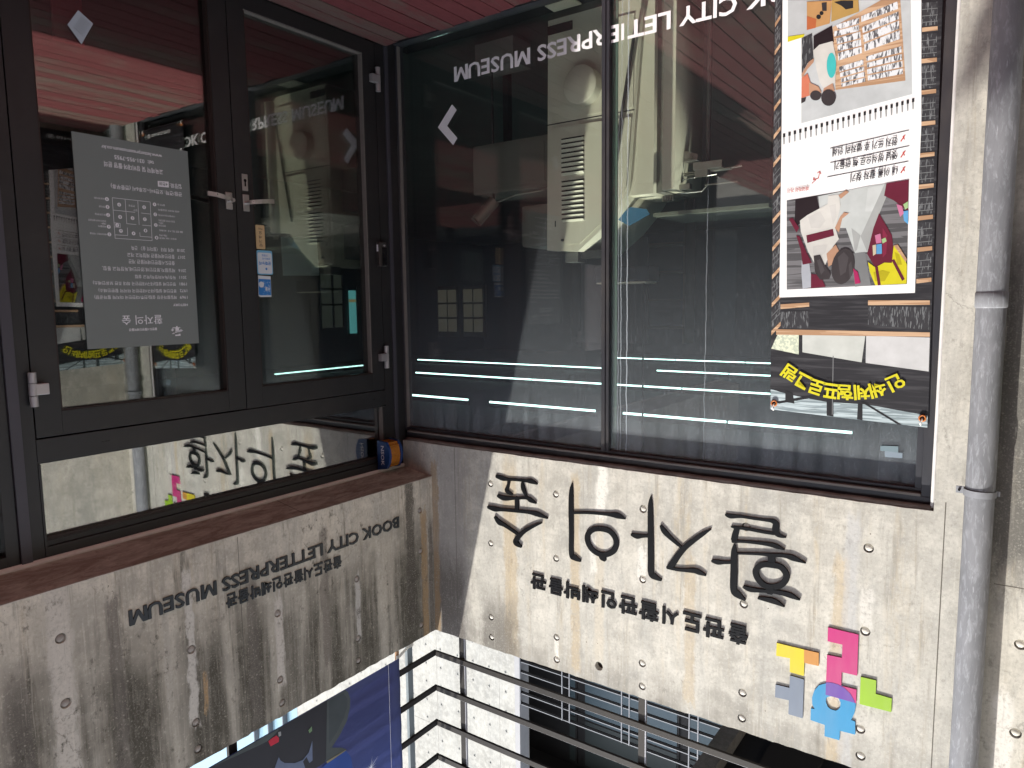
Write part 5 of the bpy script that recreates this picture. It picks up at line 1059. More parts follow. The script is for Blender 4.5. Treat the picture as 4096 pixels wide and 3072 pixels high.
# door latch on the hinge side: a digital lock
t = thing('digital_lock', 'slim dark digital door lock with black keypad on the right door', 'lock')
box('housing', XD + 0.0005, XD + 0.030, 0.118, 0.182, 1.203, 1.352, plain('lock_bronze', (0.10, 0.09, 0.085), 0.35, 0.7), t, 0.004)
box('keypad', XD + 0.0302, XD + 0.0345, 0.1215, 0.157, 1.238, 1.349, BLACKP, t, 0.001)
box('side_label', XD + 0.008, XD + 0.022, 0.1822, 0.1826, 1.220, 1.262, VINYL, t)
bm = bmesh.new(); add_text(bm, FB, XD + 0.0304, 'E/', 0.130, 0.148, 1.220, 1.228, bold=0.02)
add_text(bm, FB, XD + 0.0304, 'U', 0.133, 0.142, 1.228, 1.234)
link('print', bm_mesh(bm, 'print'), VINYL, t, kind='stuff')

# ------------------------------------------------------------------ rainwater pipe
t = thing('downpipe', 'weathered grey plastic downpipe with clamp running up the concrete wall beside the banner', 'pipe')
PXc, PYc, PR = 2.966, 0.072, 0.0525
tube('pipe_length', [(PXc, PYc, -0.1), (PXc, PYc, 1.63)], PR, PIPE, t, 40)
tube('pipe_length', [(PXc, PYc, 1.60), (PXc, PYc, 4.2)], PR * 0.97, PIPE, t, 40)
tube('coupling', [(PXc, PYc, 1.575), (PXc, PYc, 1.578), (PXc, PYc, 1.598), (PXc, PYc, 1.632), (PXc, PYc, 1.637)], [PR, PR * 1.045, PR * 1.05, PR * 1.045, PR * 0.98], PIPE, t, 40)
CLAMP = plain('galvanised_clamp', (0.22, 0.23, 0.25), 0.6, 0.2, 0.4, 0.4, 60, 0.15)
def clamp(z):
    bm = bmesh.new()
    R1, R2 = PR * 1.02, PR * 1.07
    ring = []
    for k in range(33):
        a = math.radians(-20 + 220 * k / 32)
        ring.append((math.cos(a), math.sin(a)))
    prev = None
    for cx, cy in ring:
        cur = [bm.verts.new((PXc + cx * r, PYc + cy * r, z + dz)) for r, dz in ((R1, -0.013), (R2, -0.013), (R2, 0.013), (R1, 0.013))]
        if prev:
            for k in range(4): bm.faces.new((prev[k], prev[(k + 1) % 4], cur[(k + 1) % 4], cur[k]))
        prev = cur
    add_box(bm, PXc - R2 - 0.026, PXc - R1 + 0.001, PYc - 0.020, PYc - 0.014, z - 0.014, z + 0.014)
    add_box(bm, PXc + R1 - 0.001, PXc + R2 + 0.010, PYc - 0.016, PYc - 0.010, z - 0.010, z + 0.010)
    add_box(bm, PXc - 0.006, PXc + 0.006, 0.0, PYc - R1, z - 0.01, z + 0.01)
    bmesh.ops.recalc_face_normals(bm, faces=bm.faces)
    link('clamp', bm_mesh(bm, 'clamp'), CLAMP, t)
    tube('bolt', [(PXc - R2 - 0.014, PYc - 0.015, z), (PXc - R2 - 0.014, PYc - 0.006, z)], 0.005, BLACKP, t, 8)
clamp(2.365)

# ------------------------------------------------------------------ black brush lettering on the sunny spandrel
def catmull(P, n=6):
    out = []
    for i in range(len(P) - 1):
        p0 = P[max(i - 1, 0)]; p1 = P[i]; p2 = P[i + 1]; p3 = P[min(i + 2, len(P) - 1)]
        for k in range(n):
            s = k / n
            out.append(tuple(0.5 * ((2 * b) + (c - a) * s + (2 * a - 5 * b + 4 * c - d) * s * s + (3 * b - a - 3 * c + d) * s ** 3) for a, b, c, d in zip(p0, p1, p2, p3)))
    out.append(P[-1]); return out
def stroke_poly(P):
    S = catmull([(-a, b, w * 1.04) for a, b, w in P], 7)
    L, R_ = [], []
    for i, (a, b, w) in enumerate(S):
        a0, b0, _ = S[max(i - 1, 0)]; a1, b1, _ = S[min(i + 1, len(S) - 1)]
        dx, dy = a1 - a0, b1 - b0; l = math.hypot(dx, dy) or 1
        nx, ny = -dy / l * w / 2, dx / l * w / 2
        L.append((a + nx, b + ny)); R_.append((a - nx, b - ny))
    return L, R_, S
def ribbon(bm, P, z, th):
    L, R_, S = stroke_poly(P)
    closed = math.hypot(P[0][0] - P[-1][0], P[0][1] - P[-1][1]) < 1e-5
    if not closed:      # rounded ends
        for end in (0, -1):
            a, b, w = S[end]; a2, b2, _ = S[1 if end == 0 else -2]
            dx, dy = a - a2, b - b2; l = math.hypot(dx, dy) or 1; e = w * 0.22
            ex, ey = dx / l * e, dy / l * e
            li, ri = L[end], R_[end]
            l2 = (a + ex + (li[0] - a) * 0.55, b + ey + (li[1] - b) * 0.55); r2 = (a + ex + (ri[0] - a) * 0.55, b + ey + (ri[1] - b) * 0.55)
            if end == 0: L.insert(0, l2); R_.insert(0, r2)
            else: L.append(l2); R_.append(r2)
    f = [[bm.verts.new(to_world(FA, 0, *p, z)) for p in Q] for Q in (L, R_)]
    k = [[bm.verts.new(to_world(FA, 0, *p, z - th)) for p in Q] for Q in (L, R_)]
    n = len(L)
    for i in range(n - 1):
        bm.faces.new((f[0][i], f[0][i + 1], f[1][i + 1], f[1][i]))
        bm.faces.new((f[0][i], k[0][i], k[0][i + 1], f[0][i + 1]))
        bm.faces.new((f[1][i], f[1][i + 1], k[1][i + 1], k[1][i]))
    if not closed:
        bm.faces.new((f[0][0], f[1][0], k[1][0], k[0][0])); bm.faces.new((f[0][-1], k[0][-1], k[1][-1], f[1][-1]))
t = thing('brush_lettering', 'large black brush style Korean lettering standing proud of the sunlit concrete', 'sign')
for gi, G in enumerate(DATA['STROKES']):
    bm = bmesh.new()
    for i, P in enumerate(G): ribbon(bm, P, 0.0062 + 0.0005 * i, 0.011 + 0.0005 * i)
    bmesh.ops.recalc_face_normals(bm, faces=bm.faces)
    link('letter', bm_mesh(bm, 'letter'), LETTER, t)

t = thing('small_lettering', 'row of small black block Korean letters under the brush lettering on sunlit concrete', 'sign')
for ch, xa, xb, za, zb in DATA['A_SMALL']:
    text('letter', FA, 0.007, ch, -xa, -xb, za, zb, LETTER, t, bold=0.030, depth=0.014)
t = thing('museum_lettering', 'dark grey English capitals reading BOOK CITY LETTERPRESS MUSEUM on the shaded concrete', 'sign')
def row_letters(fr, words, u0, u1, v0, v1, mat, parent, bold, depth, off):
    full = words
    V, F = text_raw(full, bold, True)
    xs = [v.x for v in V]; X0, X1 = min(xs), max(xs)
    n = 0
    for i, ch in enumerate(full):
        if ch == ' ': continue
        Vp, _ = text_raw(full[:i + 1], bold, True); Vc, _ = text_raw(ch, bold, True)
        xr = max(v.x for v in Vp); w = max(v.x for v in Vc) - min(v.x for v in Vc)
        a = (xr - w - X0) / (X1 - X0) * (u1 - u0) + u0; b = (xr - X0) / (X1 - X0) * (u1 - u0) + u0
        yy = [v.y for v in Vc]; sc = (v1 - v0) / 0.729
        text('letter', fr, off, ch, a, b, v0 + min(yy) * sc if ch not in 'SCOU' else v0, v0 + max(yy) * sc if ch not in 'SCOU' else v1, mat, parent, bold=bold, depth=depth)
row_letters(FB, 'BOOK CITY LETTERPRESS MUSEUM', 0.3145, 1.9583, 2.888, 2.957, LETTER_G, t, 0.021, 0.014, 0.007)
t = thing('small_lettering', 'row of small dark Korean letters above the English capitals on the shaded concrete', 'sign')
s_ = '출판도시활판인쇄박물관'
for i, ch in enumerate(s_):
    a = 0.775 + i * (1.503 - 0.775) / len(s_); w = (1.503 - 0.775) / len(s_)
    zz = 2.993 - i * 0.0016
    text('letter', FB, 0.006, ch, a + 0.003, a + w - 0.004, zz, zz + 0.069, LETTER_G, t, bold=0.026, depth=0.012)

# ------------------------------------------------------------------ coloured block emblem
def paint(name, c, r=0.45): return plain(name, c, r, 0, 0.4, 0.10, 40, 0.03, 0.12, (0.4, 0.38, 0.35), (1, 1, 0.3))
LC = {'yellow': paint('paint_yellow', (0.50, 0.42, 0.006)), 'orange': paint('paint_orange', (0.42, 0.19, 0.035)), 'grey': paint('paint_grey', (0.13, 0.16, 0.21)),
      'magenta': paint('paint_magenta', (0.40, 0.011, 0.135)), 'green': paint('paint_green', (0.22, 0.38, 0.006)), 'blue': paint('paint_blue', (0.010, 0.20, 0.40)), 'purple': paint('paint_purple', (0.10, 0.035, 0.27))}
t = thing('block_emblem', 'emblem of yellow grey magenta blue and green letter blocks on the sunlit concrete', 'emblem')
for nm, off, th in (('yellow', 0.0062, 0.0062), ('orange', 0.0066, 0.0066), ('grey', 0.0060, 0.0060), ('magenta', 0.0062, 0.0062), ('green', 0.0062, 0.0062), ('blue', 0.0054, 0.0054), ('purple', 0.0070, 0.0007)):
    ring = [(-a, b) for a, b in DATA['LOGO'][nm]]
    holes = [[(-a, b) for a, b in DATA['LOGO']['bluehole']]] if nm == 'blue' else ()
    if nm == 'orange': ring = [(a + (0.001 if abs(a + 2.3134) < 0.003 else 0), b) for a, b in ring]
    sheet('block', FA, off, ring, holes, th, LC[nm], t)

# ------------------------------------------------------------------ vinyl writing and arrow on the window
YG = -0.0712
t = thing('window_lettering', 'white vinyl capitals along the foot of the window, a few letters peeling at the mullion', 'lettering')
WL = [('BOOK', 2.37, 1.937), ('CITY', 1.905, 1.622), ('LET', 1.5775, 1.345), ('ERPRESS', 1.295, 0.793), ('MUSEUM', 0.7395, 0.196)]
for wd, xa, xb in WL:
    row_letters(FA, wd, -xa, -xb, 0.180, 0.2665, VINYL, t, 0.020, 0.0006, YG + 0.0004)
sheet('letter', FA, YG + 0.0005, [(-1.325, 0.181), (-1.309, 0.181), (-1.309, 0.262), (-1.325, 0.262)], (), 0.0006, VINYL, t)
t = thing('arrow_decal', 'white vinyl chevron arrow on the window glass near the corner', 'decal')
AR = [PT['arrow%d' % i] for i in (0, 1, 2, 3, 4, 5)]
sheet('chevron', FA, YG + 0.0006, [(-a, b) for a, b in AR], (), 0.0006, VINYL, t)
t = tag(sheet('tape_strip', FA, YG + 0.0010, [(-2.655, 2.262), (-2.585, 2.262), (-2.585, 2.240), (-2.655, 2.235)], (), 0.0004, plain('pale_tape', (0.16, 0.22, 0.25), 0.4, 0, 0.4, 0.1, 30, 0)), 'upper pale strip of tape at the top of the window near the downpipe', 'tape', 'tape strips')
t = tag(sheet('tape_strip', FA, YG + 0.0004, [(-2.672, 2.286), (-2.605, 2.288), (-2.603, 2.262), (-2.672, 2.263)], (), 0.0004, plain('pale_tape2', (0.20, 0.25, 0.30), 0.4, 0, 0.4, 0.1, 30, 0)), 'wider lower tape strip overlapping the other on the window glass', 'tape', 'tape strips')

# ------------------------------------------------------------------ hanging banner
def bprint(name, c, r=0.65, em=None):
    k = 1.0 if name in ('print_paper', 'bp_white') else 0.72
    return plain(name, tuple(v * k for v in c), r, 0, 0.25, 0.05 if k == 1.0 else 0.32, 60 if k == 1.0 else 22, 0)
def type_mat(name, dark, light, thr, sx=260, sz=70):
    m = NT(name); X, Y, Zc = m.xyz()
    v = m.vec(m.mul(m.add(X, Y), sx), 0.0, m.mul(Zc, sz))
    n = m.noise(v, 1.0, 2, 0.7)
    vo = m.voro(m.vec(m.mul(m.add(X, Y), sx * 0.7), 0.0, m.mul(Zc, sz * 0.7)), 1.0)
    sc = m.n('ShaderNodeSeparateColor'); m.t.links.new(vo.outputs['Color'], sc.inputs[0])
    f = m.add(m.mul(n, 0.4), m.mul(sc.outputs[0], 0.6))
    return m.done(m.bsdf(m.mix(m.step(f, thr - 0.12, thr + 0.12), dark, light), 0.7, 0, None, 0.2))
def cloth_mat(name, c, tr=0.25):
    m = NT(name); X, Y, Zc = m.xyz()
    w = m.noise(m.vec(m.mul(X, 900.0), m.mul(Y, 900.0), m.mul(Zc, 900.0)), 1.0, 1, 0.5)
    cc = m.mix(m.mul(w, 0.3), c, tuple(q * 0.6 for q in c))
    b = m.bsdf(cc, 0.7, 0, None, 0.25)
    t_ = m.n('ShaderNodeBsdfTranslucent'); t_.inputs[0].default_value = (*c, 1)
    mx = m.n('ShaderNodeMixShader'); mx.inputs[0].default_value = tr
    m.t.links.new(b, mx.inputs[1]); m.t.links.new(t_.outputs[0], mx.inputs[2])
    return m.done(mx.outputs[0])
BC = {'leafpane': type_mat('print_leaves', (0.42, 0.47, 0.38), (0.60, 0.64, 0.50), 0.5, 160, 160), 'leafpane2': bprint('print_pane', (0.60, 0.63, 0.60)), 'white2': bprint('print_offwhite', (0.60, 0.61, 0.62)),
      'wood': type_mat('print_wood', (0.36, 0.22, 0.13), (0.50, 0.34, 0.22), 0.5, 8, 120), 'type_dark': type_mat('print_type_dark', (0.035, 0.035, 0.04), (0.17, 0.18, 0.19), 0.70, 420, 60), 'type_light': type_mat('print_type_light', (0.10, 0.10, 0.11), (0.62, 0.65, 0.68), 0.42),
      'sky_strip': type_mat('print_strip', (0.20, 0.25, 0.27), (0.42, 0.50, 0.53), 0.5, 12, 300), 'black': bprint('print_black', (0.02, 0.02, 0.024)), 'grey': bprint('print_grey', (0.20, 0.21, 0.22)),
      'paper': bprint('print_paper', (0.74, 0.75, 0.76)), 'plank': type_mat('print_planks', (0.07, 0.07, 0.075), (0.15, 0.15, 0.16), 0.5, 4, 90), 'darkmaroon': bprint('print_dark', (0.018, 0.010, 0.014)),
      'tray': bprint('print_tray', (0.56, 0.60, 0.60)), 'greylight': bprint('print_grey_light', (0.40, 0.42, 0.42)), 'shirt': bprint('print_shirt', (0.66, 0.66, 0.63)), 'shirtshade': bprint('print_shirt_shade', (0.45, 0.48, 0.54)),
      'skin': bprint('print_skin', (0.50, 0.29, 0.19)), 'maroon': bprint('print_maroon', (0.14, 0.012, 0.035)), 'maroonlight': bprint('print_maroon_light', (0.42, 0.02, 0.12)), 'hair': bprint('print_hair', (0.045, 0.038, 0.042)),
      'greymid': bprint('print_grey_mid', (0.22, 0.23, 0.24)), 'yellow': bprint('print_yellow', (0.72, 0.66, 0.02)), 'lblue': bprint('print_blue', (0.12, 0.38, 0.70)), 'lgreen': bprint('print_green', (0.38, 0.58, 0.28)),
      'pink': bprint('print_pink', (0.62, 0.20, 0.36)), 'cream': bprint('print_cream', (0.66, 0.58, 0.42)), 'wallgrey': bprint('print_wall', (0.56, 0.60, 0.62)), 'teal': bprint('print_teal', (0.06, 0.52, 0.52)),
      'coral': bprint('print_coral', (0.62, 0.20, 0.12)), 'book': bprint('print_book', (0.60, 0.34, 0.14)), 'book2': bprint('print_book_gold', (0.50, 0.32, 0.10)), 'orange2': bprint('print_orange', (0.55, 0.16, 0.06)),
      'shirtshade2': bprint('print_fold', (0.60, 0.60, 0.58)), 'hairlight': bprint('print_hair_light', (0.075, 0.066, 0.072)), 'maroonlight2': bprint('print_maroon_mid', (0.24, 0.02, 0.06)), 'yellowshade': bprint('print_yellow_shade', (0.50, 0.44, 0.01)), 'traylight': bprint('print_tray_light', (0.62, 0.66, 0.66)),
      'ink': bprint('print_ink', (0.03, 0.03, 0.04)), 'red': bprint('print_red', (0.55, 0.07, 0.06))}
def darkroom():
    m = NT('print_dark_room'); n = m.noise(m.scaled(1, 1, 14), 4, 3, 0.6)
    b = m.bsdf(m.mix(m.step(n, 0.45, 0.7), (0.018, 0.018, 0.022), (0.05, 0.05, 0.056)), 0.6, 0, None, 0.3)
    return m.done(b)
ban = thing('hanging_banner', 'long printed banner of type shelves and photos hanging over the sunlit window by the downpipe', 'banner', (2.757, -0.030, 2.12))
E1 = (-2.766, 2.1385); E2 = (-2.116, 2.1005)
bm = bmesh.new()
NU, NV = 14, 40
grid = []
for j in range(NV + 1):
    rowv = []
    v = j / NV
    for i in range(NU + 1):
        u = i / NU
        ub = -2.718 + (0.036) * 0; 
        L0 = (-2.735 - 0.031 * (1 - v), 0.055 + 0.0 * v) ; R0 = (-2.085 - 0.031 * (1 - v), 0.055)
        top = (E1[0] + (E2[0] - E1[0]) * u, E1[1] + (E2[1] - E1[1]) * u); bot = (-2.735 + 0.65 * u, 0.055)
        p = (top[0] + (bot[0] - top[0]) * v, top[1] + (bot[1] - top[1]) * v)
        n = 0.0
        rowv.append(bm.verts.new(to_world(FA, -0.0320, p[0], p[1], n)))
    grid.append(rowv)
for a, b in zip(grid, grid[1:]):
    for i in range(NU): bm.faces.new((a[i], b[i], b[i + 1], a[i + 1]))
bm.normal_update()
bmesh.ops.solidify(bm, geom=list(bm.faces), thickness=0.0008)
bmesh.ops.recalc_face_normals(bm, faces=bm.faces)
link('cloth', bm_mesh(bm, 'cloth'), darkroom(), ban)
def inside(u, v):
    t_ = (2.12 - v) / 2.06
    return -2.766 + 0.031 * t_, -2.116 + 0.031 * t_
def poly_mesh(polys, offs, fr):
    bm = bmesh.new()
    for P, off in zip(polys, offs):
        Q = []
        for p in P:
            if not Q or (abs(p[0] - Q[-1][0]) + abs(p[1] - Q[-1][1])) > 1e-4: Q.append(p)
        if len(Q) > 2 and (abs(Q[0][0] - Q[-1][0]) + abs(Q[0][1] - Q[-1][1])) < 1e-4: Q.pop()
        if len(Q) < 3: continue
        vs = [bm.verts.new(to_world(fr, off, *p)) for p in Q]
        es = [bm.edges.new((vs[i], vs[(i + 1) % len(vs)])) for i in range(len(vs))]
        r_ = bmesh.ops.triangle_fill(bm, edges=es, use_beauty=True)
        for f in r_['geom']:
            if isinstance(f, bmesh.types.BMFace):
                f.normal_update()
                if f.normal.dot(fr[2]) < 0: f.normal_flip()
    return bm
groups_ = {}
for k, (pts, col, lay) in enumerate(DATA['BANNER']):
    P = []
    for u, v in pts:
        a, b = inside(u, v); P.append((min(max(u, a + 0.002), b - 0.002), max(v, 0.075)))
    off = -0.0320 + 0.00045 * lay + 0.0000015 * k
    if col in ('type_dark', 'type_light', 'wood') or lay == 4 and col in ('black', 'greylight', 'ink', 'red') or col == 'greymid':
        groups_.setdefault((lay, col), []).append((P, off))
    else:
        bm = poly_mesh([P], [off], FA)
        if bm.faces: link('print', bm_mesh(bm, 'print'), BC[col], ban)
        else: bm.free()
for (lay, col), PP in sorted(groups_.items()):
    bm = poly_mesh([p for p, o in PP], [o for p, o in PP], FA)
    link('print', bm_mesh(bm, 'print'), BC[col], ban, kind='stuff')
YB = -0.0320 + 0.0048
def bxz(x, y):      # zoom frame of the writing rows -> banner plane
    return x, y
bm = bmesh.new()
def wrow(bmx, s, u0, u1, vc0, vc1, h, bold=0.012):
    rot = math.degrees(math.atan2(vc1 - vc0, u1 - u0))
    add_text(bmx, FA, YB, s, u0, u1, (vc0 + vc1) / 2 - h / 2, (vc0 + vc1) / 2 + h / 2, bold=bold, slope=(vc1 - vc0) / (u1 - u0))
for s, a0, a1 in DATA['BTXT']: wrow(bm, s, a0[0], a1[0], a0[1], a1[1], 0.037)
link('print', bm_mesh(bm, 'print'), BC['ink'], ban, kind='stuff')
bm = bmesh.new()
s, a0, a1 = DATA['BRED']; wrow(bm, s, a0[0], a1[0], a0[1], a1[1], 0.021, 0.01)
link('print', bm_mesh(bm, 'print'), BC['red'], ban, kind='stuff')
bm = bmesh.new()
for ch, u, v, rot in DATA['BARC']: add_text(bm, FA, YB, ch, u - 0.033, u + 0.033, v - 0.034, v + 0.034, bold=0.026, rot=rot)
link('print', bm_mesh(bm, 'print'), BC['yellow'], ban, kind='stuff')
# foot of the banner: logo strip and telephone line
bm = bmesh.new(); add_text(bm, FA, YB, 'BOOK CITY LETTERPRESS MUSEUM', -2.60, -2.20, 0.215, 0.235, bold=0.02); add_text(bm, FA, YB, '출판도시활판인쇄박물관', -2.60, -2.25, 0.180, 0.208, bold=0.02)
link('print', bm_mesh(bm, 'print'), BC['ink'], ban, kind='stuff')
bm = bmesh.new()
for u0, u1, v0, v1 in ((-2.728, -2.092, 0.075, 0.158),):
    vs = [bm.verts.new(to_world(FA, YB - 0.0004, u, v)) for u, v in ((u0, v0), (u1, v0), (u1, v1), (u0, v1))]; bm.faces.new(vs)
link('print', bm_mesh(bm, 'print'), BC['black'], ban)
bm = bmesh.new(); add_text(bm, FA, YB + 0.0002, '☎ 031-955-7955', -2.66, -2.28, 0.098, 0.135, bold=0.01)
link('print', bm_mesh(bm, 'print'), BC['paper'], ban, kind='stuff')
ORING = plain('orange_ring', (0.45, 0.14, 0.03), 0.4)
CORD = plain('white_cord', (0.62, 0.61, 0.58), 0.6)
for gx, gz in ((2.745, 2.098), (2.135, 2.077), (2.72, 0.085), (2.10, 0.085)):
    bm = bmesh.new()
    pts = [(gx + 0.012 * math.cos(a), YB + 0.001, gz + 0.012 * math.sin(a)) for a in (k * math.pi / 10 for k in range(21))]
    add_tube(bm, pts, 0.0035, 8, False); bmesh.ops.recalc_face_normals(bm, faces=bm.faces)
    link('eyelet', bm_mesh(bm, 'eyelet', True), ORING, ban)
    sg = 1 if gz > 1 else -1
    tube('cable_tie', [(gx, -0.034, gz), (gx - 0.001, -0.020, gz + 0.006 * sg), (gx - 0.006, -0.019, gz + 0.020 * sg), (gx - 0.006, -0.040, gz + 0.034 * sg)], 0.0035, CORD, ban, 8)
    sheet('eyelet_hole', FA, YB + 0.0003, circ(-gx, gz, 0.0095, 12), (), 0, BLACKP, ban)
def dup_tree(src, parent=None):
    c = src.copy(); COL.objects.link(c)
    if parent is not None: c.parent = parent
    for ch in list(src.children): dup_tree(ch, c)
    return c
b2 = dup_tree(ban)
b2.location = (3.25, 0.62, 2.12); b2.rotation_euler = (0, 0, math.pi / 2)
b2['label'] = 'second printed banner facing the entrance, seen mirrored in the left door'
b2['group'] = ban['group'] = 'printed programme banners'
tag(box('concrete_pier', 3.285, 3.62, 0.0005, 0.85, -0.12, 4.4, concrete('concrete_pier', 'y', (0.50, 0.47, 0.41), (0.2, 0.19, 0.17), stain=0.2, grime=0.3, streakdark=0.4)), 'plain concrete pier left of the downpipe carrying the second banner', 'wall')

# ------------------------------------------------------------------ grey notice board on the left door
INK = plain('poster_grey', (0.172, 0.196, 0.184), 0.55, 0, 0.35, 0.08, 8, 0)
t = thing('information_board', 'dark grey history and floor plan board with white writing taped to the left door glass', 'poster')
XP = XD - 0.0335
sheet('board', FB, XP + 0.004, [(1.385, 0.843), (1.910, 0.843), (1.912, 1.774), (1.385, 1.774)], (), 0.004, INK, t)
bm = bmesh.new()
for s, u0, u1, v0, v1, bold, inv in DATA['INFO']:
    if not inv: add_text(bm, FB, XP + 0.0045, s, u0, u1, v0, v1, bold=bold + 0.004)
for L in DATA['INFOL']['lines']:
    for (u0, v0), (u1, v1) in zip(L, L[1:]):
        l = math.hypot(u1 - u0, v1 - v0); nx, ny = -(v1 - v0) / l * 0.0009, (u1 - u0) / l * 0.0009
        vs = [bm.verts.new(to_world(FB, XP + 0.0044, *p)) for p in ((u0 - nx, v0 - ny), (u1 - nx, v1 - ny), (u1 + nx, v1 + ny), (u0 + nx, v0 + ny))]
        bm.faces.new(vs)
for s, u, v in DATA['INFOL']['dots']:
    vs = [bm.verts.new(to_world(FB, XP + 0.0044, *p)) for p in circ(u, v, 0.0085, 14)]; bm.faces.new(vs)
vs = [bm.verts.new(to_world(FB, XP + 0.0044, *p)) for p in DATA['INFOL']['box']]; bm.faces.new(vs)
# white block logo above the title
lx, lz = 1.4975, 1.713
U = 0.0045
for a, b, c, d in ((-2, 4, 4, 6), (2, 4, 3, 4), (-2, 0, 0, 1.4), (-2, 4, -0.6, 0.6), (-4, -2.6, 1, 3), (-5.2, -2.6, 1.8, 3), (4.2, 5.6, -3.5, 0), (2.6, 7, -2.2, -1.0), (-1.4, 2.6, -5.2, -1.2), (-4.6, 4.2, -6.4, -5.2), (-0.4, 1.2, -8.2, -6.4), (-6.4, -3, -3.4, -2.2), (-5.4, -4, -4.8, -1)):
    vs = [bm.verts.new(to_world(FB, XP + 0.0044, lx + p * U, lz - q_ * U * 0.75)) for p, q_ in ((-b, -c), (-a, -c), (-a, -d), (-b, -d))]
    bm.faces.new(vs)
link('print', bm_mesh(bm, 'print'), VINYL, t, kind='stuff')
bm = bmesh.new()
for s, u0, u1, v0, v1, bold, inv in DATA['INFO']:
    if inv: add_text(bm, FB, XP + 0.0050, s, u0, u1, v0, v1, bold=bold)
for s, u, v in DATA['INFOL']['dots']: add_text(bm, FB, XP + 0.0050, s, u - 0.003, u + 0.003, v - 0.005, v + 0.005, bold=0.02)
for p in (circ(lx + 0.0028, lz + 0.0105, 0.0035, 10),):
    bm.faces.new([bm.verts.new(to_world(FB, XP + 0.0052, *k)) for k in p])
link('print', bm_mesh(bm, 'print'), INK, t, kind='stuff')

# ------------------------------------------------------------------ stickers on the right door
t = thing('pull_sign', 'small tan pull sign stuck on the right door glass above the other stickers', 'sign')
TAN = plain('tan_plate', (0.52, 0.38, 0.20), 0.4, 0, 0.4, 0.15, 40, 0)
def rrect(u0, u1, v0, v1, r, n=5):
    o = []
    for cx, cy, a0 in ((u1 - r, v1 - r, 0), (u0 + r, v1 - r, 90), (u0 + r, v0 + r, 180), (u1 - r, v0 + r, 270)):
        for k in range(n + 1):
            a = math.radians(a0 + 90 * k / n); o.append((cx + r * math.cos(a), cy + r * math.sin(a)))
    return o
XS = XD - 0.0338
sheet('plate', FB, XS + 0.003, rrect(0.968, 1.023, 1.163, 1.289, 0.006), (), 0.003, TAN, t)
bm = bmesh.new(); add_text(bm, FB, XS + 0.0034, 'PULL', 0.982, 1.008, 1.178, 1.188, bold=0.01)
for i, ch in enumerate('당기세요'): add_text(bm, FB, XS + 0.0034, ch, 0.986, 1.005, 1.261 - i * 0.0215, 1.277 - i * 0.0215, bold=0.01)
link('print', bm_mesh(bm, 'print'), BC['hair'], t, kind='stuff')
t = thing('blue_sticker', 'pale blue and white round cornered sticker on the right door glass between two others', 'sticker')
SB = plain('sticker_blue', (0.16, 0.42, 0.62), 0.4, 0, 0.4, 0.05, 30, 0); SW = plain('sticker_white', (0.62, 0.66, 0.68), 0.4, 0, 0.4, 0.05, 30, 0)
SBD = plain('sticker_deep_blue', (0.03, 0.19, 0.50), 0.4, 0, 0.4, 0.05, 30, 0)
sheet('plate', FB, XS + 0.002, rrect(0.926, 1.024, 1.296, 1.424, 0.010), (), 0.002, SB, t)
sheet('plate', FB, XS + 0.0026, rrect(0.931, 1.019, 1.308, 1.419, 0.009), (), 0.0006, SW, t)
bm = bmesh.new(); add_text(bm, FB, XS + 0.0032, '문화누리', 0.938, 1.012, 1.354, 1.374, bold=0.03); add_text(bm, FB, XS + 0.0032, '문화누리', 0.942, 0.990, 1.334, 1.345, bold=0.02); add_text(bm, FB, XS + 0.0032, '가맹점', 0.955, 0.992, 1.316, 1.328, bold=0.01)
bm.faces.new([bm.verts.new(to_world(FB, XS + 0.0032, *p)) for p in circ(0.968, 1.394, 0.0065, 12)])
link('print', bm_mesh(bm, 'print'), SBD, t, kind='stuff')
t = thing('blue_sticker', 'torn blue and white sticker with round badge, topmost on the right door glass', 'sticker')
sheet('plate', FB, XS + 0.002, [(0.943, 1.433), (1.021, 1.430), (1.024, 1.538), (1.012, 1.545), (0.944, 1.544)], (), 0.002, SW, t)
sheet('plate', FB, XS + 0.0026, [(0.945, 1.450), (1.020, 1.448), (1.022, 1.532), (1.004, 1.536), (0.946, 1.535)], (), 0.0006, SBD, t)
sheet('badge', FB, XS + 0.0032, circ(1.004, 1.478, 0.0160, 18), (), 0.0005, SW, t)
bm = bmesh.new()
rs = random.Random(9)
for k in range(26):
    u = rs.uniform(0.950, 1.012); v = rs.uniform(1.458, 1.530); w = rs.uniform(0.001, 0.007); h_ = rs.uniform(0.001, 0.004)
    bm.faces.new([bm.verts.new(to_world(FB, XS + 0.0031 + k * 1e-6, *p)) for p in ((u, v), (u + w, v), (u + w, v + h_), (u, v + h_))])
add_text(bm, FB, XS + 0.0033, '서울', 0.950, 0.982, 1.490, 1.514, bold=0.03)
link('print', bm_mesh(bm, 'print'), SW, t, kind='stuff')
t = tag(sheet('paper_notice', FB, XD - 0.068, [(0.585, 1.200), (0.838, 1.212), (0.834, 1.425), (0.578, 1.418)], (), 0.0006, plain('grey_paper', (0.34, 0.37, 0.39), 0.6)), 'grey paper sheet taped inside the right door glass', 'paper notice')
t = thing('paper_notice', 'tilted white paper notice low on the left door glass', 'paper notice')
sheet('paper', FB, XD - 0.030, [(1.787, 0.370), (1.845, 0.332), (1.893, 0.405), (1.842, 0.470)], (), 0.0005, plain('white_paper_shade', (0.40, 0.45, 0.50), 0.6), t)
bm = bmesh.new()
for k in range(7):
    u, v = 1.802 + k * 0.0055, 0.378 + k * 0.0085
    bm.faces.new([bm.verts.new(to_world(FB, XD - 0.0292, *p)) for p in ((u, v), (u + 0.034, v - 0.022), (u + 0.0345, v - 0.0205), (u + 0.0005, v + 0.0015))])
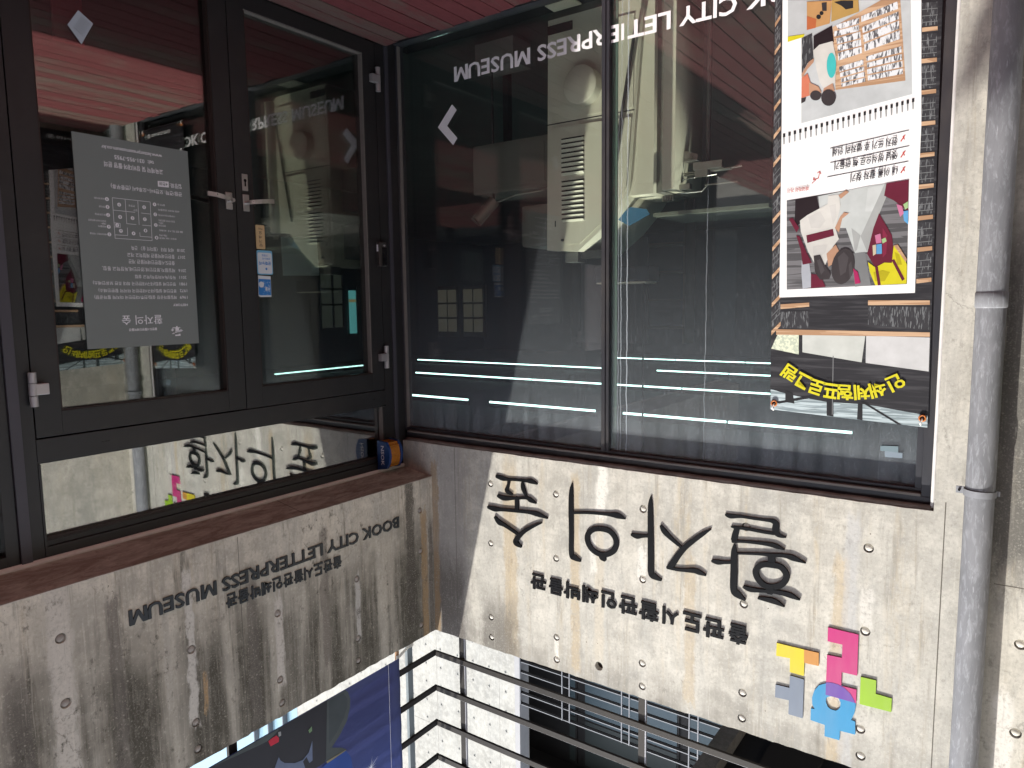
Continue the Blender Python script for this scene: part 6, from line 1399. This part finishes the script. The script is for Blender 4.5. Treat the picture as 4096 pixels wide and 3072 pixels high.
link('print', bm_mesh(bm, 'print'), BC['ink'], t, kind='stuff')
t = tag(box('red_board', -0.420, -0.400, 1.772, 1.90, 0.02, 0.44, plain('red_plastic', (0.30, 0.012, 0.03), 0.5), None, 0.008), 'deep red board standing inside behind the left door', 'board')
t = thing('side_poster', 'white poster with blue mark on the glass beside the entrance post', 'poster')
sheet('paper', FB, XD - 0.033, [(2.318, 1.24), (2.90, 1.24), (2.90, 2.05), (2.318, 2.05)], (), 0.001, plain('poster_white', (0.70, 0.66, 0.64), 0.6), t)
sheet('print', FB, XD - 0.0322, [(2.326, 1.83), (2.345, 1.83), (2.345, 1.87), (2.326, 1.87)], (), 0, SBD, t)

# ------------------------------------------------------------------ alarm siren in the corner
t = thing('alarm_siren', 'blue alarm siren box with amber lens tucked under the soffit in the corner', 'alarm')
NB = plain('siren_blue', (0.010, 0.045, 0.165), 0.35, 0, 0.5, 0.1, 30, 0); AMB = plain('siren_amber', (0.44, 0.17, 0.015), 0.25, 0, 0.6, 0.25, 90, 0.2)
bm = bmesh.new()
def wedge(y0, y1, prof):
    lo = [bm.verts.new((px, y0, pz)) for px, pz in prof]; hi = [bm.verts.new((px, y1, pz)) for px, pz in prof]
    bm.faces.new(lo); bm.faces.new(hi[::-1]); n = len(prof)
    for i in range(n): bm.faces.new((lo[i], hi[i], hi[(i + 1) % n], lo[(i + 1) % n]))
prof = [(-0.250, 2.452), (-0.172, 2.460), (-0.150, 2.500), (-0.143, 2.545), (-0.150, 2.590), (-0.172, 2.628), (-0.250, 2.640)]
wedge(0.212, 0.232, prof); wedge(0.110, 0.128, prof)
bmesh.ops.recalc_face_normals(bm, faces=bm.faces)
link('housing', bm_mesh(bm, 'housing'), NB, t)
bm = bmesh.new(); prof2 = [(-0.250, 2.458), (-0.176, 2.464), (-0.156, 2.500), (-0.149, 2.545), (-0.156, 2.590), (-0.176, 2.622), (-0.250, 2.634)]
wedge(0.1285, 0.2115, prof2); bmesh.ops.recalc_face_normals(bm, faces=bm.faces)
link('lens', bm_mesh(bm, 'lens'), AMB, t)
boxes('lens_rib', [(-0.158 - abs(k - 7) * 0.0013, -0.1455 - abs(k - 7) * 0.0015, 0.132, 0.208, 2.482 + k * 0.0088, 2.486 + k * 0.0088) for k in range(15)], AMB, t)
# the maker's word runs down the side cheek facing the camera
bm = bmesh.new()
V, F = text_raw('NSOK', 0.02, False)
nv = []
for v in V:
    a = v.x / 2.75; b = v.y / 0.73
    nv.append(bm.verts.new((-0.216 + b * 0.026, 0.2326, 2.480 + a * 0.128)))
for f in F: bm.faces.new([nv[i] for i in f])
link('print', bm_mesh(bm, 'print'), VINYL, t, kind='stuff')

# ------------------------------------------------------------------ behind the window: casting machine, lights, odds and ends
MB_ = plain('machine_enamel', (0.60, 0.57, 0.45), 0.5, 0, 0.4, 0.22, 7, 0.03, 0.25, (0.34, 0.28, 0.18), (1, 1, 0.5))
MBD = plain('machine_enamel_dull', (0.12, 0.118, 0.10), 0.55, 0, 0.4, 0.25, 7, 0.03, 0.2, (0.30, 0.25, 0.18))
SLOT = plain('slot_dark', (0.012, 0.012, 0.012), 0.8)
t = thing('casting_machine', 'tall beige enamelled machine cabinet with louvres and round disc standing behind the window mullion', 'machine')
YM = -0.35
prof = [(-0.690, -0.055), (-0.672, 1.276), (-0.890, 1.292), (-1.053, 1.169), (-1.140, 1.077), (-1.208, 0.985), (-1.285, 0.026), (-1.290, -0.055)]
o = sheet('body', FA, YM, [(-0.690, -0.055), (-1.290, -0.055), (-1.285, 0.026), (-1.208, 0.985), (-1.140, 1.077), (-1.053, 1.169), (-0.890, 1.292), (-0.672, 1.276)], (), 0.55, MB_, t)
sheet('side_cover', FA, YM - 0.035, [(-1.20, -0.055), (-1.352, -0.055), (-1.352, 0.996), (-1.20, 0.996)], (), 0.40, MB_, t)
sheet('side_cover', FA, YM - 0.075, [(-1.345, -0.055), (-1.412, -0.055), (-1.412, 0.990), (-1.345, 0.990)], (), 0.34, MBD, t)
sheet('side_cover', FA, YM - 0.030, [(-1.405, -0.055), (-1.478, -0.055), (-1.478, 0.985), (-1.405, 0.985)], (), 0.40, MB_, t)
box('joint', 0.674, 1.250, YM - 0.002, YM + 0.0006, 0.535, 0.541, SLOT, t)
pan = sheet('door_panel', FA, YM + 0.008, [(-0.706, 0.560), (-1.236, 0.575), (-1.205, 0.950), (-1.130, 1.050), (-1.050, 1.138), (-0.908, 1.247), (-0.704, 1.247)], (), 0.006, MB_, t)
sheet('lower_panel', FA, YM + 0.006, [(-0.712, 0.02), (-1.25, 0.03), (-1.243, 0.525), (-0.706, 0.515)], (), 0.004, MB_, t)
nl = 0
for k in range(18):
    if k == 8: continue
    z = 0.640 + k * 0.0272
    bm = bmesh.new()
    x0, x1 = 0.782, 0.938
    v = [bm.verts.new(p) for p in ((x0, YM + 0.008, z), (x1, YM + 0.008, z), (x1 - 0.006, YM + 0.020, z + 0.003), (x0 + 0.006, YM + 0.020, z + 0.003), (x0, YM + 0.008, z + 0.016), (x1, YM + 0.008, z + 0.016))]
    bm.faces.new((v[3], v[2], v[5], v[4])); bm.faces.new((v[0], v[3], v[4])); bm.faces.new((v[1], v[5], v[2])); bm.faces.new((v[0], v[1], v[2], v[3]))
    bmesh.ops.recalc_face_normals(bm, faces=bm.faces)
    link('louvre', bm_mesh(bm, 'louvre'), MB_, pan)
    box('louvre_slot', x0, x1, YM + 0.0082, YM + 0.0088, z - 0.0085, z - 0.001, SLOT, pan)
DISC = plain('disc_plate', (0.46, 0.44, 0.36), 0.45, 0.1, 0.4, 0.2, 14)
tube('disc', [(0.946, YM + 0.0, 0.366), (0.946, YM + 0.075, 0.366)], 0.106, DISC, t, 40)
tube('disc_rim', [(0.946, YM + 0.075, 0.366), (0.946, YM + 0.082, 0.366)], [0.106, 0.098], MB_, t, 40)
tube('knob', [(0.790, YM + 0.008, 1.222), (0.790, YM + 0.020, 1.222)], 0.008, SLOT, t, 12)
box('lock_plate', 0.735, 0.741, YM + 0.0085, YM + 0.011, 1.105, 1.140, SLOT, t)
box('name_plate', 0.69, 0.86, YM + 0.006, YM + 0.008, -0.02, 0.03, SLOT, t)
tube('handrail', [(1.27, YM + 0.03, 0.10), (1.12, YM + 0.03, 0.93)], 0.009, SLOT, t, 10)
# its low feed box to the right and the rear housing
t = thing('feed_cabinet', 'low rounded beige cabinet joined to the right of the machine behind the glass', 'machine')
box('body', 0.03, 0.668, -0.80, -0.44, 0.56, 0.88, MBD, t, 0.02)
box('panel', 0.12, 0.60, -0.4405, -0.436, 0.60, 0.84, MBD, t, 0.002)
box('leg', 0.10, 0.14, -0.75, -0.70, -0.055, 0.56, SLOT, t); box('leg', 0.56, 0.60, -0.75, -0.70, -0.055, 0.56, SLOT, t)
t = thing('rear_housing', 'grey rounded machine housing behind the upper right corner of the beige cabinet', 'machine')
box('body', 0.42, 0.668, -0.90, -0.44, 0.98, 1.24, MBD, t, 0.02)
box('hatch', 0.50, 0.60, -0.441, -0.437, 1.06, 1.18, MBD, t, 0.003)
box('leg', 0.60, 0.64, -0.85, -0.80, -0.055, 0.98, SLOT, t)
t = thing('control_box', 'flat dark control box with pale lower lip hung inside the window behind the mullion', 'box')
box('body', 0.93, 1.29, -0.62, -0.47, 1.385, 1.475, INT_DARK, t, 0.008)
box('lip', 0.95, 1.27, -0.62, -0.468, 1.477, 1.486, MB_, t)
tube('hanger', [(1.0, -0.55, 1.48), (1.0, -0.55, 2.86)], 0.006, SLOT, t, 8); tube('hanger', [(1.22, -0.55, 1.48), (1.22, -0.55, 2.86)], 0.006, SLOT, t, 8)
t = thing('bracket', 'steel bracket block on top of the beige cabinet', 'bracket')
box('block', 0.77, 0.86, -0.50, -0.40, 1.29, 1.352, plain('dull_steel', (0.14, 0.14, 0.13), 0.4, 0.5), t, 0.004)
box('block', 0.87, 1.02, -0.52, -0.42, 1.285, 1.33, SLOT, t, 0.003)
STL = plain('machine_steel', (0.34, 0.33, 0.30), 0.3, 0.8, 0.5, 0.3, 30)
t = thing('machine_arms', 'cluster of small steel plates and arms jutting left from the beige machine', 'machine parts')
box('plate', 1.50, 1.58, -0.50, -0.44, 0.83, 0.835, STL, t); box('plate', 1.55, 1.71, -0.50, -0.46, 0.845, 0.885, STL, t, 0.002)
box('plate', 1.56, 1.63, -0.47, -0.462, 0.885, 0.925, STL, t, 0.001); box('plate', 1.48, 1.74, -0.55, -0.50, 0.885, 0.890, STL, t)
box('plate', 1.48, 1.54, -0.48, -0.44, 0.955, 0.985, STL, t, 0.002); box('plate', 1.62, 1.80, -0.46, -0.45, 0.968, 0.974, STL, t)
tube('rod', [(1.46, -0.47, 1.00), (1.60, -0.47, 1.00), (1.625, -0.47, 0.975)], 0.004, STL, t, 8)
tube('rod', [(1.48, -0.47, 0.94), (1.50, -0.47, 0.925), (1.68, -0.47, 0.918)], 0.003, STL, t, 8)
tube('rod', [(1.44, -0.52, 0.90), (1.80, -0.52, 0.88)], 0.006, STL, t, 8)
for k in range(5): tube('spring', [(1.405 + k * 0.014, -0.40, 1.015), (1.405 + k * 0.014, -0.40, 1.045)], 0.005, STL, t, 8)
sheet('plate', FA, -0.46, [(-1.50, 0.82), (-1.50, 0.775), (-1.575, 0.80), (-1.575, 0.825)], (), 0.004, STL, t)
tube('post', [(1.62, -0.50, -0.055), (1.62, -0.50, 0.96)], 0.012, SLOT, t, 10)
t = thing('work_table', 'olive work table top catching light behind the window', 'table')
box('top', 1.30, 1.95, -0.95, -0.50, 1.09, 1.11, plain('olive_top', (0.13, 0.14, 0.11), 0.6), t)
box('leg', 1.85, 1.89, -0.9, -0.86, -0.055, 1.09, SLOT, t); box('leg', 1.36, 1.40, -0.9, -0.86, -0.055, 1.09, SLOT, t)
t = tag(sheet('blue_cloth', FA, -0.45, [(-1.09, 1.11), (-1.18, 1.05), (-1.28, 1.07), (-1.30, 1.10), (-1.17, 1.155)], (), 0.01, plain('blue_cloth', (0.03, 0.12, 0.22), 0.8)), 'patch of blue cloth behind the glass above the beige machine', 'cloth')
t = thing('spot_lamp', 'dull metal cylinder spot lamp behind the window near the corner', 'lamp')
tube('body', [(0.20, -0.45, 0.925), (0.12, -0.36, 1.06)], 0.040, plain('lamp_metal', (0.20, 0.19, 0.16), 0.4, 0.6), t, 24)
tube('reflector', [(0.119, -0.359, 1.0605), (0.116, -0.356, 1.066)], [0.034, 0.040], STL, t, 24)
tube('cable', [(0.20, -0.46, 0.94), (0.35, -0.48, 0.90), (0.55, -0.48, 0.89), (0.67, -0.45, 0.87)], 0.006, plain('pale_cable', (0.25, 0.25, 0.22), 0.6), t, 8)
tube('stand', [(0.19, -0.46, -0.055), (0.19, -0.46, 0.93)], 0.008, SLOT, t, 8)
PAPER_D = plain('dim_paper', (0.16, 0.155, 0.14), 0.7)
tag(box('wall_poster', -0.20, 0.45, -2.3, -2.28, 1.05, 1.95, plain('dim_poster', (0.045, 0.055, 0.065), 0.6)), 'dim grey board hanging deep behind the window near the corner', 'board')
tag(box('low_carton', 0.10, 0.40, -0.60, -0.40, -0.055, 0.10, PAPER_D, None, 0.004), 'small dim carton on the floor behind the word MUSEUM', 'carton')
tag(box('paper_scrap', 0.80, 0.98, -0.24, -0.14, -0.052, -0.045, MB_, None, 0.002), 'curled beige paper scrap on the floor behind the window foot', 'paper')
# type shelves deep in the room
SHW = plain('shelf_wood', (0.05, 0.035, 0.025), 0.7)
for sx, lab in ((-1.6, 'dark type shelf nearest the corner deep in the room'), (1.9, 'dark type shelf deep in the room behind the left pane')):
    t = thing('type_shelf', lab, 'shelf'); t['group'] = 'type shelves in the dark room'
    for k in range(6): box('shelf_board', sx, sx + 1.3, -5.2, -4.9, 0.2 + k * 0.34, 0.225 + k * 0.34, SHW, t)
    box('side_panel', sx - 0.03, sx, -5.2, -4.9, -0.055, 2.1, SHW, t); box('side_panel', sx + 1.3, sx + 1.33, -5.2, -4.9, -0.055, 2.1, SHW, t)
# ceiling lights
LED = emitter('led_tube', (0.62, 1.0, 0.94), 1.15)
def run(x0, x1, y, lab, n=1, z=2.80, along='x'):
    t = thing('ceiling_light', lab, 'ceiling light', (0, 0, 0)); t['group'] = 'tube lights on the dark ceiling'
    L = (x1 - x0) / n
    for k in range(n):
        a, b = x0 + k * L + 0.012, x0 + (k + 1) * L - 0.012
        if along == 'x': box('tube', a, b, y - 0.011, y + 0.011, z - 0.014, z + 0.008, LED, t); box('fitting', a, b, y - 0.02, y + 0.02, z + 0.0085, 2.859, INT_DARK, t)
        else: box('tube', y - 0.011, y + 0.011, a, b, z - 0.014, z + 0.008, LED, t); box('fitting', y - 0.02, y + 0.02, a, b, z + 0.0085, 2.859, INT_DARK, t)
run(-3.60, -2.62, -3.64, 'short tube light nearest the room corner in the nearest row')
run(-2.28, -0.78, -3.62, 'middle tube light of the nearest row, right of the mullion')
run(-0.46, 1.86, -3.63, 'long tube light of the nearest row, left of the mullion', 2)
run(-5.80, 3.0, -6.08, 'long line of tube lights in the second row', 7)
run(-7.9, -3.2, -8.40, 'right part of the third row of tube lights', 4)
run(-2.2, 3.0, -8.42, 'left part of the third row of tube lights', 4)
run(-4.3, 3.0, -10.80, 'farthest line of tube lights', 5)
run(-8.0, -4.6, -7.0, 'tube light line running across the room seen through the right door', 2, along='y') if False else None
run(-6.9, -4.6, -7.85, 'tube light line running away from the right door', 2, along='y')
# glimpses of lit openings at the far side seen through the right door and the corner pane
def lit(name, c, s): return emitter(name, c, s)
GL1 = lit('dim_daylight_pane', (0.45, 0.46, 0.38), 0.022)
t = thing('inner_window', 'dim grid window deep in the room seen through the right door', 'window')
boxes('bar', [(-5.0, -4.97, -3.74, -3.30, 1.12, 1.15), (-5.0, -4.97, -3.74, -3.30, 1.34, 1.365), (-5.0, -4.97, -3.74, -3.30, 1.56, 1.585), (-5.0, -4.97, -3.74, -3.30, 1.90, 1.93), (-5.0, -4.969, -3.74, -3.72, 1.12, 1.93), (-5.0, -4.969, -3.55, -3.53, 1.12, 1.93), (-5.0, -4.969, -3.32, -3.30, 1.12, 1.93)], SLOT, t)
for a, b, c, d in ((-3.72, -3.55, 1.365, 1.56), (-3.53, -3.32, 1.365, 1.56), (-3.72, -3.55, 1.585, 1.90), (-3.53, -3.32, 1.585, 1.90), (-3.72, -3.55, 1.15, 1.34), (-3.53, -3.32, 1.15, 1.34)):
    box('pane', -5.01, -5.0, a, b, c, d, GL1, t)
t = thing('doorway_view', 'narrow bright turquoise doorway deep in the room seen through the right door', 'doorway')
box('opening', -5.02, -5.01, -4.0, -3.83, 1.37, 2.0, lit('turquoise_room', (0.16, 0.50, 0.53), 0.22), t)
box('frame', -5.0, -4.98, -4.03, -4.0, 1.3, 2.05, SLOT, t); box('frame', -5.0, -4.98, -3.83, -3.80, 1.3, 2.05, SLOT, t)
tag(box('tan_card', -5.0, -4.985, -3.98, -3.85, 1.50, 1.54, lit('tan_card_glow', (0.42, 0.28, 0.12), 0.2)), 'small tan card across the turquoise doorway', 'card')  # the card is given a faint glow of its own
tag(box('inner_partition', -5.2, -5.03, -4.3, 0.5, -0.055, 2.12, INT_DARK), 'dark partition wall deep in the room holding the grid window', 'wall')
t = thing('paned_window', 'dim two leaf paned window far behind the corner of the glass', 'window')
GL2 = lit('dim_daylight_pane_warm', (0.42, 0.38, 0.28), 0.028)
for x0 in (-4.62, -4.10):
    for i in range(2):
        for j in range(3):
            box('pane', x0 + i * 0.20, x0 + i * 0.20 + 0.17, -5.40, -5.39, 1.36 + j * 0.23, 1.56 + j * 0.23, GL2, t)
    box('leaf_frame', x0 - 0.03, x0 + 0.42, -5.44, -5.41, 1.30, 2.10, SLOT, t)

# ------------------------------------------------------------------ balcony railing on the parapet
RAILM = plain('rail_paint', (0.017, 0.015, 0.014), 0.6, 0.0, 0.2, 0.3, 18, 0.1, 0.22, (0.09, 0.07, 0.05))
EDGE = plain('rail_edge', (0.30, 0.30, 0.32), 0.45, 0.3, 0.4, 0.2, 40)
t = thing('balcony_railing', 'dark flat bar balcony railing turning the corner on top of the concrete parapets', 'railing')
for k in range(5):
    z = 3.976 + k * 0.2535
    def rail(x0, x1, y0, y1): 
        box('rail', x0, x1, y0, y1, z - 0.019, z + 0.016, RAILM, t, 0.001)
    rail(-0.0995, 5.0, -0.122, -0.104)
    rail(-0.122, -0.104, -0.122, 5.0)
    box('rail_edge', -0.0995, 5.0, -0.126, -0.112, z + 0.0165, z + 0.022, EDGE, t)
for px in (0.116, 1.428, 2.74, 4.05):
    box('post', px - 0.020, px + 0.020, -0.144, -0.1225, 3.7, 5.05, RAILM, t, 0.001)
    box('post_edge', px + 0.0205, px + 0.026, -0.140, -0.1235, 3.7, 5.05, EDGE, t)
for py in (0.122, 1.43, 2.74, 4.05):
    box('post', -0.144, -0.1225, py - 0.024, py + 0.024, 3.7, 5.05, plain('post_reflect_tint', (0.16, 0.19, 0.20), 0.5) if py < 1 else RAILM, t, 0.001)  # the first post's bright reflection is put into its colour

# ------------------------------------------------------------------ blue banner on the railing
def navy():
    m = NT('banner_navy'); X, Y, Zc = m.xyz()
    w = m.noise(m.vec(m.mul(Y, 3.0), 1.0, m.mul(Zc, 9.0)), 1.0, 3, 0.6)
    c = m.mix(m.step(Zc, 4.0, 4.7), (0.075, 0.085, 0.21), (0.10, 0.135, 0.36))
    c = m.mix(m.mul(w, 0.25), c, (0.03, 0.04, 0.12))
    b = m.bsdf(c, 0.45, 0, None, 0.4)
    tr = m.n('ShaderNodeBsdfTranslucent'); m.put(tr.inputs[0], c)
    mx = m.n('ShaderNodeMixShader'); mx.inputs[0].default_value = 0.35
    m.t.links.new(b, mx.inputs[1]); m.t.links.new(tr.outputs[0], mx.inputs[2])
    return m.done(mx.outputs[0])
t = thing('blue_banner', 'large navy banner with black press machine print hanging on the railing above the shaded parapet', 'banner')
bm = bmesh.new()
rowz = [3.845 + (4.90 - 3.845) * k / 16 for k in range(17)]; rowy = [0.264 + (4.6 - 0.264) * k / 40 for k in range(41)]
g = [[bm.verts.new((-0.080 + 0.0025 * math.sin((z - 3.976) / 0.2535 * 2 * math.pi), y, z)) for y in rowy] for z in rowz]
for a, b in zip(g, g[1:]):
    for i in range(40): bm.faces.new((a[i], a[i + 1], b[i + 1], b[i]))
bmesh.ops.solidify(bm, geom=list(bm.faces), thickness=0.0012)
bmesh.ops.recalc_face_normals(bm, faces=bm.faces)
link('cloth', bm_mesh(bm, 'cloth', True), navy(), t)
UC = {'nightblack': bprint('bp_black', (0.028, 0.027, 0.032), 0.5), 'machinegrey': bprint('bp_machine', (0.085, 0.10, 0.10)), 'machinegrey2': bprint('bp_machine2', (0.065, 0.078, 0.082)), 'brass': bprint('bp_brass', (0.30, 0.27, 0.17)),
      'steelblue': bprint('bp_steel', (0.16, 0.20, 0.30)), 'red': bprint('bp_red', (0.60, 0.03, 0.06)), 'greylight': bprint('bp_light', (0.4, 0.4, 0.4)), 'lgreen': bprint('bp_green', (0.20, 0.32, 0.17)), 'brightblue': bprint('bp_blue', (0.035, 0.09, 0.36)), 'paper': bprint('bp_white', (0.75, 0.78, 0.82))}
for i, (P, col, lay) in enumerate(DATA['BLUE']):
    bm = bmesh.new()
    vs = [bm.verts.new((-0.080 + 0.0040 + 0.0006 * lay + i * 0.00002, max(a, 0.266), max(b, 3.847))) for a, b in P]
    es = [bm.edges.new((vs[k], vs[(k + 1) % len(vs)])) for k in range(len(vs))]
    r_ = bmesh.ops.triangle_fill(bm, edges=es, use_beauty=True)
    for f in bm.faces:
        f.normal_update()
        if f.normal.x < 0: f.normal_flip()
    link('print', bm_mesh(bm, 'print'), UC[col], t)
tube('seam', [(-0.0755, 0.366, 3.847), (-0.0755, 0.370, 4.9)], 0.0012, VINYL, t, 6)
t = thing('batten', 'short wooden batten tied with white cord at the end of the blue banner', 'batten')
box('wood', -0.098, -0.084, 0.262, 0.285, 3.795, 4.9, plain('batten_wood', (0.30, 0.17, 0.09), 0.7), t)
for z0 in (3.825, 3.833, 3.841): tube('cord', [(-0.078, 0.290, z0), (-0.082, 0.258, z0 + 0.002), (-0.105, 0.150, z0 - 0.012), (-0.110, 0.10, z0 - 0.006)], 0.0028, CORD, t, 6)

# ------------------------------------------------------------------ upper storeys behind
far = thing('far_wing', 'bright sunlit pale concrete wing with tie holes rising behind the railing', 'building')
wl = box('wall', -12.2, -5.06, -8.5, -8.0, 3.0, 17.0, CON_FAR, far)
bm = bmesh.new()
for i in range(15):
    for j in range(14):
        cx, cz = -5.30 - i * 0.43 - (0.06 if i > 3 else 0), 8.31 + j * 0.432
        vs = [bm.verts.new((cx + 0.022 * math.cos(a), -7.9985, cz + 0.022 * math.sin(a))) for a in (k * math.pi / 6 for k in range(12))]
        v2 = [bm.verts.new((cx + 0.020 * math.cos(a) - 0.004, -7.985, cz + 0.020 * math.sin(a) + 0.005)) for a in (k * math.pi / 6 for k in range(12))]
        bm.faces.new(v2)
        for k in range(12): bm.faces.new((vs[k], vs[(k + 1) % 12], v2[(k + 1) % 12], v2[k]))
bmesh.ops.recalc_face_normals(bm, faces=bm.faces)
link('tie_knobs', bm_mesh(bm, 'tie_knobs'), plain('tie_grey', (0.26, 0.26, 0.25), 0.8), wl, kind='stuff')
boxes('form_joint', [(-7.20, -7.19, -8.0, -7.997, 3, 17), (-5.47, -5.462, -8.0, -7.997, 3, 17), (-8.95, -8.94, -8.0, -7.997, 3, 17), (-12, -5.07, -8.0, -7.9972, 11.0, 11.008), (-12, -5.07, -8.0, -7.9972, 9.0 - 0.3, 8.706)], plain('joint_grey', (0.30, 0.29, 0.27), 0.9), wl)
box('end_post', -5.055, -4.935, -8.3, -7.98, 3.0, 17.0, plain('end_grey', (0.26, 0.26, 0.27), 0.6), far)
DK = plain('far_dark', (0.012, 0.011, 0.012), 0.7)
DK2 = plain('far_soffit', (0.030, 0.026, 0.024), 0.8, 0, 0.3, 0.3, 1.5)
glz = thing('glazed_wing', 'dark recessed balcony storey with glass coloured like reflected sky behind thin pale rails', 'building')
box('soffit', -9.0, 6.0, -12.5, -8.51, 12.0, 12.4, DK, glz)
box('back_wall', -9.0, 6.0, -9.9, -9.8, 3.0, 12.0, DK, glz)
box('floor_slab', -4.93, 6.0, -9.8, -8.1, 7.6, 7.9, DK2, glz)
wins = [(-4.84, -4.62), (-4.44, -2.22), (-2.02, 0.40), (0.60, 2.60)]
for i, (a, b) in enumerate(wins):
    w = box('window', a, b, -9.79, -9.75, 8.2, 11.9, DK, glz)
    box('pane', a + 0.04, b - 0.04, -9.75, -9.735, 8.25, 10.76, plain('pane_sky_tint%d' % i, (0.055, 0.085, 0.105) if i % 2 else (0.045, 0.070, 0.085), 0.5), w)  # the reflected sky is put into the pane colour as matte blue
    box('pane', a + 0.04, b - 0.04, -9.75, -9.735, 10.80, 11.85, plain('pane_low%d' % i, (0.022, 0.030, 0.030), 0.5), w)
t = thing('far_railing', 'thin pale multi bar railing across the dark balcony behind the parapet', 'railing')
PALE = plain('pale_rail', (0.13, 0.135, 0.15), 0.5, 0.2)
for z in (8.60, 8.825, 9.05, 9.27, 9.50, 9.735): box('rail', -4.93, 5.0, -8.02, -7.995, z - 0.008, z + 0.008, PALE, t); box('rail_back', -4.93, 5.0, -8.05, -8.021, z - 0.03, z + 0.010, DK, t)
for x0 in (-4.92, -3.92, -3.755, -2.63, -2.475, -1.325, -1.165, 0.0, 0.16): box('post', x0 - 0.010, x0 + 0.010, -7.994, -7.975, 7.9, 9.74, PALE, t)
ovh = thing('upper_storey', 'dark underside and grey concrete edge beam of the storey above the sunny spandrel', 'building')
box('edge_beam', 1.262, 1.40, -9.0, -0.45, 4.99, 5.6, CON_BEAM, ovh)
box('underside', 1.401, 6.0, -9.0, -0.45, 5.10, 5.6, DK, ovh)
box('underside_panel', 1.62, 2.0, -9.0, -0.46, 5.06, 5.099, DK2, ovh)
# tall glass office far off, seen as a sliver above the shaded parapet
t = thing('glass_office', 'distant pale blue glass facade glimpsed between parapet and blue banner', 'building')
box('body', -30, -17.2, -16, -12.0, 0, 24.0, plain('office_glass', (0.22, 0.34, 0.42), 0.25), t)
for k in range(9): box('fin', -17.3 - k * 0.9, -17.25 - k * 0.9, -12.0, -11.8, 0, 18.0, PALE, t)

# ------------------------------------------------------------------ across the yard (what the glass mirrors)
opp = thing('opposite_building', 'unseen building across the deck, made tall and dark to darken the glass', 'building')  # out of view; its height and dark colour are shaped for the reflections
OPW = plain('opp_wall', (0.020, 0.029, 0.046), 0.85, 0, 0.2, 0.3, 1.0)
box('wall', -14, 14, 11.0, 16.0, -0.2, 6.2, OPW, opp)
for k in range(7): box('window', -6 + k * 2.7, -4.4 + k * 2.7, 10.93, 10.999, 0.2, 2.4, FARGLASS, opp)
side = thing('side_building', 'grey concrete building on the far side of the deck', 'building')
box('wall', 11.5, 17.0, -12, 9.0, -0.2, 6.5, CON_BEAM, side)
for k in range(5): box('window', 11.44, 11.499, -10 + k * 3.4, -7.8 + k * 3.4, 0.8, 2.9, FARGLASS, side)
t = thing('shade_canopy', 'added unseen canopy slab high over the deck, shading the foot of the wall', 'canopy')  # invented slab out of view, placed to shade the lower wall
bm = bmesh.new()
v = [bm.verts.new((x_, y_, z_)) for z_ in (8.40, 8.52) for x_, y_ in ((0.965, 3.06), (1.16, 3.20), (7.0, 3.30), (7.0, 9.0), (0.965, 9.0))]
bm.faces.new(v[:5][::-1]); bm.faces.new(v[5:])
for k in range(5): bm.faces.new((v[k], v[(k + 1) % 5], v[5 + (k + 1) % 5], v[5 + k]))
bmesh.ops.recalc_face_normals(bm, faces=bm.faces)
link('shade_roof', bm_mesh(bm, 'shade_roof'), DK2, t)
for px, py in ((6.6, 8.6), (1.3, 8.6), (6.6, 3.8)): box('post', px - 0.06, px + 0.06, py - 0.06, py + 0.06, -0.12, 8.4, RAILM, t)
